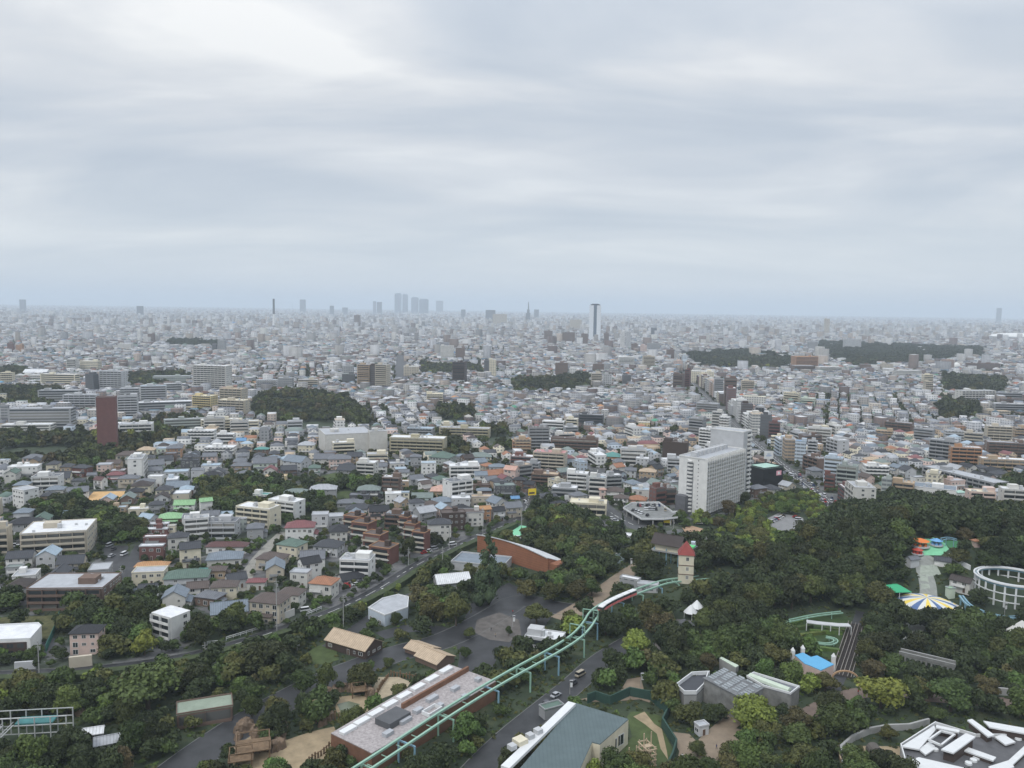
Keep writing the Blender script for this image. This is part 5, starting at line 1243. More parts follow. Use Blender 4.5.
# apartment blocks and larger flat buildings of the near town
for t in [
 ('F', 612, 112, 768, 248, -28, .8, 'white', 'white', 'white boxy house with a white roof and wrap-around balconies among trees', dict(mode='balcony', tank=False, par=.3)),
 ('A', 100, 405, 500, 608, 16, .78, 'white', 'beige', 'large beige apartment block with a pinkish white roof and brick stairwell', dict(mode='auto', mark='the large beige apartment block')),
 ('A', -60, 434, 68, 580, 12, .6, 'cream', 'beige', 'beige apartment block cut by the left edge', dict(mode='balcony')),
 ('F', 105, -18, 492, 130, 4, .62, 'light grey', 'brown', 'wide dark brick apartment block with a pale grey roof', dict(mode='auto')),
 ('B', 184, 318, 416, 462, -18, .5, 'white', 'cream', 'cream apartment block with an olive end wall', dict(mode='balcony', mark='the cream and olive apartments')),
 ('B', 350, 288, 540, 414, -22, .5, 'white', 'white', 'white apartment block with light roof behind the olive one', dict(mode='balcony')),
 ('B', 270, 268, 372, 340, -15, .6, 'teal', 'white', 'white block with a teal roof edge', dict()),
 ('B', -5, 398, 208, 506, 5, .5, 'grey', 'light grey', 'grey-white apartments with rooftop gables behind the maroon roof', dict(mode='balcony')),
 ('B', 200, 398, 242, 470, 10, .7, 'light grey', 'greenish grey', 'narrow greenish grey stair block', dict()),
 ('B', 714, 582, 898, 716, -5, .7, 'light grey', 'white', 'white three-storey apartments with rounded balconies', dict(mode='balcony')),
 ('B', 800, 104, 914, 216, -8, .7, 'white', 'off-white', 'off-white terrace of stacked balconies', dict(mode='balcony')),
 ('B', 932, 180, 1036, 288, -8, .6, 'white', 'brown', 'brown apartments with a white roof and dark tank', dict(mode='balcony')),
 ('B', 945, 362, 1080, 460, -12, .6, 'pale blue', 'brown', 'brown block with a pale blue roof', dict(mode='balcony')),
 ('A', 942, 382, 1072, 515, 20, .6, 'light grey', 'white', 'white block with a grey roof right of the terraces', dict()),
 ('B', 22, 28, 190, 86, 5, .5, 'white', 'white', 'white compound with several white roofs', dict()),
 ('C', 250, 120, 410, 198, 8, .5, 'white', 'white', 'white flat-roofed house terrace among dark trees', dict()),
 ('C', 565, 72, 692, 142, -12, .6, 'white', 'brick red', 'brick red apartments with a white roof', dict(mode='balcony')),
 ('C', 680, 48, 858, 158, -14, .5, 'pink', 'beige', 'beige apartments with a pink roof', dict(mark='the pink-roofed apartments')),
 ('C', 638, 108, 722, 172, -14, .7, 'light grey', 'grey', 'grey block below the pink roof', dict()),
 ('C', 582, -10, 672, 78, 5, .6, 'tan', 'tan', 'tan block with grid of small windows', dict()),
 ('C', 672, 160, 818, 236, -12, .5, 'tan', 'brown', 'brown-beige terrace block', dict(mode='balcony')),
 ('C', 775, 228, 912, 298, -10, .6, 'white', 'grey', 'grey block with a bright white roof at the crossing', dict()),
 ('C', 853, 158, 968, 256, -14, .6, 'white', 'white', 'white apartment row with bright roof', dict(mode='balcony')),
 ('C', 965, 182, 1060, 292, -14, .6, 'pale blue', 'off-white', 'off-white block with a pale blue roof', dict(mode='balcony')),
 ('C', 868, 300, 1060, 388, -8, .5, 'cream', 'cream', 'cream wide low apartments near the crossing', dict()),
 ('D', 104, 38, 238, 132, -10, .5, 'light grey', 'off-white', 'off-white four-storey apartments below the teal pyramid roof', dict(mode='balcony')),
 ('D', -20, 172, 112, 245, 15, .4, 'white', 'grey', 'grey apartment row with white roof', dict(mode='balcony')),
 ('D', 250, 232, 338, 350, 30, .8, 'light grey', 'brick red', 'brick red block behind the rooftop car park', dict()),
 ('D', 300, 240, 392, 330, 10, .6, 'light grey', 'brown', 'brown block touching the big white slab', dict(mode='balcony')),
 ('D', 342, 82, 480, 172, -12, .5, 'light grey', 'light grey', 'grey apartments rising behind the white slab', dict(mode='balcony')),
 ('E', 60, 118, 178, 248, -30, .7, 'greenish grey', 'greenish grey', 'grey-green apartments with a dark ground floor at the avenue', dict()),
 ('E', -5, 80, 102, 236, -30, .7, 'pale blue', 'pale blue', 'blue-white office block at the avenue', dict(mode='band')),
 ('E', 0, 172, 60, 262, -30, .8, 'brown', 'brick red', 'red-brown shop at the avenue corner', dict()),
 ('E', 195, 124, 336, 192, -8, .5, 'white', 'white', 'white low building with several roof boxes', dict()),
 ('E', 345, 203, 466, 318, -30, .7, 'tan', 'tan', 'tan apartment block at the edge of the hill wood', dict(mode='balcony', mark='the tan block at the hill wood')),
 ('E', 290, 192, 350, 308, -30, .7, 'light grey', 'greenish grey', 'greenish glazed block attached to a tan one', dict(mode='band')),
 ('E', 715, 250, 882, 390, -12, .6, 'cream', 'pink', 'pale pink five-storey apartments with ribbon balconies', dict(mode='balcony')),
 ('E', 884, 238, 1100, 388, -14, .4, 'white', 'off-white', 'off-white five-storey balcony block at the right edge', dict(mode='balcony')),
 ('E', 440, 215, 680, 335, -30, .6, 'blue grey', 'white', 'big white market hall with blue grey roof', dict(mode='plain')),
 ('E', 500, 130, 948, 268, -72, .22, 'light grey', 'grey', 'long grey galleried apartment block with light roof running downhill', dict(mode='balcony')),
]:
 r, x0, y0, x1, y1, th, ra, rc, wc, d, kw = t
 B(r, x0, y0, x1, y1, th, ra, rc, wc, d, **kw)
# red terraced apartments stepping down the slope: each step is a storey block of one building
def stepped(steps, desc, th, mark=None):
 rt = None
 for (r, x0, y0, x1, y1) in steps:
  X0, Y0, X1, Y1 = zb(r, x0, y0, x1, y1); cx, cy, a, b, h = fit(X0, Y0, X1, Y1, R(th), .8, 0, 3, 30)
  mark_rect(cx, cy, a, b, R(th), 1, 2)
  if rt is None: rt = root('terraced_apartments', (cx, cy, 0), R(th)); bx, by = cx, cy
  dx, dy = cx - bx, cy - by; c, s = math.cos(-R(th)), math.sin(-R(th)); lx, ly = c * dx - s * dy, s * dx + c * dy
  W = MB(); W.box(-a / 2, -b / 2, -.5, a / 2, b / 2, h); W.build('wall', WM('brick red'), rt, (lx, ly, 0))
  fl = max(1, int(round(h / 3)))
  for f in range(fl):
   for ox, oy, ln, rot in ((0, -b / 2, a, 0), (-a / 2, 0, b, -math.pi / 2)):
    m_ = MB(); m_.box(-ln / 2 + .1, -1.3, 0, ln / 2 - .1, 0, .18); m_.box(-ln / 2 + .1, -1.3, .18, ln / 2 - .1, -1.18, 1.0); m_.build('balcony', WM('off-white' if f % 2 else 'beige'), rt, (lx + ox, ly + oy, f * h / fl), rot)
    g = MB(); g.box(-ln * .4, -.06, .2, ln * .4, 0, 2.2); g.build('window', glass_mat(), rt, (lx + ox, ly + oy, f * h / fl), rot)
  flat_roof(a, b, .15, .6).build('roof', [WM('orange'), RM('brown')], rt, (lx, ly, h))
  m_ = MB(); m_.box(-1.3, -1.3, .18, 1.3, 1.3, 3); m_.build('stair_housing', WM('dark brown'), rt, (lx + a * .2, ly, h))
 thing(rt, desc, 'apartment building', None, mark)
stepped([('B', 735, 372, 850, 480), ('B', 775, 402, 905, 525), ('B', 835, 460, 965, 590), ('B', 865, 520, 1018, 645)], 'red brick terraced apartments stepping down the slope in four steps', -22, 'the red stepped apartments')
stepped([('C', -5, 385, 60, 480), ('C', 20, 415, 105, 520), ('C', 60, 455, 155, 580)], 'second group of red brick terraced apartments nearer the hedge road', -22)
# ---------------------------------------------------------------- the park and zoo in front
LAWN = mat('lawn', (.062, .085, .030), .95, .3, .25); SAND = mat('sand', (.30, .235, .15), .95, .22, .3); GRAVEL = mat('dark gravel', (.10, .095, .085), .95, .3, .3)
MINT = mat('mint paint', srgb((142, 176, 158)), .5, .08); STEEL = mat('pale blue steel', srgb((126, 160, 176)), .5, .08); WHITEP = mat('white paint', (.66, .67, .67), .5, .06); BROWNW = mat('weathered wood', (.17, .115, .07), .9, .3, 1)
TEALR = mat('teal grey sheet roof', srgb((86, 100, 102)), .6, .12, .25, stripe=(0, 1.1, .14)); CREAMW = WM('cream'); DGREEN = mat('dark green panel wall', srgb((48, 74, 66)), .8, .15, .4); ROCK = mat('brown rock', (.16, .115, .08), .95, .45, .5)
def pt(r, x, y, z=0.0):
 X, Y = G(*Z(r, x, y), z); return X, Y
def cen(P): return sum(p[0] for p in P) / len(P), sum(p[1] for p in P) / len(P)
def area_px(name, r, pts, mt, lift, desc=None, cat=None, bit=2):
 P = [pt(r, *p) for p in pts]; mark_poly(P, bit); o = sheet(name, P, mt, lift)
 structure(o); return P
def poly_house(name, r, pts, h, wm, rm, desc, cat, par=.0, base=-.5, mark=None, over=0):
 """building whose roof outline was measured; pts seen at roof height h"""
 P = [pt(r, *p, h) for p in pts]; mark_poly(P, 1); cx, cy = cen(P); z = gz(cx, cy); rt = root(name, (cx, cy, z))
 Q = [(x - cx, y - cy) for x, y in P]
 A = sum(Q[i][0] * Q[(i + 1) % len(Q)][1] - Q[(i + 1) % len(Q)][0] * Q[i][1] for i in range(len(Q)))
 if A < 0: Q = Q[::-1]
 mb = MB(); mb.poly(Q, base, h - .25); mb.build('wall', wm, rt)
 k = 1 + over; mb = MB(); mb.poly([(x * k, y * k) for x, y in Q], h - .25, h); mb.build('roof', rm, rt)
 if par:
  mb = MB()
  for (x0, y0), (x1, y1) in zip(Q, Q[1:] + Q[:1]):
   d = math.hypot(x1 - x0, y1 - y0); ux, uy = (x1 - x0) / d * .15, (y1 - y0) / d * .15; nx, ny = -uy * 2, ux * 2
   mb.add([(x0 - ux, y0 - uy, h), (x1 - ux * 1.2, y1 - uy * 1.2, h), (x1 - ux * 1.2 + nx, y1 - uy * 1.2 + ny, h), (x0 - ux + nx, y0 - uy + ny, h),
     (x0 - ux, y0 - uy, h + par), (x1 - ux * 1.2, y1 - uy * 1.2, h + par), (x1 - ux * 1.2 + nx, y1 - uy * 1.2 + ny, h + par), (x0 - ux + nx, y0 - uy + ny, h + par)],
    [(0, 1, 5, 4), (1, 2, 6, 5), (2, 3, 7, 6), (3, 0, 4, 7), (4, 5, 6, 7)])
  mb.build('parapet', WHITEP if wm is not CREAMW else WM('off-white'), rt)
 thing(rt, desc, cat, None, mark); return rt, (cx, cy, z)
def wall_line(name, pts, h, t, mt, desc, cat, top=None, closed=False, group=None, base=-.3):
 """standing wall, hedge or fence along ground points"""
 P = resample(pts, 4); cx, cy = P[0]; o_ = gz(cx, cy); mb = MB(); A = side_pts(P, -t / 2); Bq = side_pts(P, t / 2); vs = []
 for (ax, ay), (bx, by) in zip(A, Bq):
  z = gz((ax + bx) / 2, (ay + by) / 2) - o_
  hh = h if not callable(h) else h()
  vs += [(ax - cx, ay - cy, z + base), (ax - cx, ay - cy, z + hh), (bx - cx, by - cy, z + hh), (bx - cx, by - cy, z + base)]
 n = len(P)
 mb.add(vs, [(4 * i + k, 4 * i + 4 + k, 4 * i + 5 + k, 4 * i + k + 1) for i in range(n - 1) for k in range(3)] + [(0, 1, 2, 3), (4 * n - 1, 4 * n - 2, 4 * n - 3, 4 * n - 4)])
 rt = mb.build(name, mt, None, (cx, cy, o_)); thing(rt, desc, cat, group); return rt
# --- red curved hall
def red_hall():
 a = pt('C', 395, 572); b = pt('C', 757, 688); th = math.atan2(b[1] - a[1], b[0] - a[0]); ln = math.hypot(b[0] - a[0], b[1] - a[1]); w = 17
 cx, cy = (a[0] + b[0]) / 2 - math.sin(th) * w / 2, (a[1] + b[1]) / 2 + math.cos(th) * w / 2
 mark_rect(cx, cy, ln, w, th, 1, 3); mark_rect(cx + math.sin(th) * 14, cy - math.cos(th) * 14, ln + 8, 12, th, 2)
 rt = root('exhibition_hall', (cx, cy, 0), th); n = 20; f = lambda t: 7.4 + 3.4 * math.sin(math.pi * (.18 + .72 * t))
 W = MB(); R_ = MB()
 xs = [-ln / 2 + ln * i / n for i in range(n + 1)]; zs = [f(i / n) for i in range(n + 1)]
 for y, fl in ((-w / 2, 0), (w / 2, 1)):
  vs = [(x, y, -.4) for x in xs] + [(x, y, z - 7 * fl) for x, z in zip(xs, zs)]
  W.add(vs, [((i, i + 1, n + 2 + i, n + 1 + i) if not fl else (n + 1 + i, n + 2 + i, i + 1, i)) for i in range(n)])
 for x, z, s in ((xs[0], zs[0], 0), (xs[-1], zs[-1], 1)):
  q = [(x, -w / 2, -.4), (x, w / 2, -.4), (x, w / 2, z - 7), (x, -w / 2, z)]; W.add(q, [(0, 1, 2, 3) if s else (3, 2, 1, 0)])
 W.build('wall', mat('orange brown brick', srgb((142, 96, 72)), .9, .12, .4, stripe=(2, 1.2, .18)), rt)
 for i in range(n):
  R_.add([(xs[i], -w / 2 - .6, zs[i]), (xs[i + 1], -w / 2 - .6, zs[i + 1]), (xs[i + 1], w / 2 + .6, zs[i + 1] - 7.2), (xs[i], w / 2 + .6, zs[i] - 7.2),
    (xs[i], -w / 2 - .6, zs[i] + .5), (xs[i + 1], -w / 2 - .6, zs[i + 1] + .5), (xs[i + 1], w / 2 + .6, zs[i + 1] - 6.7), (xs[i], w / 2 + .6, zs[i] - 6.7)],
   [(0, 1, 5, 4), (2, 3, 7, 6), (4, 5, 6, 7), (3, 2, 1, 0)])
 R_.build('roof', mat('white sheet roof edge', (.6, .61, .62), .5), rt)
 W = MB(); W.box(ln / 2 + .01, -w / 2 + 1, -.4, ln / 2 + 5, w / 2 - 2, 6.0); W.build('side_wing', mat('orange brown brick', (0, 0, 0)), rt)
 thing(rt, 'long orange-brown brick hall with a white arched roof', 'hall', None, 'the arched brick hall')
red_hall()
B('C', 262, 578, 572, 692, -16, .6, 'blue grey', 'light grey', 'flat grey-roofed pavilion in front of the arched brick hall', name='zoo_pavilion', cat='pavilion', mode='plain', tank=False, par=.9)
H('C', 170, 674, 362, 775, 18, .6, 'gable', 'white', 'grey', 'low hall with white ribbed roof left of the tall cedar', name='zoo_hall', cat='hall', wing=False)
vp_, (vx, vy, vz) = poly_house('visitor_pavilion', 'S', [(678, 122), (735, 84), (800, 68), (842, 78), (838, 120), (745, 152)], 4.6, WM('pale blue'), RM('light grey'), 'white-roofed visitor pavilion with a pale blue front', 'pavilion', par=.5, mark='the white visitor pavilion')
for k_ in range(3):
 X, Y = pt('S', 690 + k_ * 17, 168 + k_ * 8, 1.4); put('window', window_mesh(), vp_, (X - vx, Y - vy, 1.2), R(-50), (2.2, 1, 1.6))
mh_, (mx, my, mz) = poly_house('modern_house', 'F', [(-110, 196), (155, 183), (168, 195), (122, 247), (-110, 256)], 6.6, WM('white'), RM('white'), 'modern white-framed house with dark brown recessed front at the left edge', 'house', par=.5, mark='the modern white-framed house')
X0, Y0 = pt('F', 110, 252, 6.0); X1, Y1 = pt('F', -100, 262, 6.0); d = math.hypot(X1 - X0, Y1 - Y0); th_ = math.atan2(Y0 - Y1, X0 - X1)
mb = MB(); mb.box(-d / 2, -.3, .4, d / 2, .3, 5.7); fp_ = mb.build('front_panel', WM('dark brown'), mh_, ((X0 + X1) / 2 - mx, (Y0 + Y1) / 2 - my - .3, 0), th_)
for k_ in range(10): put('window', window_mesh(1, WM('dark brown')), fp_, (-d * .42 + (k_ % 5) * d * .2, -.3, .9 + 2.7 * (k_ // 5)), 0, (2.4, 1, 1.7))
H('S', 506, 200, 735, 330, -30, .5, 'gable', 'tan', 'dark brown', 'long tan thatched gallery beside the zoo road', name='thatched_house', cat='zoo building', wing=False, mark='the long thatched gallery', balc=False)
H('S', 826, 250, 968, 330, -35, .7, 'gable', 'cream' if False else 'tan', 'brown', 'grey-tan thatched shelter with open sides', name='thatched_house', cat='zoo building', wing=False, win=False)
H('S', 868, 275, 1026, 372, -40, .8, 'gable', 'orange' if False else 'tan', 'brown', 'bright tan steep thatched shelter at the animal house', name='thatched_house', cat='zoo building', wing=False, win=False)
# --- long animal house
def animal_house():
 rt, (cx, cy, z) = poly_house('animal_house', 'P', [(449, 664), (496, 681), (372, 753), (331, 733)], 6.5, mat('brown render', srgb((120, 88, 70))), mat('weathered pink grey roof', (.34, .31, .305), .9, .32, 1.1), 'long low animal house with a patchy pinkish roof and white roof lights', 'zoo building', mark='the long animal house')
 def lp(x, y, h=6.5): X, Y = G(x, y, h); return X - cx, Y - cy
 a, b = lp(468, 671), lp(402, 709); d = Vector((b[0] - a[0], b[1] - a[1])); th = math.atan2(d.y, d.x); c = ((a[0] + b[0]) / 2, (a[1] + b[1]) / 2)
 mb = MB(); mb.box(-d.length / 2, -.4, 6.5, d.length / 2, .4, 8.2); mb.build('clerestory', mat('brown render', (0, 0, 0)), rt, (c[0], c[1], 0), th)
 for i in range(8):
  t = i / 7; x, y = lp(446 - 98 * t, 671 + 60 * t); mb = MB(); mb.box(-2.6, -1.1, 6.5, 2.6, 1.1, 7.3); mb.build('roof_light', WHITEP, rt, (x, y, 0), th)
 for i, (px, py) in enumerate(((478, 681), (455, 690), (432, 700), (440, 707), (418, 712), (405, 722), (465, 698), (388, 735))):
  x, y = lp(px, py); mb = MB(); w = 1 + (i % 3) * .6; mb.box(-w, -.9, 6.5, w, .9, 7.6); mb.build('ventilator', RM('light grey'), rt, (x, y, 0), th)
 x, y = lp(393, 721); mb = MB(); mb.box(-4.5, -3, 6.5, 4.5, 3, 8.4); mb.build('dark_louvre', WM('dark grey'), rt, (x, y, 0), th)
 x, y = lp(432, 712); mb = MB()
 for u0, v0, u1, v1 in ((-3, -1.6, 3, -1.3), (-3, 1.3, 3, 1.6), (-3, -1.3, -2.7, 1.3), (2.7, -1.3, 3, 1.3)): mb.box(u0, v0, 6.5, u1, v1, 7.6)
 mb.build('roof_hatch', WHITEP, rt, (x, y, 0), th)
animal_house()
# --- enclosures with sand, rock and logs
area_px('animal_yard', 'S', [(545, 520), (560, 480), (650, 470), (700, 480), (690, 540), (600, 575), (560, 570)], SAND, .10)
area_px('animal_yard', 'S', [(720, 400), (800, 400), (850, 420), (830, 450), (700, 500), (690, 460)], mat('pale sand', (.36, .30, .21)), .10)
area_px('pool_water', 'S', [(552, 510), (600, 498), (645, 510), (625, 540), (570, 548)], mat('murky green water', (.13, .15, .10), .2, .1), .14)
area_px('animal_yard', 'S', [(150, 740), (240, 700), (330, 660), (450, 620), (540, 600), (560, 640), (520, 720), (430, 790), (150, 790)], SAND, .10)
area_px('animal_yard', 'F', [(940, 640), (1024, 600), (1024, 766), (940, 766)], SAND, .09)
area_px('lawn', 'S', [(400, 330), (450, 290), (500, 262), (545, 275), (560, 330), (500, 350), (420, 345)], LAWN, .09)
area_px('zoo_plaza', 'H', [(370, 90), (520, 20), (600, 60), (690, 160), (620, 260), (470, 330), (430, 400), (330, 330), (300, 250), (330, 190)], ASPH, .11)
area_px('plaza_paving', 'H', [(390, 170), (480, 140), (560, 170), (570, 230), (520, 260), (440, 250), (380, 220)], mat('brown worn paving', (.11, .10, .092), .8, .3, .3), .15)
def rocks(r, pts, n, w, hgt, desc):
 P = resample([pt(r, *p) for p in pts], 1); rs = random.Random(n + int(w * 10)); rt = MB(); o_ = P[0]
 for i in range(int(n * 1.7)):
  x, y = P[int(rs.random() * (len(P) - 1))]; x += rs.uniform(-w, w) - o_[0]; y += rs.uniform(-w, w) - o_[1]; k = rs.uniform(.35, .95) * hgt
  m = 7; rr = [rs.uniform(.5, 1.1) * k * .8 for _ in range(m)]
  vs = [(x + rr[j] * math.cos(j * 6.283 / m), y + rr[j] * math.sin(j * 6.283 / m), -.3) for j in range(m)] + [(x + rr[j] * .65 * math.cos(j * 6.283 / m + .2), y + rr[j] * .65 * math.sin(j * 6.283 / m + .2), k * rs.uniform(.6, 1)) for j in range(m)] + [(x, y, k * 1.1)]
  rt.add(vs, [(j, (j + 1) % m, m + (j + 1) % m, m + j) for j in range(m)] + [(m + j, m + (j + 1) % m, 2 * m) for j in range(m)])
 o = rt.build('rock_wall', ROCK, None, (o_[0], o_[1], gz(*o_))); thing(o, desc, 'rock wall')
rocks('S', [(470, 500), (490, 470), (560, 455), (660, 450)], 46, .8, 2.6, 'brown artificial rock wall curving above the small murky pool')
rocks('S', [(660, 440), (700, 480), (690, 500)], 18, .8, 3.0, 'rock pile between the two sandy animal yards')
rocks('S', [(150, 640), (180, 600), (250, 640), (320, 600), (310, 690), (200, 700)], 60, 1.2, 3.2, 'tall brown rock formation beside the zoo road')
rocks('S', [(500, 520), (530, 560), (480, 600)], 22, .9, 2.2, 'low rocks between straw hut and animal yard')
rocks('F', [(240, 500), (320, 540), (380, 570)], 26, 1.5, 2.2, 'reddish rocks half hidden below the park wall')
def log_fence(r, pts, h, desc, sp=1.1):
 P = resample([pt(r, *p) for p in pts], sp); rt = root('log_fence', (P[0][0], P[0][1], gz(*P[0])))
 rs = random.Random(len(P)); mb = MB()
 for x, y in P: mb.cyl(x - P[0][0], y - P[0][1], -.2, h * rs.uniform(.75, 1.15), .28, .24, 6)
 mb.build('palisade', BROWNW, rt); mb = MB()
 for (x0, y0), (x1, y1) in zip(P[::4], P[4::4]): mb.bar((x0 - P[0][0], y0 - P[0][1], h * .7), (x1 - P[0][0], y1 - P[0][1], h * .7), .12)
 mb.build('rail', BROWNW, rt); thing(rt, desc, 'fence')
log_fence('S', [(452, 590), (500, 580), (560, 575)], 3.0, 'row of upright logs behind the straw hut')
log_fence('S', [(440, 750), (500, 710), (560, 660)], 2.4, 'log palisade along the lower sandy yard')
log_fence('S', [(770, 395), (870, 410)], 2.2, 'log palisade at the far end of the pale sand yard')
log_fence('S', [(700, 495), (730, 440), (760, 400)], 1.8, 'thin log palisade beside the thatched shelters')
def hut():
 x, y = pt('S', 466, 545); rt = root('straw_hut', (x, y, gz(x, y))); mb = MB(); mb.cyl(0, 0, 0, 1.8, 2.3, 2.3, 12); mb.build('wall', BROWNW, rt)
 mb = MB(); pr = [(2.7, 1.7), (2.5, 2.6), (1.9, 3.5), (1.0, 4.2), (.1, 4.5)]
 for (r0, z0), (r1, z1) in zip(pr, pr[1:]): mb.cyl(0, 0, z0, z1, r0, r1, 12)
 mb.build('roof', mat('straw', (.24, .19, .11)), rt); thing(rt, 'round straw-domed hut beside the murky pool', 'hut')
hut()
def lookout(r, x, y, w, desc, hgt=6):
 X, Y = pt(r, x, y); rt = root('wooden_platform', (X, Y, gz(X, Y)), .3)
 for sx_ in (-1, 1):
  for sy_ in (-1, 1): mb = MB(); mb.cyl(sx_ * w, sy_ * w * .7, 0, hgt, .22, .2, 6); mb.build('post', BROWNW, rt)
 mb = MB(); mb.box(-w - .4, -w * .7 - .4, hgt * .55, w + .4, w * .7 + .4, hgt * .55 + .25); mb.build('deck', BROWNW, rt)
 mb = MB(); mb.bar((-w, -w * .7, hgt), (w, -w * .7, hgt), .15); mb.bar((-w, w * .7, hgt), (w, w * .7, hgt), .15); mb.bar((-w, -w * .7, hgt), (-w, w * .7, hgt), .15); mb.bar((w, -w * .7, hgt), (w, w * .7, hgt), .15); mb.build('top_rail', BROWNW, rt)
 thing(rt, desc, 'platform')
lookout('S', 215, 720, 4.5, 'open wooden climbing frame in the lower sandy yard'); lookout('S', 165, 760, 3, 'smaller wooden frame beside the rock formation', 5); lookout('S', 640, 475, 2.2, 'small wooden frame at the rock pile', 4)
# --- elevated mint railway
BEAM = [('P', 330, 790), ('P', 352, 775), ('P', 380, 757), ('P', 410, 737), ('P', 440, 717), ('P', 479, 692.5), ('P', 511, 674), ('P', 531, 663), ('P', 555, 650), ('P', 576, 637), ('P', 588, 624), ('P', 594, 612), ('P', 604, 604), ('P', 620, 595), ('P', 636, 586), ('P', 652, 577), ('P', 666, 569), ('P', 682, 564.5), ('P', 700, 561), ('P', 726, 556), ('P', 760, 548)]
def monorail():
 hz_ = 8.0; P = [G(x, y, hz_) for _, x, y in BEAM]; P = resample(smooth(P, 2), 3.5); o_ = P[0]; mark_line(P, 5, 64); mark_line([(x, y - 5) for x, y in P], 6, 64); mark_line([(x + 2, y - 12) for x, y in P if y > 335], 12, 64)
 rt = root('elevated_railway', (o_[0], o_[1], 0))
 for off, nm in ((-2.0, 'track_beam'), (2.0, 'track_beam')):
  Q = side_pts(P, off); vs = []; A = side_pts(Q, -.32); Bq = side_pts(Q, .32)
  for (ax, ay), (bx, by) in zip(A, Bq):
   vs += [(ax - o_[0], ay - o_[1], hz_ - .35), (ax - o_[0], ay - o_[1], hz_ + .25), (bx - o_[0], by - o_[1], hz_ + .25), (bx - o_[0], by - o_[1], hz_ - .35)]
  mb = MB(); n = len(Q); mb.add(vs, [(4 * i + (k + 1) % 4, 4 * i + k, 4 * i + 4 + k, 4 * i + 4 + (k + 1) % 4) for i in range(n - 1) for k in range(4)]); mb.build(nm, MINT, rt)
 # walkway grating between the beams, and the portals carrying them
 Q = P; A = side_pts(Q, -1.0); Bq = side_pts(Q, 1.0)
 for i in range(2, len(P) - 1, 2):
  mb = MB(); mb.bar((A[i][0] - o_[0], A[i][1] - o_[1], hz_ - .5), (Bq[i][0] - o_[0], Bq[i][1] - o_[1], hz_ - .5), .12);
  if i < 170: mb.build('cross_tie', MINT, rt)
 for i in range(3, len(P) - 2, 5):
  x, y = P[i]; g = gz(x, y); a, b = side_pts(P, -3.0)[i], side_pts(P, 3.0)[i]
  mb = MB();
  for q in (a, b): mb.bar((q[0] - o_[0], q[1] - o_[1], g - .3), (q[0] - o_[0], q[1] - o_[1], hz_ - 1.1), .32, 6)
  mb.bar((a[0] - o_[0], a[1] - o_[1], hz_ - 1.2), (b[0] - o_[0], b[1] - o_[1], hz_ - 1.2), .3); mb.build('portal', STEEL if i % 2 else MINT, rt)
  mark_rect(x, y, 4, 4, 0, 2)
 for i in (38, 43):
  x, y = P[i]; a, b = side_pts(P, -3.0)[i], side_pts(P, 3.0)[i]; mb = MB()
  for q in (a, b): mb.bar((q[0] - o_[0], q[1] - o_[1], hz_), (q[0] - o_[0], q[1] - o_[1], hz_ + 4), .22)
  mb.bar((a[0] - o_[0], a[1] - o_[1], hz_ + 4), (b[0] - o_[0], b[1] - o_[1], hz_ + 4), .22); mb.build('gantry', MINT, rt)
 thing(rt, 'mint green elevated twin railway curving through the zoo', 'railway', None, 'the mint railway')
 # the train
 X0 = G(586, 604, 10)
 d = [math.hypot(p[0] - X0[0], p[1] - X0[1]) for p in P]; i0 = d.index(min(d)); Q = side_pts(P, -2.0)[i0:]; rt = root('monorail_train', (Q[0][0], Q[0][1], hz_ + .3)); acc = 0
 PK = mat('red pink livery', srgb((214, 120, 118)), .4); pos = [(0.0, Q[0])]
 for a, b in zip(Q, Q[1:]): acc += math.hypot(b[0] - a[0], b[1] - a[1]); pos.append((acc, b))
 def at(s):
  for (s0, a), (s1, b) in zip(pos, pos[1:]):
   if s <= s1: t = (s - s0) / (s1 - s0); return a[0] + (b[0] - a[0]) * t, a[1] + (b[1] - a[1]) * t
  return pos[-1][1]
 for k in range(6):
  a, b = at(k * 4.6), at(k * 4.6 + 4.2); th = math.atan2(b[1] - a[1], b[0] - a[0]); L_ = 4.2
  mb = MB(); mb.box(-L_ / 2, -1.1, 0, L_ / 2, 1.1, .9); c = mb.build('carriage', PK, rt, ((a[0] + b[0]) / 2 - Q[0][0], (a[1] + b[1]) / 2 - Q[0][1], 0), th)
  mb = MB(); mb.box(-L_ / 2 + .1, -1.0, .9, L_ / 2 - .1, 1.0, 1.9); mb.build('window_band', glass_mat(), c)
  mb = MB(); mb.poly([(-L_ / 2, -1.1), (L_ / 2, -1.1), (L_ / 2 , 1.1), (-L_ / 2, 1.1)], 1.9, 2.2); mb.build('carriage_roof', WHITEP, c)
 thing(rt, 'pink and white train standing on the elevated mint track', 'train')
monorail()
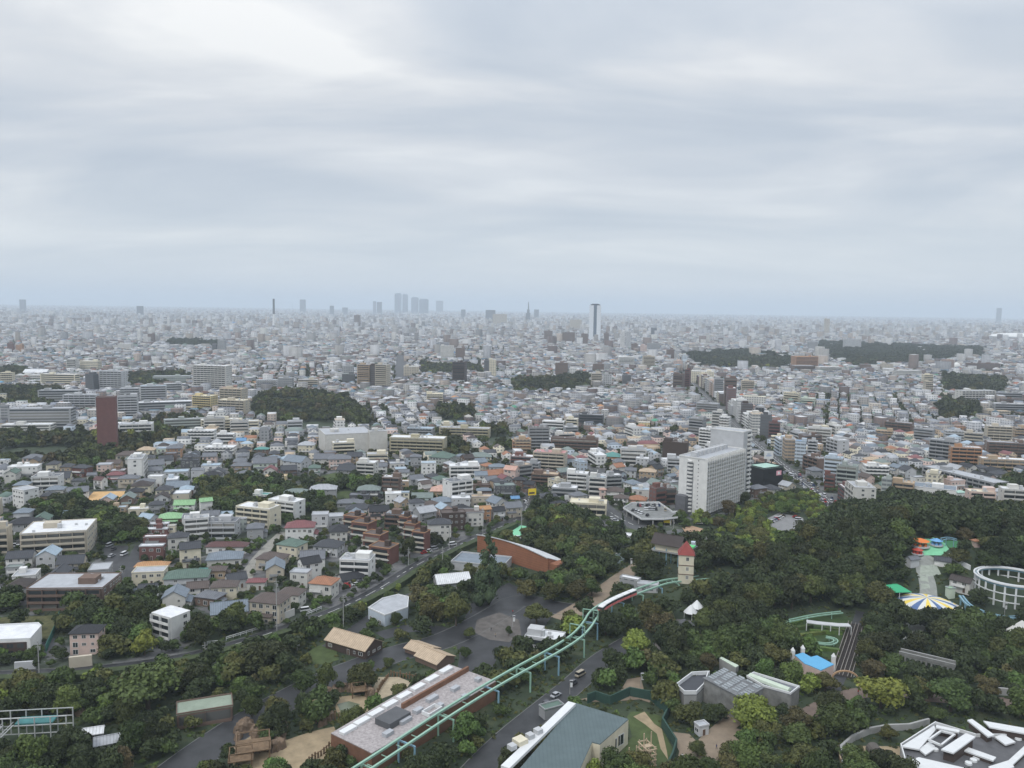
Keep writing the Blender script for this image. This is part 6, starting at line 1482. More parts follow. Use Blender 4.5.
def station():
 x, y = pt('D', 350, 640); th = R(-62); k = y / FPX; rt = root('railway_station', (x, y, gz(x, y)), R(-30))
 for sx_ in (-1, 0, 1):
  for sy_ in (-1, 1): mb = MB(); mb.cyl(sx_ * 6, sy_ * 3.6, -.3, 9, .3, .3, 6); mb.build('column', STEEL, rt)
 mb = MB(); mb.box(-7.5, -4.5, 7.2, 7.5, 4.5, 7.8); mb.build('platform', CONC, rt)
 mb = gable_roof(14, 9, 3.4, .8, .25); mb.build('roof', RM('dark brown'), rt, (0, 0, 11.5))
 mb = MB(); mb.box(-6, -3.5, 7.8, 6, 3.5, 11.4); mb.build('wall', WM('cream'), rt)
 mb = MB(); mb.poly([(8, -3), (13, -3), (13, 1), (8, 1)], 11, 11.6); mb.build('awning', mat('bright green paint', srgb((90, 200, 120)), .5), rt)
 for sx_ in (8.4, 12.6): mb = MB(); mb.cyl(sx_, -2.6, -.3, 11, .15, .15, 6); mb.build('awning_post', STEEL, rt)
 thing(rt, 'railway station with steep brown roof and green awning on stilts', 'station', None, 'the brown-roofed station')
 x, y = pt('D', 437, 722); k = y / FPX; h = (722 - 572) / 5.12 * k; rt = root('turret', (x, y, gz(x, y)), R(-10)); w = 3.3
 mb = MB(); mb.box(-w, -w, -.3, w, w, h); mb.build('wall', CREAMW, rt)
 mb = MB(); hh = (572 - 505) / 5.12 * k; mb.add([(-w - .5, -w - .5, 0), (w + .5, -w - .5, 0), (w + .5, w + .5, 0), (-w - .5, w + .5, 0), (0, 0, hh)], [(0, 1, 4), (1, 2, 4), (2, 3, 4), (3, 0, 4), (3, 2, 1, 0)]); mb.build('spire_roof', mat('dull red tiles', srgb((138, 70, 66))), rt, (0, 0, h))
 for z_ in (h * .3, h * .62): mb = MB(); mb.box(-w - .15, -w - .15, z_, w + .15, w + .15, z_ + .35); mb.build('ledge', WM('brown'), rt)
 for z_ in (h * .15, h * .45, h * .8): put('window', window_mesh(), rt, (.5, -w, z_), 0, (1.2, 1, 1.6))
 thing(rt, 'cream square turret with a pointed dull red roof', 'tower', None, 'the red-roofed turret')
station()
# --- teal-roofed zoo building and its green-walled yard
rt_, (cx_t, cy_t, z_t) = poly_house('zoo_building', 'P', [(576, 703), (628.5, 719), (600, 744), (592, 742), (566, 800), (492, 800), (520, 768)], 8, CREAMW, TEALR, 'large zoo building with a flat teal-grey roof and cream walls', 'zoo building', mark='the teal-roofed zoo building')
for (px, py) in ((612, 736), (619, 731)):
 X, Y = G(px + 1, py + 6, 4.6);
 put('window', window_mesh(), rt_, (X - cx_t, Y - cy_t - .3, 2.2), R(44), (3.4, 1, 3.2))
X0, Y0 = G(572, 705, 8); X1, Y1 = G(505, 770, 8); d = math.hypot(X1 - X0, Y1 - Y0); mb = MB(); mb.box(-d / 2, -1.3, 8.02, d / 2, 1.3, 8.9)
mb.build('roof_gutter', WHITEP, rt_, ((X0 + X1) / 2 - cx_t, (Y0 + Y1) / 2 - cy_t, 0), math.atan2(Y1 - Y0, X1 - X0))
for k_, (px, py) in enumerate(((512, 752), (520, 746), (530, 741), (538, 736))):
 X, Y = G(px, py, 8); mb = MB(); s_ = 1.6 if k_ == 1 else 1.0; mb.box(-s_, -s_, 8.9, s_, s_, 10.2); mb.build('plant_box', WM('cream' if k_ == 1 else 'light grey'), rt_, (X - cx_t, Y - cy_t, 0), .7)
B('H', 640, 512, 742, 575, 30, .5, 'green', 'grey', 'low grey annexe with a teal roof behind the white gutter', name='annexe', cat='zoo building', tank=False, mode='plain')
YARD = [('I', 30, 505), ('I', 62, 492), ('I', 120, 512), ('I', 200, 476), ('I', 282, 492), ('I', 356, 552), ('I', 332, 602), ('I', 388, 690), ('I', 372, 745), ('I', 350, 790)]
area_px('lawn', 'I', [(190, 560), (205, 540), (270, 540), (330, 560), (325, 600), (380, 700), (360, 780), (100, 780), (150, 720), (210, 640)], LAWN, .09)
area_px('yard_path', 'I', [(215, 560), (260, 540), (300, 590), (330, 610), (350, 700), (355, 735), (325, 690), (310, 630), (260, 590)], SAND, .14)
wall_line('yard_wall', [pt(*p) for p in YARD], 3.2, .5, DGREEN, 'zigzag dark green wall around the lawn of the teal-roofed building', 'wall')
area_px('tan_path', 'I', [(0, 490), (60, 478), (150, 480), (190, 410), (245, 400), (262, 470), (300, 510), (240, 490), (130, 500), (50, 500)], PATH, .12)
area_px('tan_path', 'I', [(355, 620), (440, 630), (470, 660), (530, 670), (600, 600), (680, 620), (660, 680), (600, 766), (520, 790), (380, 790), (400, 700)], PATH, .13)
lawnP = area_px('lawn', 'I', [(130, 740), (200, 690), (215, 760), (150, 790)], LAWN, .12)
def climbing_tower():
 x, y = pt('I', 240, 770); rt = root('climbing_tower', (x, y, gz(x, y)), .4); WD = mat('pale timber', (.42, .33, .23), .9, .2, 1)
 for i in range(4):
  for j in range(3):
   hh = 4 + 3.2 * ((i >= 2) + (j == 1)); mb = MB(); mb.cyl(-3.6 + i * 2.4, -2.4 + j * 2.4, -.3, hh, .22, .18, 6); mb.build('post', WD, rt)
 for k, z_ in enumerate((1.6, 3.2, 4.8, 6.4)):
  mb = MB(); x0 = -3.8 if k < 2 else .8
  mb.box(x0, -2.7, z_, 3.9, -2.4, z_ + .28); mb.box(x0, 2.4, z_, 3.9, 2.7, z_ + .28); mb.box(x0, -2.4, z_, x0 + .3, 2.4, z_ + .28); mb.box(3.6, -2.4, z_, 3.9, 2.4, z_ + .28); mb.box(x0 + .3, -.8, z_, 3.6, .8, z_ + .16); mb.build('deck', WD, rt)
 thing(rt, 'pale timber climbing tower on the lawn for apes', 'climbing frame')
climbing_tower()
# --- grey glass-roofed house and its flat annexe
def glass_house():
 P = [pt('I', *p, 8) for p in ((500, 405), (590, 380), (738, 442), (662, 490))]; P = [P[0], P[1], P[2], P[3]]; cx, cy = cen(P); mark_poly(P, 1); rt = root('monkey_house', (cx, cy, gz(cx, cy)))
 Q = [(x - cx, y - cy) for x, y in P]
 A = sum(Q[i][0] * Q[(i + 1) % 4][1] - Q[(i + 1) % 4][0] * Q[i][1] for i in range(4));
 if A < 0: Q = Q[::-1]
 mb = MB(); mb.poly(Q, -.5, 7.8); mb.build('wall', mat('stained concrete', (.2, .2, .19), .9, .35, .3), rt)
 mb = MB(); mb.poly([(x * 1.05, y * 1.05) for x, y in Q], 7.8, 8.2); mb.build('roof', mat('grey roof sheet', (.15, .155, .16), .6, .25, .4), rt)
 o0, ex, ey = Vector(Q[0]), Vector(Q[1]) - Vector(Q[0]), Vector(Q[3]) - Vector(Q[0])
 rs = random.Random(4)
 for i in range(8):
  for j in range(5):
   if rs.random() < .12: continue
   p = o0 + ex * ((i + .5) / 8) + ey * ((j + .5) / 5); mb = MB(); u = ex.normalized() * ex.length / 8 * .36; v = ey.normalized() * ey.length / 5 * .36
   vs = [(-u - v), (u - v), (u + v), (-u + v)]; mb.add([(q.x, q.y, 8.2) for q in vs] + [(q.x, q.y, 8.38) for q in vs], [(0, 1, 5, 4), (1, 2, 6, 5), (2, 3, 7, 6), (3, 0, 4, 7), (4, 5, 6, 7)])
   mb.build('roof_light', mat('dull roof light', (.24, .26, .27), .25, .3, .5), rt, (p.x, p.y, 0))
 for i in range(5):
  p = Vector(Q[i % 4]);
 thing(rt, 'grey house with a grid of skylights on its sloping roof', 'zoo building', None, 'the grey skylight house')
 rt, (cx, cy, z) = poly_house('zoo_pavilion', 'I', [(672, 400), (700, 385), (885, 442), (850, 470), (740, 440)], 5.5, mat('stained concrete', (0, 0, 0)), RM('grey'), 'flat concrete annexe with white edge and a long white vault', 'pavilion', par=.7)
 a, b = pt('I', 685, 392, 6), pt('I', 845, 452, 6); d = math.hypot(b[0] - a[0], b[1] - a[1]); mb = MB()
 prof = [(-1.3, 0), (-1.1, .8), (0, 1.3), (1.1, .8), (1.3, 0)]
 for (y0, z0), (y1, z1) in zip(prof, prof[1:]): mb.add([(-d / 2, y0, z0), (d / 2, y0, z0), (d / 2, y1, z1), (-d / 2, y1, z1)], [(0, 1, 2, 3)])
 for s in (-1, 1): mb.add([(s * d / 2, y_, z_) for y_, z_ in prof], [tuple(range(5)) if s > 0 else tuple(range(4, -1, -1))])
 mb.build('vault', WM('pale green'), rt, ((a[0] + b[0]) / 2 - cx, (a[1] + b[1]) / 2 - cy, 5.6), math.atan2(b[1] - a[1], b[0] - a[0]))
 poly_house('covered_walk', 'I', [(562, 322), (572, 318), (640, 352), (628, 360)], 4.5, CONC, WM('pale green'), 'thin pale roof of a covered walk behind the skylight house', 'covered walk')
 # white curving roof edges at its left
 rt, (cx, cy, z) = poly_house('zoo_terrace', 'I', [(386, 440), (450, 392), (520, 388), (500, 440), (470, 470), (420, 470)], 4.5, CONC, RM('dark grey'), 'white-edged curving terrace left of the skylight house', 'terrace', par=1.3)
glass_house()
H('I', 460, 575, 520, 640, 20, .8, 'flat', 'light grey', 'light grey', 'small pale kiosk in the trees by the tan path', name='kiosk', cat='kiosk')
B('H', 583, 214, 748, 290, -18, .6, 'white', 'light grey', 'white flat-roofed plaza building with dark roof plant behind the mint railway', name='plaza_building', cat='zoo building', tank=True)
B('F', 712, 470, 940, 606, 22, .5, 'mossy', 'brown', 'brown round-cornered building with a mossy green flat roof', name='zoo_building', cat='zoo building', tank=False, mark='the mossy green roof')
H('F', 330, 605, 420, 660, 20, .6, 'gable', 'white', 'grey', 'small white sheet-roofed shed, the left of two', name='shed', cat='shed', wing=False); H('F', 380, 625, 505, 700, 25, .5, 'gable', 'light grey', 'grey', 'white sheet-roofed shed, the right of two', name='shed', cat='shed', wing=False)
B('D', 90, 480, 215, 530, -20, .5, 'white', 'light grey', 'low white-roofed pavilion left of an olive tree near the station', name='pavilion', cat='pavilion', tank=False, mode='plain')
B('D', 455, 540, 535, 612, -15, .6, 'light grey', 'pale blue', 'pale building behind the red-roofed turret', name='pavilion', cat='pavilion')
B('D', 100, 692, 210, 770, -30, .4, 'white', 'grey', 'white flat roof beside the mint railway above the train', name='pavilion', cat='pavilion', tank=False, mode='plain'); B('D', 190, 735, 300, 785, -15, .5, 'light grey', 'light grey', 'low pale ticket hall below the station', name='pavilion', cat='pavilion', tank=False, mode='plain')
area_px('water_channel', 'D', [(60, 600), (140, 560), (170, 575), (90, 640)], mat('grey water', (.16, .2, .2), .2), .1)
# --- blue-roofed pink pavilion
def pink_pavilion():
 rt, (cx, cy, z) = poly_house('pink_pavilion', 'J', [(100, 310), (133, 300), (165, 318), (190, 312), (258, 348), (205, 372), (160, 352), (140, 345)], 5, WM('pink'), mat('sky blue roof', srgb((92, 160, 200)), .6, .06), 'small pink pavilion with a cross-shaped sky blue roof', 'pavilion', mark='the sky blue roof')
 for p in ((92, 302), (132, 292), (256, 326)):
  X, Y = pt('J', *p, 5); mb = MB(); mb.box(-.6, -.6, 0, .6, .6, 5.9); mb.add([(-.7, -.7, 5.9), (.7, -.7, 5.9), (.7, .7, 5.9), (-.7, .7, 5.9), (0, 0, 7.3)], [(0, 1, 4), (1, 2, 4), (2, 3, 4), (3, 0, 4)]); mb.build('pinnacle', WM('white'), rt, (X - cx, Y - cy, 0))
 for p in ((215, 374), (235, 366)): X, Y = pt('J', *p, 2); mb = MB(); mb.box(-.9, -.1, 0, .9, .1, 2.6); mb.build('doorway', mat('dark opening', (.02, .02, .02)), rt, (X - cx, Y - cy - .6, 0), .6)
pink_pavilion()
# --- slope ride: two rails lanes with an arch at the foot
def slope_ride():
 a, b = pt('J', 285, 400), pt('J', 352, 190); rt = root('slope_railway', (a[0], a[1], gz(*a))); n = 30; d = Vector((b[0] - a[0], b[1] - a[1])); nr = Vector((-d.y, d.x)).normalized()
 for off in (-3.4, -2.2, -.6, .6, 2.2, 3.4):
  mb = MB()
  for i in range(n):
   p, q = [(Vector(a) + d * ((i + e) / n) + nr * off) for e in (0, 1)]
   mb.bar((p.x - a[0], p.y - a[1], gz(p.x, p.y) - gz(*a) + .9), (q.x - a[0], q.y - a[1], gz(q.x, q.y) - gz(*a) + .9), .16)
  mb.build('rail', mat('dull rail steel', (.22, .2, .18)), rt)
 mb = MB()
 for i in range(0, n * 2):
  p = Vector(a) + d * (i / n / 2); z_ = gz(p.x, p.y) - gz(*a) + .55; u, v = p - nr * 3.8, p + nr * 3.8; mb.bar((u.x - a[0], u.y - a[1], z_), (v.x - a[0], v.y - a[1], z_), .14)
 mb.build('sleepers', mat('dark sleepers', (.06, .05, .045)), rt); thing(rt, 'straight twin-lane rail slope rising into the woods', 'slope ride', None, 'the twin-lane slope')
 x, y = pt('J', 302, 432); rt = root('arch_gate', (x, y, gz(x, y)), R(-10)); mb = MB(); w = 4.4
 for i in range(10):
  t0, t1 = math.pi * i / 10, math.pi * (i + 1) / 10; mb.bar((-w * math.cos(t0), 0, 2.2 + 3 * math.sin(t0)), (-w * math.cos(t1), 0, 2.2 + 3 * math.sin(t1)), .35)
 mb.build('arch', mat('tan arch paint', srgb((170, 140, 110))), rt)
 for s in (-1, 1): mb = MB(); mb.box(s * w - .4, -.4, -.3, s * w + .4, .4, 2.4); mb.build('pillar', mat('tan arch paint', (0, 0, 0)), rt)
 thing(rt, 'tan arch gate at the foot of the rail slope', 'gate')
 rt = None
slope_ride()
# --- hedge garden with white roofed walk and mint coaster track
GARD = area_px('hedge_garden', 'J', [(20, 180), (130, 150), (290, 140), (335, 180), (300, 290), (250, 330), (180, 310), (90, 270), (30, 230)], mat('garden green', (.035, .06, .02), .95, .4, .3), .10)
def tube_track(name, r, pts, h, rad, mt, desc, cat, post=None, rings=0, closed=False, group=None):
 P = [pt(r, *p, h) for p in pts]; P = resample(smooth(P, 2), 2.5); rt = root(name, (P[0][0], P[0][1], gz(*P[0]))); g0 = gz(*P[0])
 for off in (-.7, .7):
  Q = side_pts(P, off); mb = MB()
  for (x0, y0), (x1, y1) in zip(Q, Q[1:]): mb.bar((x0 - P[0][0], y0 - P[0][1], gz(x0, y0) - g0 + h), (x1 - P[0][0], y1 - P[0][1], gz(x1, y1) - g0 + h), rad)
  mb.build('rail', mt, rt)
 for i in range(0, len(P), 4):
  x, y = P[i]; g = gz(x, y) - g0; mb = MB(); mb.bar((x - P[0][0], y - P[0][1], g - .3), (x - P[0][0], y - P[0][1], g + h), rad * .9, 5); mb.build('post', post or mt, rt)
 thing(rt, desc, cat, group); return rt
tube_track('coaster_track', 'J', [(35, 200), (50, 178), (100, 168), (180, 150), (290, 138)], 2.5, .28, MINT, 'mint coaster track along the upper edge of the hedge garden', 'coaster')
tube_track('coaster_track', 'J', [(190, 262), (240, 268), (268, 258), (262, 245), (225, 238)], 1.5, .28, MINT, 'mint hairpin of the garden coaster track', 'coaster')
def white_walk():
 P = [pt('J', *p, 3.5) for p in ((148, 180), (210, 190), (280, 198), (328, 200))]; P2 = side_pts(P, 3.2); rt = root('covered_walk', (P[0][0], P[0][1], gz(*P[0]))); mb = MB()
 for i in range(3):
  q = [P[i], P[i + 1], P2[i + 1], P2[i]]; q = [(x - P[0][0], y - P[0][1]) for x, y in q]; mb.poly(q, 3.2, 3.5)
 mb.build('roof', WM('light grey'), rt)
 for x, y in resample(P, 3): mb = MB(); mb.cyl(x - P[0][0], y - P[0][1], -.5, 3.2, .18, .18, 6); mb.build('post', WHITEP, rt)
 thing(rt, 'white roofed walk on slim posts above the hedge garden', 'covered walk')
white_walk()
for i, (x0, y0, x1, y1) in enumerate(((60, 215, 170, 200), (110, 240, 220, 225), (70, 195, 130, 180), (160, 220, 290, 228), (200, 290, 280, 300), (120, 260, 190, 275), (225, 215, 300, 220))):
 wall_line('hedge', [pt('J', x0, y0), pt('J', x1, y1)], 1.3, 1.6, leaf_mat('lush'), ['clipped hedge row beside the mint hairpin', 'clipped hedge row crossing the middle of the garden', 'short clipped hedge at the garden corner', 'long clipped hedge under the white roofed walk', 'lowest clipped hedge above the sky blue roof', 'clipped hedge nearest the woods', 'clipped hedge next to the twin-lane slope'][i], 'hedge', None, False, 'clipped hedges of the garden')
H('J', 55, 205, 105, 235, -15, .5, 'gable', 'salmon', 'pink', 'little pink-roofed coaster hut in the hedge garden', name='hut', cat='hut', wing=False, win=False)
# --- green tent, striped roof, coloured path, play ground
def tent():
 x, y = pt('J', 500, 72); rt = root('tent', (x, y, gz(x, y)), .1); GT = mat('vivid green canvas', srgb((62, 160, 116)), .7, .05); a, b = 5.2, 4
 mb = hip_roof(2 * a, 2 * b, 2.2, .3, .1); mb.build('canopy', GT, rt, (0, 0, 3))
 for sx_ in (-1, 0, 1):
  for sy_ in (-1, 1): mb = MB(); mb.cyl(sx_ * a, sy_ * b, -.3, 3, .14, .14, 6); mb.build('post', WHITEP, rt)
 mark_rect(x, y, 14, 12, 0, 2); thing(rt, 'open tent with a vivid green canopy', 'tent', None, 'the green tent')
 x, y = pt('J', 632, 92, 3); rt = root('striped_dome', (x, y, gz(x, y))); n = 24; cols = [mat('canvas yellow', srgb((222, 196, 92)), .7, .05), mat('canvas blue', srgb((84, 108, 148)), .7, .05), mat('canvas white', (.62, .62, .58), .7, .05)]
 mb = MB(); rr = 11.5; prof = [(1, 0), (.85, .8), (.6, 1.6), (.3, 2.2), (.02, 2.5)]
 for i in range(n):
  t0, t1 = 6.2832 * i / n, 6.2832 * (i + 1) / n; ci = (0, 2, 1, 2)[i % 4] if i % 2 else (0, 1)[(i // 2) % 2]
  for (r0, z0), (r1, z1) in zip(prof, prof[1:]): mb.add([(rr * r0 * math.cos(t0), rr * r0 * math.sin(t0), z0), (rr * r0 * math.cos(t1), rr * r0 * math.sin(t1), z0), (rr * r1 * math.cos(t1), rr * r1 * math.sin(t1), z1), (rr * r1 * math.cos(t0), rr * r1 * math.sin(t0), z1)], [(0, 1, 2, 3)], ci)
 mb.build('roof', cols, rt, (0, 0, 2)); mb = MB(); mb.cyl(0, 0, -.5, 2, 10.4, 10.4, 24); mb.build('drum_wall', WM('cream'), rt)
 mark_rect(x, y, 20, 20, 0, 2); thing(rt, 'round roof striped yellow, blue and white', 'carousel', None, 'the striped round roof')
tent()
CP = [pt('J', *p) for p in ((715, 95), (760, 120), (810, 150), (850, 172), (910, 180))]
def coloured_path():
 P = resample(smooth(CP, 2), 3); cols = [mat('path yellow', srgb((196, 176, 110)), .8, .08), mat('path blue', srgb((84, 130, 160)), .8, .08), mat('path white', (.5, .5, .47), .8, .08)]; mb = MB(); A, Bq = side_pts(P, -4), side_pts(P, 4)
 for i in range(len(P) - 1):
  z0, z1 = gz(*P[i]) + .25, gz(*P[i + 1]) + .25; mb.add([(*A[i], z0), (*A[i + 1], z1), (*Bq[i + 1], z1), (*Bq[i], z0)], [(0, 1, 2, 3)], (0, 2, 1, 0, 2)[i % 5])
 structure(mb.build('coloured_path', cols)); mark_line(P, 10, 2)
coloured_path()
tube_track('chute_track', 'J', [(770, 72), (800, 110), (850, 135), (920, 155), (980, 162), (1040, 150)], 4, .45, STEEL, 'pale blue raised chute curving past the coloured path', 'coaster')
H('E', 640, 685, 768, 790, -48, .6, 'gable', 'dark brown', 'off-white', 'off-white building with a dark brown roof beside the green box', name='ride_station', cat='building', wing=False)
H('J', 708, 35, 745, 80, 10, .8, 'flat', 'pale green', 'pale green', 'bright green boxy kiosk', name='kiosk', cat='kiosk', wing=False, win=False)
area_px('play_ground', 'E', [(450, 520), (560, 505), (620, 530), (640, 560), (600, 592), (510, 592), (460, 560)], mat('mint play surface', srgb((124, 190, 150)), .8, .1), .12)
area_px('play_ground', 'E', [(605, 515), (700, 520), (755, 545), (700, 556), (640, 552)], mat('green play surface', srgb((74, 130, 92)), .8, .1), .12)
area_px('paved_path', 'E', [(500, 600), (560, 610), (600, 690), (530, 700), (545, 768), (500, 768), (490, 690)], mat('pale mint paving', (.3, .33, .28)), .12)
def play_ride(r, x, y, col, w, desc, h=4):
 X, Y = pt(r, x, y); rt = root('play_ride', (X, Y, gz(X, Y))); cm = mat(col + ' ride paint', srgb(dict(orange=(214, 120, 60), blue=(110, 160, 205), white=(214, 214, 210), red=(180, 74, 60))[col]), .5, .05)
 mb = MB(); mb.cyl(0, 0, 0, .5, w, w, 14); mb.build('base', WM('light grey'), rt); mb = MB(); mb.cyl(0, 0, .5, h * .8, .35, .3, 8); mb.build('mast', WHITEP, rt)
 mb = MB(); mb.cyl(0, 0, h * .7, h, w * .95, .3, 14); mb.build('canopy', cm, rt)
 for k in range(6): mb = MB(); t = k * 1.047; mb.box(w * .6 * math.cos(t) - .5, w * .6 * math.sin(t) - .5, .5, w * .6 * math.cos(t) + .5, w * .6 * math.sin(t) + .5, 1.4); mb.build('seat', cm, rt)
 thing(rt, desc, 'ride')
play_ride('E', 492, 545, 'orange', 4.2, 'orange canopied ride at the mint play ground'); play_ride('E', 478, 585, 'red', 2.6, 'small red canopied ride below the orange one', 3); play_ride('E', 575, 540, 'blue', 3, 'pale blue canopied ride on the mint play ground', 3.5); play_ride('J', 870, 232, 'white', 4, 'white canopied ride between the woods and the coloured path', 3.5)
H('E', 757, 505, 792, 545, 10, .9, 'hip', 'terracotta', 'pink', 'tiny house with a pointed red roof in the play ground', name='play_house', cat='play house', wing=False, win=False)
tube_track('metal_arch', 'E', [(602, 508), (640, 500), (680, 512)], 4, .2, STEEL, 'thin blue metal frame at the play ground', 'climbing frame')
H('E', 415, 590, 490, 650, 20, .6, 'gable', 'grey', 'light grey', 'low grey roof at the edge of the hill wood', name='shed', cat='shed', wing=False, win=False); H('E', 565, 592, 650, 650, -30, .6, 'gable', 'dark grey', 'white', 'white-edged low roof beside the pale path', name='shed', cat='shed', wing=False, win=False)
wall_line('garden_wall', [pt('E', 640, 600), pt('E', 700, 640), pt('E', 750, 665)], 2, .8, WHITEP, 'pale wall slanting down from the play ground', 'wall')
# --- white ring coaster at the right edge
def ring_coaster():
 P = []
 cxp, cyp = Z('E', 965, 690)
 hh = 9.5; n = 44; c = G(cxp, cyp + 2, hh); rx = 178 / 5.12 / FPX * c[1]; ry = rx * .95
 pts = [(rx * math.cos(6.2832 * i / n), ry * math.sin(6.2832 * i / n)) for i in range(n)]
 mark_rect(c[0], c[1], rx * 2, ry * 2, 0, 2)
 rt = root('ring_coaster', (c[0], c[1], gz(*c)))
 for k, (s, z_, rr, mt_) in enumerate(((1.0, hh, .38, WHITEP), (.90, hh, .38, WHITEP), (.95, hh - .8, .5, STEEL), (1.0, hh - 4, .26, WHITEP), (1.0, hh - 7.5, .26, WHITEP))):
  mb = MB()
  for i in range(n): a, b = pts[i], pts[(i + 1) % n]; mb.bar((a[0] * s, a[1] * s, z_), (b[0] * s, b[1] * s, z_), rr)
  mb.build('ring_rail', mt_, rt)
 mb = MB()
 for i in range(n): a = pts[i]; mb.bar((a[0] * .9, a[1] * .9, hh), (a[0], a[1], hh), .14)
 mb.build('ties', WHITEP, rt)
 for i in range(0, n, 2): a = pts[i]; mb = MB(); mb.bar((a[0] * .97, a[1] * .97, -.5), (a[0] * .97, a[1] * .97, hh - 1), .42, 6); mb.build('column', WHITEP, rt)
 thing(rt, 'white ring-shaped coaster track on tall white columns', 'coaster', None, 'the white ring coaster')
ring_coaster()
def white_gable():
 X0, Y0, X1, Y1 = zb('J', 948, 178, 1110, 292); cx, cy, a, b, h = fit(X0, Y0, X1, Y1, R(-10), .6, .5)
 rt = root('fun_house', (cx, cy, gz(cx, cy)), R(-10)); mb = MB(); hw = h * .55; mb.box(-a / 2, -b / 2, -.5, a / 2, b / 2, hw); mb.add([(-a / 2, -b / 2, hw), (a / 2, -b / 2, hw), (0, -b / 2, h), (-a / 2, b / 2, hw), (a / 2, b / 2, hw), (0, b / 2, h)], [(0, 1, 2), (5, 4, 3), (1, 4, 5, 2), (3, 0, 2, 5)])
 mb.build('wall', WM('off-white'), rt); YT = mat('yellow trim', srgb((222, 196, 120)), .6)
 for s in (-1, 1): mb = MB(); mb.bar((s * (a / 2 + .3), -b / 2 - .2, hw - .2), (0, -b / 2 - .2, h + .2), .45); mb.build('trim', YT, rt)
 mb = MB()
 for i in range(12):
  t0, t1 = .3 + i * .42, .3 + (i + 1) * .42; r0, r1 = 1 + .16 * i, 1 + .16 * (i + 1); mb.bar((r0 * math.cos(t0) - 1, -b / 2 - .12, hw * .75 + r0 * math.sin(t0) * .8), (r1 * math.cos(t1) - 1, -b / 2 - .12, hw * .75 + r1 * math.sin(t1) * .8), .12)
 mb.build('swirl_ornament', WM('brown'), rt); mark_rect(cx, cy, a, b, 0, 1, 2)
 thing(rt, 'white gabled fun house with yellow trim at the right edge', 'fun house')
white_gable()
def viaduct():
 a, b = pt('J', 520, 345), pt('J', 745, 400); th = math.atan2(b[1] - a[1], b[0] - a[0]); d = math.hypot(b[0] - a[0], b[1] - a[1]); cx, cy = (a[0] + b[0]) / 2, (a[1] + b[1]) / 2; z = min(gz(*a), gz(*b))
 rt = root('footbridge', (cx, cy, z), th); SC = mat('stained concrete', (0, 0, 0)); mb = MB(); mb.box(-d / 2, -1.6, 3.6, d / 2, 1.6, 4.2); mb.build('deck', SC, rt)
 for s in (-1, 1): mb = MB(); mb.box(-d / 2, s * 1.6 - .12, 4.2, d / 2, s * 1.6 + .12, 5.3); mb.build('parapet', SC, rt); mb = MB(); mb.box(-d / 2, s * 1.6 - .2, 5.3, d / 2, s * 1.6 + .2, 5.45); mb.build('coping', CONC, rt)
 for i in range(11): u = -d / 2 + .5 + (d - 1) * i / 10; mb = MB(); mb.box(u - .3, -1.7, -.5, u + .3, 1.7, 3.6); mb.build('pier', SC, rt)
 mark_rect(cx, cy, d, 5, th, 2, 1); thing(rt, 'stained grey concrete footbridge on piers in front of the dark trees', 'footbridge', None, 'the grey footbridge')
 wall_line('retaining_wall', [pt('J', 920, 470), pt('J', 1040, 480)], 2.5, .8, CONC, 'low grey retaining wall right of the arch path', 'wall')
viaduct()
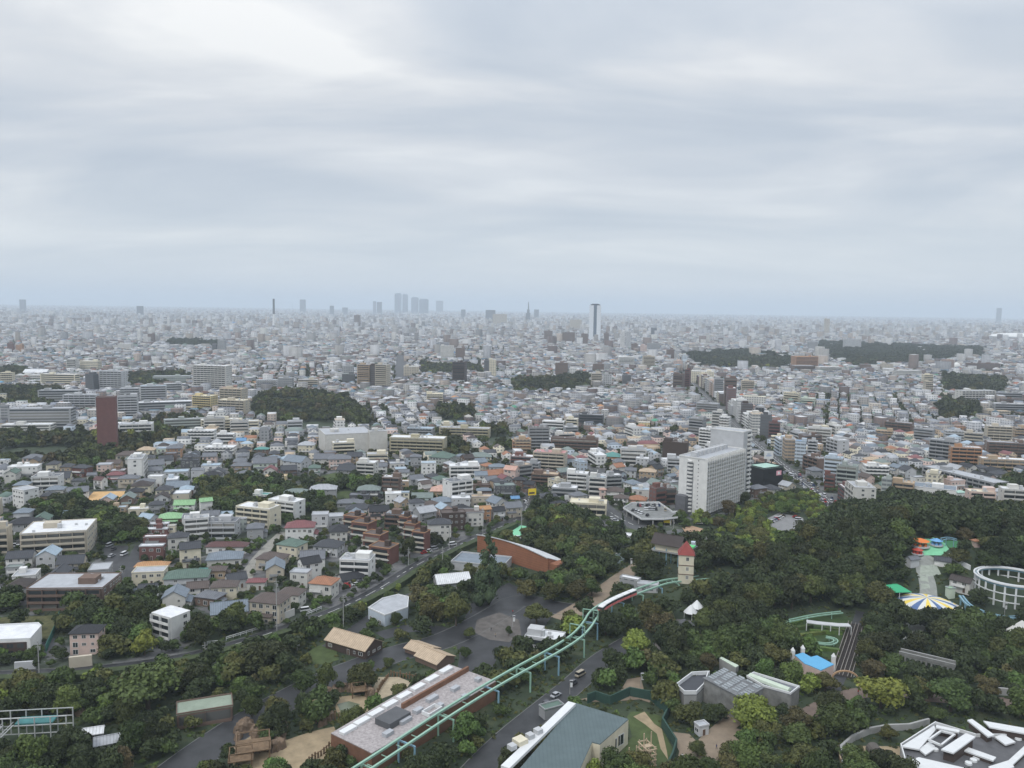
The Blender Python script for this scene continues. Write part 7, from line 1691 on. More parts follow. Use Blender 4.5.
# --- modern white pavilion, bottom right
def modern():
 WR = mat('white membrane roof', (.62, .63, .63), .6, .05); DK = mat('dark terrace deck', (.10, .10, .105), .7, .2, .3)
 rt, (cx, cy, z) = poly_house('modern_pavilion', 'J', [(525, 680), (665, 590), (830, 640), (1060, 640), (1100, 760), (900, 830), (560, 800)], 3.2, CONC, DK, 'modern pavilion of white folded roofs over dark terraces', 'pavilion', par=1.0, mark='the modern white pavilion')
 def lp(x, y, h): X, Y = pt('J', x, y, h); return X - cx, Y - cy
 for pts, h0, h1, nm in (([(530, 678), (662, 594), (668, 612), (600, 690)], 3.2, 4.4, 'roof_wing'), ([(690, 690), (790, 625), (828, 640), (740, 705)], 3.2, 6.6, 'roof_wing'), ([(795, 572), (815, 568), (905, 632), (880, 640)], 3.2, 5.4, 'roof_wing'),
       ([(860, 575), (1060, 610), (1060, 632), (885, 600)], 3.2, 5.6, 'roof_wing'), ([(780, 675), (912, 722), (900, 736), (770, 690)], 3.2, 4.6, 'roof_wing'), ([(560, 735), (600, 722), (790, 766), (780, 800), (560, 800)], 3.2, 5.0, 'roof_wing'),
       ([(670, 592), (765, 612), (762, 622), (668, 602)], 3.2, 5.6, 'roof_wing'), ([(600, 690), (640, 660), (662, 690), (628, 712)], 3.2, 4.0, 'roof_wing'), ([(905, 640), (940, 628), (990, 660), (950, 672)], 3.2, 4.2, 'roof_wing'), ([(880, 760), (960, 735), (985, 760), (910, 800)], 3.2, 4.6, 'roof_wing'), ([(950, 745), (1030, 672), (1045, 690), (965, 765)], 3.2, 4.4, 'roof_wing')):
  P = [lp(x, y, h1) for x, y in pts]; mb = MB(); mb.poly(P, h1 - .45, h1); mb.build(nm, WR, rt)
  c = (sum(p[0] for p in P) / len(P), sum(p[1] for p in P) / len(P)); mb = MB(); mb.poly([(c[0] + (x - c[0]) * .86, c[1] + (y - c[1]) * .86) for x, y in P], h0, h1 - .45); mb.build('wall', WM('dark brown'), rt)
 P = [lp(x, y, 5.2) for x, y in ((640, 650), (690, 615), (745, 628), (690, 672))]; mb = MB()
 for (x0, y0), (x1, y1) in zip(P, P[1:] + P[:1]): mb.bar((x0, y0, 5), (x1, y1, 5), .38)
 mb.build('skylight_kerb', WR, rt)
 for i, (x, y) in enumerate(((640, 668), (650, 682), (665, 694), (628, 664), (960, 622), (975, 628), (950, 650), (940, 660), (985, 636), (820, 738), (832, 728), (800, 750), (1010, 640), (1000, 650))):
  X, Y = lp(x, y, 3.2); mb = MB(); mb.cyl(0, 0, 3.2, 3.75, 1.0, .9, 12); mb.build('roof_light', WHITEP, rt, (X, Y, 0))
modern()
area_px('animal_yard', 'J', [(290, 700), (370, 678), (520, 680), (545, 740), (300, 750)], SAND, .1)
wall_line('enclosure_wall', [pt('J', *p) for p in ((300, 752), (285, 700), (330, 660), (400, 628), (470, 615), (560, 612), (640, 590))], 2.0, .7, CONC, 'curving grey moat wall behind the sand enclosure', 'wall')
wall_line('enclosure_wall', [pt('J', *p) for p in ((270, 690), (285, 745), (420, 748), (545, 735))], 1.3, .5, mat('tan wall', (.3, .25, .18)), 'low tan wall at the front of the sand enclosure', 'wall')
def pipe():
 x, y = pt('J', 420, 722); rt = root('concrete_pipe', (x, y, gz(x, y))); mb = MB(); n = 14; r0, r1, l = 2.0, 1.6, 1.6
 for i in range(n):
  t0, t1 = 6.2832 * i / n, 6.2832 * (i + 1) / n; c = [(math.cos(t), math.sin(t)) for t in (t0, t1)]
  mb.add([(c[0][0] * r0, -l, c[0][1] * r0), (c[1][0] * r0, -l, c[1][1] * r0), (c[1][0] * r0, l, c[1][1] * r0), (c[0][0] * r0, l, c[0][1] * r0), (c[0][0] * r1, -l, c[0][1] * r1), (c[1][0] * r1, -l, c[1][1] * r1), (c[1][0] * r1, l, c[1][1] * r1), (c[0][0] * r1, l, c[0][1] * r1)],
   [(0, 3, 2, 1), (4, 5, 6, 7), (0, 1, 5, 4), (2, 3, 7, 6)])
 mb.build('pipe', mat('dark weathered concrete', (.10, .09, .08)), rt, (0, 0, 1.8)); thing(rt, 'short dark pipe standing in the sand enclosure', 'pipe')
pipe()
# --- water slide frame, bottom left
def slide():
 x, y = pt('F', 110, 660); rt = root('water_slide', (x, y, gz(x, y)), R(8)); W_ = mat('dull white steel', (.42, .43, .42), .6)
 for i in range(6):
  for j in range(2): mb = MB(); mb.cyl(-11 + i * 4.4, j * 5, -.3, 7.5, .2, .2, 6); mb.build('column', W_, rt)
 for z_ in (2.5, 5, 7.4):
  for j in range(2): mb = MB(); mb.bar((-11, j * 5, z_), (11, j * 5, z_), .16); mb.build('beam', W_, rt)
 mb = MB(); mb.box(-3.5, .4, 5.1, 7, 4.6, 5.5); mb.build('trough', mat('teal trough', srgb((70, 120, 120))), rt)
 a = Vector((-5, 0, 5)); b = Vector((-10, -17, .6))
 for off in (-1.4, 1.4): mb = MB(); mb.bar(a + Vector((off, 0, .4)), b + Vector((off, 0, .4)), .16); mb.bar(a + Vector((off, 0, 1.3)), b + Vector((off, 0, 1.3)), .1); mb.build('chute_rail', W_, rt)
 mb = MB()
 for i in range(14): p = a.lerp(b, i / 13); mb.box(p.x - 1.4, p.y - .18, p.z, p.x + 1.4, p.y + .18, p.z + .12)
 mb.build('steps', mat('grey steps', (.2, .21, .2)), rt); mark_rect(x, y, 26, 14, 0, 2)
 thing(rt, 'white steel slide frame with a teal trough and a straight stair', 'water slide')
slide()
def carousel():
 x, y = pt('I', 418, 218); rt = root('small_carousel', (x, y, gz(x, y))); mb = MB(); mb.cyl(0, 0, 0, .4, 4, 4, 14); mb.build('base', WHITEP, rt); mb = MB(); mb.cyl(0, 0, 3, 5.4, 4.4, .3, 12); mb.build('roof', WM('dark grey'), rt)
 for k in range(6): mb = MB(); t = k * 1.047; mb.cyl(3.4 * math.cos(t), 3.4 * math.sin(t), .4, 3, .14, .14, 5); mb.build('post', WHITEP, rt)
 mark_rect(x, y, 11, 11, 0, 2); thing(rt, 'small carousel with a dark pointed roof in the forest clearing', 'carousel')
 for p, d in (((445, 160), 'white pinnacled tent behind the small carousel'), ((470, 140), 'white pinnacled tent at the top of the forest clearing')):
  x, y = pt('I', *p); rt = root('tent', (x, y, gz(x, y))); mb = MB(); mb.cyl(0, 0, 2.4, 5.5, 3, .1, 8); mb.build('canopy', WHITEP, rt)
  for k in range(4): mb = MB(); t = k * 1.571; mb.cyl(2.6 * math.cos(t), 2.6 * math.sin(t), -.2, 2.4, .12, .12, 5); mb.build('post', WHITEP, rt)
  mark_rect(x, y, 8, 8, 0, 2); thing(rt, d, 'tent')
carousel()
# --- streets' edge: hedge, guard rails, poles, car deck, parking, signs
hp = side_pts(resample(ROADC['hedge_road'], 6), -7.2)
hp = [p for p in hp if p[1] < 470]
wall_line('hedge', hp, 2.6, 3.6, leaf_mat('dark'), 'long dark clipped hedge between road and zoo', 'hedge'); mark_line(hp, 4, 2)
def guard_rail(r, pts, desc, h=1.2, mt=None):
 P = [pt(r, *p) for p in pts]; P = resample(P, 2.5); rt = root('guard_rail', (P[0][0], P[0][1], gz(*P[0]))); mb = MB()
 for (x0, y0), (x1, y1) in zip(P, P[1:]):
  mb.bar((x0 - P[0][0], y0 - P[0][1], h), (x1 - P[0][0], y1 - P[0][1], h), .12); mb.bar((x0 - P[0][0], y0 - P[0][1], h * .55), (x1 - P[0][0], y1 - P[0][1], h * .55), .12)
 mb.build('rail', mt or WHITEP, rt)
 mb = MB()
 for x, y in P: mb.cyl(x - P[0][0], y - P[0][1], -.2, h, .09, .09, 5)
 mb.build('posts', mt or WHITEP, rt); thing(rt, desc, 'guard rail')
guard_rail('F', [(835, 270), (885, 266)], 'short white guard rail left of the long one', 1.4); guard_rail('F', [(912, 252), (970, 234), (1040, 212)], 'white guard rail above the hedge, the longer left one', 1.4)
wall_line('retaining_wall', [pt('S', 318, 176), pt('S', 380, 150)], 3.0, .6, WM('off-white'), 'white retaining wall below the big brown-roofed house', 'wall')
guard_rail('S', [(430, 152), (490, 128)], 'white guard rail beside the parked cars by the road', 1.4); guard_rail('F', [(850, 352), (900, 342)], 'white rail half hidden by the park trees', 1.2)
wall_line('retaining_wall', [pt('F', 60, 372), pt('F', 145, 366)], 3.0, .8, WM('light grey'), 'pale garage wall below the modern white-framed house', 'wall')
wall_line('stone_wall', [pt('F', 280, 362), pt('F', 372, 352)], 4.0, 1.2, WM('beige'), 'stone garage wall below the pink house', 'wall')
wall_line('net_fence', [pt('F', 185, 300), pt('F', 225, 210), pt('F', 240, 160)], 3, .15, mat('teal net', srgb((60, 110, 100))), 'teal net fence along the vegetable plot', 'fence')
area_px('vegetable_plot', 'F', [(0, 160), (235, 150), (215, 235), (170, 250), (165, 190), (0, 185)], mat('vegetable rows', (.09, .09, .04), .95, .4, .5), .08)
area_px('car_park_ground', 'A', [(530, 545), (655, 540), (660, 640), (590, 680), (540, 640)], ASPH, .08)
area_px('bare_lot', 'A', [(445, 300), (480, 265), (640, 262), (640, 300), (445, 332)], mat('orange tan earth', srgb((196, 160, 112))), .08)
area_px('building_site', 'D', [(420, 450), (470, 440), (580, 470), (560, 492), (440, 480)], mat('bare brown earth', srgb((164, 136, 112))), .09)
area_px('lawn', 'B', [(600, 190), (700, 165), (740, 220), (660, 235)], LAWN, .08)
area_px('lawn', 'B', [(700, 265), (780, 262), (770, 310), (700, 300)], LAWN, .08)
area_px('sports_court', 'C', [(525, 497), (618, 437), (680, 449), (592, 504)], mat('mint court surface', srgb((130, 196, 158)), .8, .06), .12)
area_px('parking_lot', 'D', [(840, 410), (920, 372), (1040, 400), (1060, 500), (920, 500), (880, 460)], mat('pale asphalt', (.22, .22, .22), .85, .15, .3), .1)
area_px('roundabout_lawn', 'D', [(130, 455), (215, 462), (190, 480), (130, 482)], LAWN, .12)
def car_deck():
 P = [pt('D', *p, 4) for p in ((118, 352), (165, 325), (300, 322), (372, 372), (400, 370), (398, 400), (330, 408), (212, 408))]; cx, cy = cen(P); mark_poly(P, 1); rt = root('car_park_deck', (cx, cy, 0)); Q = [(x - cx, y - cy) for x, y in P]
 mb = MB(); mb.poly(Q, 3.6, 4); mb.build('deck', mat('deck concrete', (.2, .205, .2), .85, .25, .3), rt)
 for (x0, y0), (x1, y1) in zip(Q, Q[1:] + Q[:1]):
  d = math.hypot(x1 - x0, y1 - y0); mb = MB(); mb.box(-d / 2 + .1, -.12, 4.0, d / 2 - .1, .12, 5.0); mb.build('barrier', WHITEP, rt, ((x0 + x1) / 2, (y0 + y1) / 2, 0), math.atan2(y1 - y0, x1 - x0))
  for k in range(max(1, int(d / 8))): t = (k + .5) / max(1, int(d / 8)); mb = MB(); mb.box(-.35, -.35, -.2, .35, .35, 3.6); mb.build('column', CONC, rt, ((x0 + (x1 - x0) * t) * .97, (y0 + (y1 - y0) * t) * .97, 0))
 thing(rt, 'rooftop car park deck with white barrier beside the big white slab', 'car park', None, 'the car park deck'); return Q, (cx, cy)
DECK = car_deck()
def signboard(r, x0, y0, x1, y1, mt, desc, stripe=None, th=0):
 X0, Y0, X1, Y1 = zb(r, x0, y0, x1, y1); x, y = G((X0 + X1) / 2, Y1 + 2); k = y / FPX; w = (X1 - X0) * k; h = (Y1 - Y0) * k; rt = root('signboard', (x, y, gz(x, y)), th)
 mb = MB(); mb.box(-w / 2, -.25, 2 * k, w / 2, .25, 2 * k + h); mb.build('panel', mt, rt)
 for s in (-1, 1): mb = MB(); mb.box(s * w * .35 - .15, -.15, -.2, s * w * .35 + .15, .15, 2 * k); mb.build('post', WM('grey'), rt)
 if stripe:
  mb = MB(); mb.box(-w * .42, -.29, 2 * k + h * .22, w * .3, -.26, 2 * k + h * .5); mb.build('lettering_band', stripe, rt)
 thing(rt, desc, 'sign')
YEL = mat('yellow sign paint', srgb((232, 204, 60)), .5, .04)
signboard('C', 655, 248, 698, 282, YEL, 'yellow shop sign with dark lettering at the crossing', mat('dark lettering', (.1, .08, .05)), .35); signboard('D', 322, 378, 364, 400, YEL, 'yellow sign at the exit of the car park deck', None, -.1); signboard('D', 325, 400, 365, 424, YEL, 'second yellow sign below the first at the car park deck', None, -.1)
signboard('C', 842, 280, 872, 305, WHITEP, 'white square sign board above the crossing', None)
def poles():
 spots = [('F', 158, 392, 245, 'tall grey pole below the modern white-framed house'), ('S', 310, 220, -60, 'tall pole right of the big brown-roofed house'), ('S', 578, 198, 60, 'slim pole beside the visitor pavilion road'), ('C', 252, 575, 440, 'pole in front of the tall off-white house'), ('C', 424, 500, 340, 'pole above the hedge at the arched brick hall'), ('C', 218, 660, 540, 'lamp pole at the bend of the hedge'), ('C', 622, 452, 330, 'pole at the crossing'), ('C', 44, 640, 545, 'pole with a lamp beside the dark tree'),
   ('D', 540, 610, 490, 'green lamp mast between the turret and the hill wood'), ('D', 375, 470, 400, 'pole at the building site'), ('D', 282, 330, 235, 'pole at the back of the car park deck'), ('A', 880, 625, 545, 'pole beside the lowest row house'), ('A', 196, 600, 500, 'pole before the beige apartment block'), ('A', 622, 768, 640, 'pole beside the cream flat-roofed house'), ('C', 942, 275, 185, 'pole before the white apartment row'), ('F', 828, 345, 270, 'thin pole in the park trees')]
 for r, x, y1, y0, d in spots:
  X, Y = pt(r, x, y1); h = (y1 - y0) / ZR[r][2] / FPX * Y; rt = root('utility_pole', (X, Y, gz(X, Y)), .4); h = min(max(h, 8), 22); mb = MB(); mb.cyl(0, 0, -.3, h, .2, .14, 6); mb.build('pole', CONC, rt); mb = MB(); mb.box(-1, -.06, h - 1.2, 1, .06, h - 1.05); mb.box(-.8, -.06, h - 2.0, .8, .06, h - 1.85); mb.build('crossarm', CONC, rt)
  mb = MB(); mb.cyl(.5, 0, h - 3.2, h - 2.3, .24, .24, 8); mb.build('transformer', WM('grey'), rt); thing(rt, d, 'pole')
poles()
# ---------------------------------------------------------------- cars
CARC = {'white': (.62, .63, .64), 'silver': (.36, .37, .39), 'black': (.02, .02, .022), 'dark grey': (.09, .09, .10), 'red': (.35, .03, .03), 'dark blue': (.04, .07, .16), 'beige': (.35, .31, .24)}
CAR_ME = {}
def car_parts(c, kind):
 k = (c, kind)
 if k in CAR_ME: return CAR_ME[k]
 L_, w, hb, ht = {'sedan': (4.4, 1.7, .78, 1.4), 'kei': (3.4, 1.48, .9, 1.65), 'van': (4.6, 1.7, 1.0, 1.9)}[kind]
 x0, x1 = -L_ / 2, L_ / 2
 mb = MB(); prof = [(x0, .3), (x0 + .05, hb - .1), (x0 + .25, hb), (x1 - .8, hb), (x1 - .1, hb - .22), (x1, .3)]
 n = len(prof); vs = [(x, -w / 2, z) for x, z in prof] + [(x, w / 2, z) for x, z in prof]
 mb.add(vs, [tuple(range(n)), tuple(range(2 * n - 1, n - 1, -1))] + [(i + 1, i, n + i, n + i + 1) for i in range(n - 1)] + [(0, n - 1, 2 * n - 1, n)])
 body = mb.mesh('body', mat(c + ' car paint', CARC[c], .25, .03))
 a, b = {'sedan': (x0 + .7, x1 - 1.2), 'kei': (x0 + .2, x1 - .8), 'van': (x0 + .15, x1 - .7)}[kind]; i_ = .38 if kind == 'sedan' else .22
 mb = MB(); vs = [(a, -w / 2 + .05, hb), (b, -w / 2 + .05, hb), (b, w / 2 - .05, hb), (a, w / 2 - .05, hb), (a + i_, -w / 2 + .18, ht - .06), (b - i_ * 1.3, -w / 2 + .18, ht - .06), (b - i_ * 1.3, w / 2 - .18, ht - .06), (a + i_, w / 2 - .18, ht - .06)]
 mb.add(vs, [(0, 1, 5, 4), (1, 2, 6, 5), (2, 3, 7, 6), (3, 0, 4, 7), (4, 5, 6, 7)]); cab = mb.mesh('window_glass', mat('car glass', (.02, .022, .025), .12, .02))
 mb = MB(); mb.box(a + i_ - .05, -w / 2 + .15, ht - .06, b - i_ * 1.3 + .05, w / 2 - .15, ht); top = mb.mesh('roof', mat(c + ' car paint', CARC[c]))
 if 'wheel' not in CAR_ME:
  mb = MB(); n = 10
  vs = [(.31 * math.cos(6.283 * i / n), s, .31 * math.sin(6.283 * i / n)) for s in (-.1, .1) for i in range(n)]
  mb.add(vs, [(i, (i + 1) % n, n + (i + 1) % n, n + i) for i in range(n)] + [tuple(range(n)), tuple(range(2 * n - 1, n - 1, -1))]); CAR_ME['wheel'] = mb.mesh('wheel', mat('tyre rubber', (.02, .02, .02)))
 CAR_ME[k] = (body, cab, top, L_, w); return CAR_ME[k]
def car(x, y, th, c, kind, desc, group=None, z=None):
 body, cab, top, L_, w = car_parts(c, kind); z = gz(x, y) + .17 if z is None else z
 rt = root('parked_car', (x, y, z), th); put('body', body, rt); put('window_glass', cab, rt); put('roof', top, rt)
 for sx_ in (-1, 1):
  for sy_ in (-1, 1): put('wheel', CAR_ME['wheel'], rt, (sx_ * (L_ / 2 - .75), sy_ * (w / 2 - .1), .31))
 thing(rt, desc, 'car', group)
def cars():
 rs = random.Random(5); cc = ['white', 'white', 'white', 'silver', 'silver', 'black', 'dark grey', 'dark blue', 'red', 'beige']; kk = ['sedan', 'kei', 'van']
 Q, (cx, cy) = DECK; ok = 0
 def row(a, b, n, ang, g, where, z=None, skip=.2):
  for i in range(n):
   if rs.random() < skip: continue
   t = (i + .5) / n; c, k = rs.choice(cc), rs.choice(kk)
   car(a[0] + (b[0] - a[0]) * t, a[1] + (b[1] - a[1]) * t, ang, c, k, f'{c} {dict(sedan="saloon", kei="mini car", van="van")[k]} {where}', g, z)
 e = pt('D', 158, 352, 4), pt('D', 205, 388, 4);
 row(pt('D', 190, 338, 4), pt('D', 318, 338, 4), 12, R(80), 'cars on the car park deck', 'on the deck', 4.02, .15)
 row(pt('D', 225, 355, 4), pt('D', 340, 362, 4), 10, R(80), 'cars on the car park deck', 'on the deck', 4.02, .2)
 row(pt('D', 150, 355, 4), pt('D', 250, 392, 4), 7, R(60), 'cars on the car park deck', 'on the deck', 4.02, .3)
 row(pt('D', 868, 430), pt('D', 938, 392), 13, R(-14), 'cars in the parking lot', 'in the pale parking lot', None, .1)
 row(pt('D', 1000, 395), pt('D', 1040, 440), 6, R(-14), 'cars in the parking lot', 'in the pale parking lot', None, .1)
 for r, x, y, th, c, k, d in [('A', 70, 548, 12, 'white', 'van', 'white van beside the beige apartments, nearer the block'), ('A', 95, 550, 12, 'white', 'sedan', 'white saloon beside the beige apartments'), ('A', 82, 600, 20, 'white', 'kei', 'white mini car half behind the trees at the beige apartments'), ('A', 572, 598, 80, 'silver', 'sedan', 'silver saloon in the small dark car park'), ('A', 582, 565, 80, 'dark grey', 'kei', 'dark grey mini car in the small dark car park'), ('A', 636, 590, 80, 'white', 'van', 'white van in the small dark car park'), ('A', 560, 545, 80, 'silver', 'van', 'silver van at the back of the small dark car park'),
       ('B', 752, 752, 20, 'red', 'kei', 'red mini car near the charcoal gable house'), ('B', 890, 705, 20, 'dark blue', 'van', 'dark blue van beside the white rounded apartments'), ('B', 800, 745, 20, 'white', 'sedan', 'white saloon by the hedge road houses'), ('C', 125, 582, 40, 'red', 'sedan', 'red saloon at the red stepped apartments'), ('C', 150, 575, 40, 'white', 'kei', 'white mini car at the red stepped apartments'), ('C', 175, 562, 40, 'silver', 'van', 'silver van at the red stepped apartments'), ('C', 268, 540, 30, 'white', 'van', 'white van beside the tall off-white house'), ('C', 645, 325, 80, 'white', 'kei', 'white mini car turning at the crossing'), ('C', 640, 312, 80, 'black', 'sedan', 'black saloon at the crossing'), ('C', 712, 360, 5, 'silver', 'van', 'silver van below the crossing'), ('C', 600, 508, 0, 'white', 'van', 'white van beside the mint court'),
       ('H', 672, 512, 48, 'dark grey', 'sedan', 'dark saloon on the park road, nearest the teal roof'), ('H', 710, 478, 48, 'silver', 'sedan', 'silver saloon on the park road, middle of three'), ('H', 780, 430, 48, 'dark grey', 'kei', 'dark mini car on the park road, beyond two others'), ('H', 808, 395, 48, 'beige', 'van', 'beige van at the top of the park road'), ('D', 62, 408, -30, 'white', 'kei', 'white mini car on the curved street'), ('D', 78, 416, -30, 'silver', 'sedan', 'silver saloon on the curved street'), ('D', 260, 445, -15, 'black', 'sedan', 'black saloon below the car park deck'), ('D', 505, 432, 0, 'white', 'van', 'white van at the foot of the big white slab'), ('J', 310, 745, 0, 'white', 'kei', 'white mini car beside the sand enclosure'), ('J', 340, 745, 0, 'silver', 'kei', 'silver mini car beside the sand enclosure'),
       ('S', 425, 135, 25, 'white', 'van', 'white van beside the guard rail'), ('S', 592, 42, 25, 'red', 'kei', 'red car in front of the pale terracotta-roofed house'), ('S', 645, 10, 25, 'dark blue', 'sedan', 'dark blue saloon at the road bend'), ('S', 750, 60, 10, 'white', 'van', 'white van behind the visitor pavilion')]:
  X, Y = pt(r, x, y); car(X, Y, R(th), c, k, d)
 av = ROADC['avenue']; P = resample(av, 14)
 names = ['white', 'silver', 'black', 'dark grey', 'white', 'red', 'dark blue', 'silver', 'beige', 'white']
 for i in range(1, min(len(P) - 2, 40)):
  for off in (-4.2, -1.5, 1.5, 4.2):
   if rs.random() < .74: continue
   x, y = side_pts(P, off)[i]; th = math.atan2(P[i + 1][1] - P[i][1], P[i + 1][0] - P[i][0]) + (math.pi if off > 0 else 0); c = rs.choice(names); k = rs.choice(kk)
   car(x + rs.uniform(-1, 1), y, th, c, k, f'{c} {dict(sedan="saloon", kei="mini car", van="van")[k]} on the avenue', 'cars on the avenue')
cars()
# ---------------------------------------------------------------- people, each a single figure
def person_mesh(coat, seed):
 """standing or striding figure, about 1.7 m, one continuous skin"""
 rs = random.Random(seed); st = rs.uniform(.08, .32)
 V = [(0, 0, .92), (0, 0, 1.15), (0, 0, 1.38), (0, .0, 1.48), (0, .01, 1.60), (0, .0, 1.70), (.10, 0, .88), (.11, st, .48), (.11, st * .9, .06), (.11, st * .9 + .14, .03), (-.10, 0, .88), (-.11, -st, .48), (-.11, -st * 1.6, .08), (-.11, -st * 1.6 + .13, .03),
  (.19, 0, 1.38), (.24, -st * .5, 1.12), (.24, -st * .2, .88), (-.19, 0, 1.38), (-.24, st * .5, 1.12), (-.24, st * .9, .90), (.24, 0, .80), (-.24, st, .82)]
 E = [(0, 1), (1, 2), (2, 3), (3, 4), (4, 5), (0, 6), (6, 7), (7, 8), (8, 9), (0, 10), (10, 11), (11, 12), (12, 13), (2, 14), (14, 15), (15, 16), (2, 17), (17, 18), (18, 19), (16, 20), (19, 21)]
 rad = [.15, .15, .15, .06, .11, .09, .09, .065, .045, .04, .09, .065, .045, .04, .07, .05, .035, .07, .05, .035, .03, .03]
 me = bpy.data.meshes.new('person'); me.from_pydata(V, E, []); o = bpy.data.objects.new('tmp', me); COL.objects.link(o)
 md = o.modifiers.new('skin', 'SKIN')
 for i, r_ in enumerate(rad): me.skin_vertices[0].data[i].radius = (r_, r_ * (.75 if i in (0, 1, 2) else 1))
 me.skin_vertices[0].data[0].use_root = True
 sb = o.modifiers.new('sub', 'SUBSURF'); sb.levels = 1; sb.render_levels = 1
 bpy.context.view_layer.update(); dg = bpy.context.evaluated_depsgraph_get(); me2 = bpy.data.meshes.new_from_object(o.evaluated_get(dg)); bpy.data.objects.remove(o)
 me2.name = 'person'; me2.materials.clear()
 for mt_ in (mat(coat + ' clothes', dict(white=(.6, .6, .6), navy=(.04, .05, .12), red=(.35, .05, .05), grey=(.2, .2, .2), black=(.03, .03, .03), beige=(.4, .33, .24))[coat]), mat('dark trousers', (.05, .05, .07)), mat('skin tone', (.45, .28, .2)), mat('dark hair', (.02, .015, .012))): me2.materials.append(mt_)
 for p in me2.polygons:
  z = p.center.z; y = p.center.y
  p.material_index = 1 if z < .95 and abs(p.center.x) < .2 else (0 if z < 1.45 and z > .9 else (2 if z < .9 or (z < 1.62 and y > -.02) else 3))
 return me2
def people():
 for i, (r, x, y, th, c, d) in enumerate([('I', 412, 730, 10, 'white', 'person in white walking on the tan path beside the green wall'), ('I', 550, 692, 120, 'navy', 'person in navy walking up the tan path'), ('I', 508, 748, 200, 'grey', 'person in grey at the low wall of the tan path'), ('J', 355, 470, 30, 'red', 'person in red near the arch gate'), ('J', 338, 410, 80, 'white', 'person in white under the arch gate'), ('J', 350, 425, 100, 'navy', 'person in navy beside the arch gate'), ('H', 465, 240, 40, 'beige', 'person in beige crossing the zoo plaza'), ('H', 448, 215, 140, 'black', 'person in black on the worn plaza paving'),
          ('I', 368, 270, 10, 'white', 'person in white on the forest path'), ('S', 432, 350, 60, 'navy', 'person in navy on the lawn by the thatched gallery'), ('S', 512, 475, 0, 'grey', 'person in grey looking over the rock wall'), ('H', 535, 145, 0, 'red', 'person in red by the plaza tree')]):
  X, Y = pt(r, x, y); o = put('person', person_mesh(c, i), None, (X, Y, gz(X, Y) + .14), R(th)); thing(o, d, 'person')
people()
# lamp standards in the park, each pole with a head
def lamps():
 spots = [('D', 78, 630, 'mint banner lamp beside the tan station road, lower'), ('D', 155, 660, 'white lamp beside the tan station road, lowest'), ('D', 228, 572, 'white banner lamp at the top of the tan station road'), ('H', 535, 200, 'lamp standing in the middle of the zoo plaza'), ('I', 245, 440, 'pale lamp beside the upper tan path'), ('S', 392, 300, 'lamp at the edge of the oval lawn'), ('J', 945, 150, 'lamp beside the pale blue chute'), ('H', 765, 470, 'lamp along the park road')]
 for r, x, y, d in spots:
  X, Y = pt(r, x, y); rt = root('street_lamp', (X, Y, gz(X, Y))); mb = MB(); mb.cyl(0, 0, -.2, 5, .12, .09, 6); mb.build('pole', CONC, rt); mb = MB(); mb.box(-.15, -.15, 4.9, 1.0, .15, 5.1); mb.build('lamp_head', WM('light grey'), rt); mb = MB(); mb.box(.12, -.03, 2.6, .9, .03, 4.2); mb.build('banner', MINT if 'mint' in d else WHITEP, rt); thing(rt, d, 'lamp')
lamps()
# ---------------------------------------------------------------- open ground kept free of trees
for r, P in (('J', [(440, 55), (560, 55), (560, 112), (440, 112)]), ('J', [(515, 300), (750, 360), (750, 430), (520, 385)]), ('J', [(520, 570), (1040, 565), (1040, 790), (250, 790), (250, 690), (420, 620)]),
   ('I', [(0, 500), (200, 470), (290, 480), (400, 600), (400, 790), (0, 790)]), ('S', [(500, 280), (740, 320), (740, 365), (500, 345)]), ('S', [(780, 300), (1024, 330), (900, 425), (780, 395)]),
   ('I', [(480, 540), (670, 530), (880, 480), (880, 525), (670, 595), (500, 575)]), ('J', [(700, 85), (930, 150), (1040, 140), (1040, 195), (850, 205), (700, 135)]), ('J', [(85, 345), (262, 345), (262, 395), (90, 390)]),
   ('D', [(270, 590), (520, 600), (510, 820), (380, 860), (270, 760)]), ('F', [(0, 615), (235, 600), (235, 690), (0, 740)]), ('F', [(320, 640), (510, 640), (510, 720), (320, 720)]), ('E', [(440, 520), (760, 505), (760, 560), (620, 610), (560, 720), (480, 720), (450, 600)])):
 mark_poly([pt(r, *p) for p in P], 64)
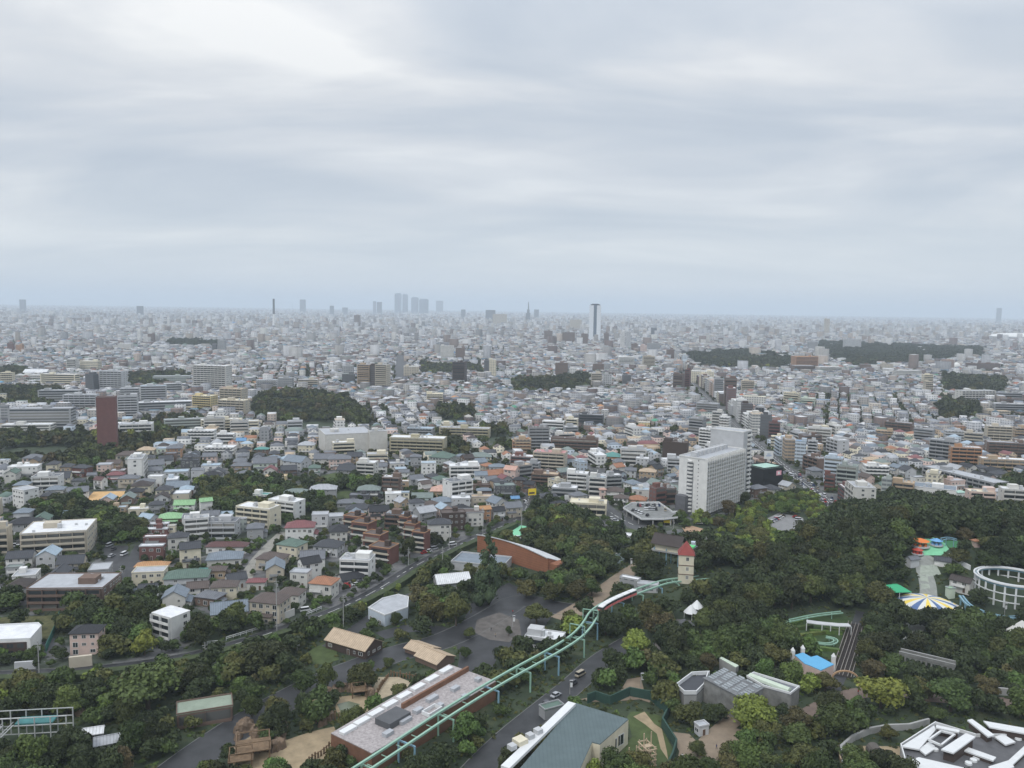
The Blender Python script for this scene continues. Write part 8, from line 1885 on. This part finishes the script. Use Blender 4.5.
# ---------------------------------------------------------------- the rest of the near town, lot by lot, then the far town as one mass
def count(name): return sum(1 for t in THINGS if t[0].name.split('.')[0] == name)
def near_town():
 P = lots(225, 860, 12.9)
 rs = random.Random(21); n_h = 300 - count('house'); n_b = 0; rest = []
 P = sorted(map(tuple, P), key=lambda p: p[1])
 rcs = ['grey', 'dark grey', 'charcoal', 'blue grey', 'brown', 'light grey', 'greenish grey', 'dark grey', 'grey', 'dark brown', 'charcoal', 'green', 'terracotta', 'pale blue', 'grey', 'dark grey', 'blue grey', 'grey', 'light grey', 'red']
 wcs = ['white', 'off-white', 'cream', 'beige', 'grey', 'light grey', 'tan', 'off-white', 'brown', 'light grey', 'pink', 'grey', 'pale blue']
 for x, y, th in P:
  x += rs.uniform(-1, 1); y += rs.uniform(-1, 1); a = rs.uniform(8.5, 12.2); b = rs.uniform(7, 9.6); t = th + rs.uniform(-.08, .08) + rs.choice((0, math.pi / 2))
  px, py = proj((x, y, 0))
  if not (-60 < px < 1084) : continue
  if occ_any(x, y, a + 1.5, b + 1.5, t, 15): continue
  if rs.random() < (.10 if py > 480 else .04): continue
  rf = rs.choice(('hip', 'gable', 'hip', 'gable', 'flat')); rc = rs.choice(rcs) if rf != 'flat' else rs.choice(('light grey', 'white', 'grey', 'pale blue', 'light grey', 'tan')); wc = rs.choice(wcs)
  if rs.random() < .10 and py < 640:
   a *= rs.uniform(1.3, 1.9); b *= 1.2; h = rs.choice((9.5, 12.5, 15.5))
   if not occ_any(x, y, a + 2, b + 2, t, 15):
    make_block(x, y, a, b, h, t, rs.choice(('light grey', 'white', 'grey', 'tan')), rs.choice(('white', 'off-white', 'beige', 'light grey', 'brown', 'cream', 'grey')), mode=rs.choice(('auto', 'balcony')), group='flat-roofed blocks among the houses', rs=rs); continue
  h = {'hip': 8.2, 'gable': 8.4, 'flat': 6.8}[rf] * rs.uniform(.88, 1.12)
  if n_h > 0 and 8 <= px <= 1016:
   make_house(x, y, a, b, h, t, rf, rc, wc, group='houses of the near town', rs=rs, win=(py > 455)); n_h -= 1
  else:
   rest.append((x, y, t, max(a, b), min(a, b), h * (.8 if rf != 'flat' else 1), {'flat': 0, 'hip': 1, 'gable': 2}[rf], *srgb(COLR[rc]), *srgb(COLW[wc])))
   mark_rect(x, y, a, b, t, 1, 1)
 print('houses', count('house'), 'blocks', count('apartment_building'), 'rest', len(rest)); return np.array(rest)
def mid_blocks():
 rs = random.Random(77); wcs = ['white', 'off-white', 'beige', 'light grey', 'brown', 'cream', 'grey', 'tan', 'red brown', 'white', 'pink', 'pale blue', 'off-white', 'dark brown']
 spots = []
 for s in (-1, 1):
  for x, y in side_pts(resample(ROADC['avenue'], 30), s * 14)[1::1]: spots.append((x, y, 1))
 for _ in range(4000):
  y = 760 + 1360 * rs.random() ** 1.3; x = rs.uniform(-.68, .68) * y
  if rs.random() < (.85 if x > 0 else .4): spots.append((x, y, 0))
 th0 = math.atan2(ROADC['avenue'][-1][1] - ROADC['avenue'][0][1], ROADC['avenue'][-1][0] - ROADC['avenue'][0][0])
 for x, y, av in spots:
  if count('apartment_building') >= 296: break
  a = rs.uniform(15, 34) if not av else rs.uniform(13, 21); b = rs.uniform(10, 14); t = th0 + rs.uniform(-.05, .05) if av else ANG[int(district(np.array([x]), np.array([y]))[0])]
  if occ_any(x, y, a + 2, b + 2, t, 7): continue
  h = rs.choice((12, 15, 18, 21, 24, 30)) if av or y > 800 else rs.choice((9, 12, 15))
  make_block(x, y, a, b, h, t, rs.choice(('light grey', 'white', 'grey', 'tan', 'light grey')), rs.choice(wcs), mode=rs.choice(('auto', 'balcony', 'band', 'plain')) if not av else rs.choice(('auto', 'band')), group='mid-rise blocks of the middle town' if not av else 'mid-rise blocks along the avenue', rs=rs)
REST = near_town()
mid_blocks()
def far_town():
 parts = [REST]
 P = lots(850, 1700, 12.6); D = furnish(P, 12.6, 0, .09)
 keep = np.array([not occ_any(d[0], d[1], d[3] + 3, d[4] + 3, d[2], 255) for d in D])
 parts.append(D[keep & (rng.random(len(D)) > .05)])
 P = lots(1700, 4200, 17); D = furnish(P, 17, .012, .14)
 keep = np.array([not (occ(d[0], d[1]) & 7) for d in D])
 for Wp in WOODS_PX:
  Q = Gl(Wp, 7)
  if max(q[1] for q in Q) > 2100: keep &= ~_in_poly(D[:, 0], D[:, 1], Q) | (rng.random(len(D)) < .12)
 parts.append(D[keep & (rng.random(len(D)) > .06)])
 P = lots(4200, 9500, 34); D = furnish(P, 30, .12, .3); D[:, 5] *= 1.1
 parts.append(D)
 P = lots(9500, 20000, 90); D = furnish(P, 60, .35, .4); D[:, 5] *= 1.25
 parts.append(D)
 D = np.concatenate(parts); print('mass buildings', len(D))
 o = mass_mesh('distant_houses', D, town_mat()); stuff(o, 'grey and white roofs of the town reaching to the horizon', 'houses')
far_town()
# ---------------------------------------------------------------- tree planting
def plant():
 rs = random.Random(9); C = []
 for x, y, w, k, note, fx, zz in TREE_SPOTS: C.append((x, y, w, k, note, True, zz))
 # park and woods
 for iy in range(0, 470):
  y = 200 + iy * 4.4
  if y > 2140: break
  sp = 8.0 if y < 620 else 10.5
  if y >= 620 and iy % 2: continue
  n = int(y * .75 / sp) + 6
  for ix in range(-n, n):
   X = ix * sp + rs.uniform(-3.2, 3.2) + (iy % 2) * sp / 2; Y = y + rs.uniform(-2.4, 2.4); o = occ(X, Y) if Y > 152 else 8
   if not (o & 12) or o & 83: continue
   px, py = proj((X, Y, gz(X, Y)))
   if not -40 < px < 1064 or py > 840 or (Y > 620 and o & 4 and math.sin(X * .045 + Y * .02) + math.sin(Y * .05 - X * .013) > .9): continue
   w = rs.uniform(12, 18) * (1 if X > 60 else .78) if o & 4 or (X > 20 and Y > 285) else rs.uniform(7, 12.5)
   if occ_any(X, Y, w * .5, w * .5, 0, 19): w *= .65
   if occ_any(X, Y, w * .35, w * .35, 0, 19): continue
   q = math.sin(X * .021 + 1.3) + math.sin(Y * .033 + X * .011);
   hill = X > 40 and Y > 300
   k = rs.choices(('dark', 'green', 'olive', 'russet', 'yellow', 'lush', 'cedar'), (4 + 9 * hill, 3, 2 + q, .3 if not hill else .12, .25 if not hill else .05, .9 if not hill else .2, .0))[0]
   if o & 32: w = rs.uniform(5.5, 9); k = rs.choice(('yellow', 'lush', 'olive', 'green', 'olive', 'yellow'))
   C.append((X, Y, w, k, None, False, 0))
 # gardens between the houses
 for iy in range(0, 470):
  y = 232 + iy * 5.5
  if y > 2700: break
  n = int(y * .72 / 6)
  for ix in range(-n, n):
   X = ix * 6 + rs.uniform(-2.6, 2.6); Y = y + rs.uniform(-2.4, 2.4);
   if occ(X, Y) & 31: continue
   px, py = proj((X, Y, 0))
   if not -20 < px < 1044: continue
   if rs.random() > (.85 if Y < 560 and X < 120 else (.6 if Y < 760 else (.45 if Y < 1500 else .26))): continue
   w = rs.uniform(3.4, 6.8) * (1 if Y < 1200 else 1.4)
   if occ_any(X, Y, w * .3, w * .3, 0, 3): w *= .65
   C.append((X, Y, w, rs.choices(('dark', 'green', 'lush', 'olive'), (4, 4, 1, 1))[0], None, False, 0))
 for Wp in WOODS_PX:
  Q = Gl(Wp, 7)
  if max(q[1] for q in Q) < 2100: continue
  x0, x1, y0, y1 = min(q[0] for q in Q), max(q[0] for q in Q), max(2140, min(q[1] for q in Q)), max(q[1] for q in Q)
  for _ in range(int((x1 - x0) * (y1 - y0) / 260)):
   X, Y = rs.uniform(x0, x1), rs.uniform(y0, y1)
   if _in_poly(np.array([X]), np.array([Y]), Q)[0]: C.append((X, Y, rs.uniform(14, 22), 'dark', None, False, 0))
 C.sort(key=lambda t: -(t[2] / t[1] + (10 if t[5] else 0)))
 ind, rest = C[:300], C[300:]
 shp = {'dark': 'dark green broadleaf tree', 'green': 'mid green broadleaf tree', 'olive': 'olive green tree', 'yellow': 'yellow-green tree', 'cedar': 'pointed dark conifer', 'russet': 'russet-tinged tree', 'lush': 'fresh green tree'}
 for x, y, w, k, note, fx, zz in ind:
  z = gz(x, y); rt = root('conifer_tree' if k == 'cedar' else 'broadleaf_tree', (x, y, z), rs.uniform(0, 6.28))
  hs = zz or rs.uniform(.92, 1.22) * w * (1.15 if w < 8 else 1.0); rt.scale = (w * .92, w * .92, hs if k != 'cedar' else w * 1.35)
  put('crown', crown_mesh(k, rs.randrange(3)), rt); put('trunk', trunk_mesh(k == 'cedar'), rt)
  size = 'small' if w < 6 else ('broad' if w > 12 else '')
  thing(rt, note or f'{size} {shp[k]}'.strip(), 'tree', 'trees of the park and gardens')
 print('trees', len(ind), 'rest', len(rest))
 for nm, ylo, yhi, nl, leaf, lab in (('woods', 0, 620, 620, .055, 'dark mixed woods covering the hill and the gardens behind'), ('distant_woods', 620, 9999, 110, .13, 'dark groves scattered through the distant town')):
  by = {}
  for t in rest:
   if ylo <= t[1] < yhi: by.setdefault(t[3], []).append(t)
  Qs, TV, TF, MI, tb = [], [], [], [], 0; mats = [leaf_mat(k) for k in LEAF]; keys = list(LEAF); MT = []
  for k, L_ in by.items():
   bases = []
   for v in range(3):
    Q, Cc, RR, zs = crown_arrays(500 + v + hash_s(k), nl, leaf, 'cone' if k == 'cedar' else 'round', 9); V, F = core_arrays(Cc, RR, zs); bases.append((Q, V, F))
   for (x, y, w, *_) in L_:
    Q, V, F = bases[rs.randrange(3)]; t = rs.uniform(0, 6.28); c, s = math.cos(t), math.sin(t); M_ = np.array([[c, -s, 0], [s, c, 0], [0, 0, 1]]) ; sc = np.array([w, w, w * rs.uniform(.9, 1.2)]); o_ = np.array([x, y, gz(x, y)])
    Qs.append((Q @ M_.T) * sc + o_); MI.append(np.full(len(Q), keys.index(k))); TV.append((V @ M_.T) * sc + o_); TF.append(F + tb); tb += len(V); MT.append(np.full(len(F), keys.index(k)))
  if not Qs: continue
  me = mesh_from(nm, np.concatenate(Qs), np.concatenate(TV), np.concatenate(TF))
  for m_ in mats: me.materials.append(m_)
  me.polygons.foreach_set('material_index', np.concatenate(MI + MT).astype(np.int32)); me.update()
  stuff(put(nm, me), lab, 'woods'); print(nm, len(me.polygons))
plant()
def undergrowth():
 rs = random.Random(31); Qs, TV, TF, MI, MT, tb = [], [], [], [], [], 0; ks = ['dark', 'green', 'olive', 'lush']; bases = []
 for v in range(3):
  Q, Cc, RR, zs = crown_arrays(900 + v, 90, .10, 'round', 6); Q[:, :, 2] -= .2; Cc[:, 2] -= .2; V, F = core_arrays(Cc, RR, zs); bases.append((Q, V, F))
 for _ in range(26000):
  Y = rs.uniform(190, 470); X = rs.uniform(-.72, .72) * Y; o = occ(X, Y)
  if not (o & 12) or o & 3: continue
  w = rs.uniform(.9, 2.3); Q, V, F = bases[rs.randrange(3)]; sc = np.array([w, w, w * rs.uniform(.6, 1)]); p = np.array([X, Y, gz(X, Y) - .1]); k = rs.choices(range(4), (5, 3, 3, 1))[0]
  Qs.append(Q * sc + p); TV.append(V * sc + p); TF.append(F + tb); tb += len(V); MI.append(np.full(len(Q), k)); MT.append(np.full(len(F), k))
 me = mesh_from('undergrowth', np.concatenate(Qs), np.concatenate(TV), np.concatenate(TF))
 for k in ks: me.materials.append(leaf_mat(k))
 me.polygons.foreach_set('material_index', np.concatenate(MI + MT).astype(np.int32)); me.update(); print('bushes', len(Qs))
 stuff(put('undergrowth', me), 'low shrubs and undergrowth between the park trees', 'undergrowth')
undergrowth()
# ---------------------------------------------------------------- the air
def build_haze():
 mb = MB(); mb.box(-34000, -2000, -1.2, 34000, 34000, 340)
 mt = bpy.data.materials.new('haze air'); mt.use_nodes = True; nt = mt.node_tree; nt.nodes.clear()
 v = N(nt, 'ShaderNodeVolumePrincipled'); v.inputs['Color'].default_value = (.80, .90, 1.0, 1); v.inputs['Density'].default_value = HAZE_D
 v.inputs['Anisotropy'].default_value = .0
 o = N(nt, 'ShaderNodeOutputMaterial'); L(nt, v.outputs[0], o.inputs['Volume'])
 ob = mb.build('haze', mt); ob['kind'] = 'stuff'; ob['label'] = 'pale blue haze over the far town'; ob['category'] = 'haze'
HAZE_D = 0.95e-4
build_haze()
# ---------------------------------------------------------------- one description for each thing
def finish_labels():
 from collections import defaultdict
 marks = [(t[4], t[0].location.x, t[0].location.y, t[0]) for t in THINGS if t[4]]
 ORD = ['', 'second', 'third', 'fourth', 'fifth', 'sixth', 'seventh', 'eighth', 'ninth', 'tenth', 'eleventh', 'twelfth', 'thirteenth', 'fourteenth', 'fifteenth', 'sixteenth', 'seventeenth', 'eighteenth', 'nineteenth', 'twentieth']
 cls = defaultdict(list)
 for t in THINGS: cls[t[1]].append(t)
 for desc, L_ in cls.items():
  if len(L_) == 1 and len(desc.split()) > 3 and (not L_[0][3] or len(desc.split()) > 9): L_[0][0]['label'] = desc; continue
  sub = defaultdict(list)
  for t in L_:
   x, y = t[0].location.x, t[0].location.y
   mk = min(marks, key=lambda m_: math.hypot(m_[1] - x, m_[2] - y) if m_[3] is not t[0] else 1e9)
   dx, dy = x - mk[1], y - mk[2]
   # turned so that 'beyond' is away from the viewpoint
   an = math.atan2(mk[1], mk[2]); rx, ry = dx * math.cos(an) - dy * math.sin(an), dx * math.sin(an) + dy * math.cos(an)
   rel = 'beyond' if ry > abs(rx) else ('in front of' if -ry > abs(rx) else 'beside')
   sub[(mk[0], rel)].append((math.hypot(dx, dy), t))
  for (nm, rel), M_ in sub.items():
   M_.sort(key=lambda q: q[0])
   for i, (_, t) in enumerate(M_):
    o_ = (ORD[i] if i < len(ORD) else f'{i + 1}th') + ' ' if i else ''
    lab = f'{o_}{desc} {rel} {nm}' if len(M_) > 1 and i else f'{desc} {rel} {nm}'
    if len(M_) > 1 and i == 0: lab = 'first ' + lab
    t[0]['label'] = lab
 # no label longer than sixteen words
 for t in THINGS:
  w = t[0]['label'].split()
  if len(w) > 16:
   s = t[0]['label'].replace(' under a ', ', ').replace('apartment building with a', 'block,').replace('-storey', '-storey')
   t[0]['label'] = ' '.join(s.split())
finish_labels()
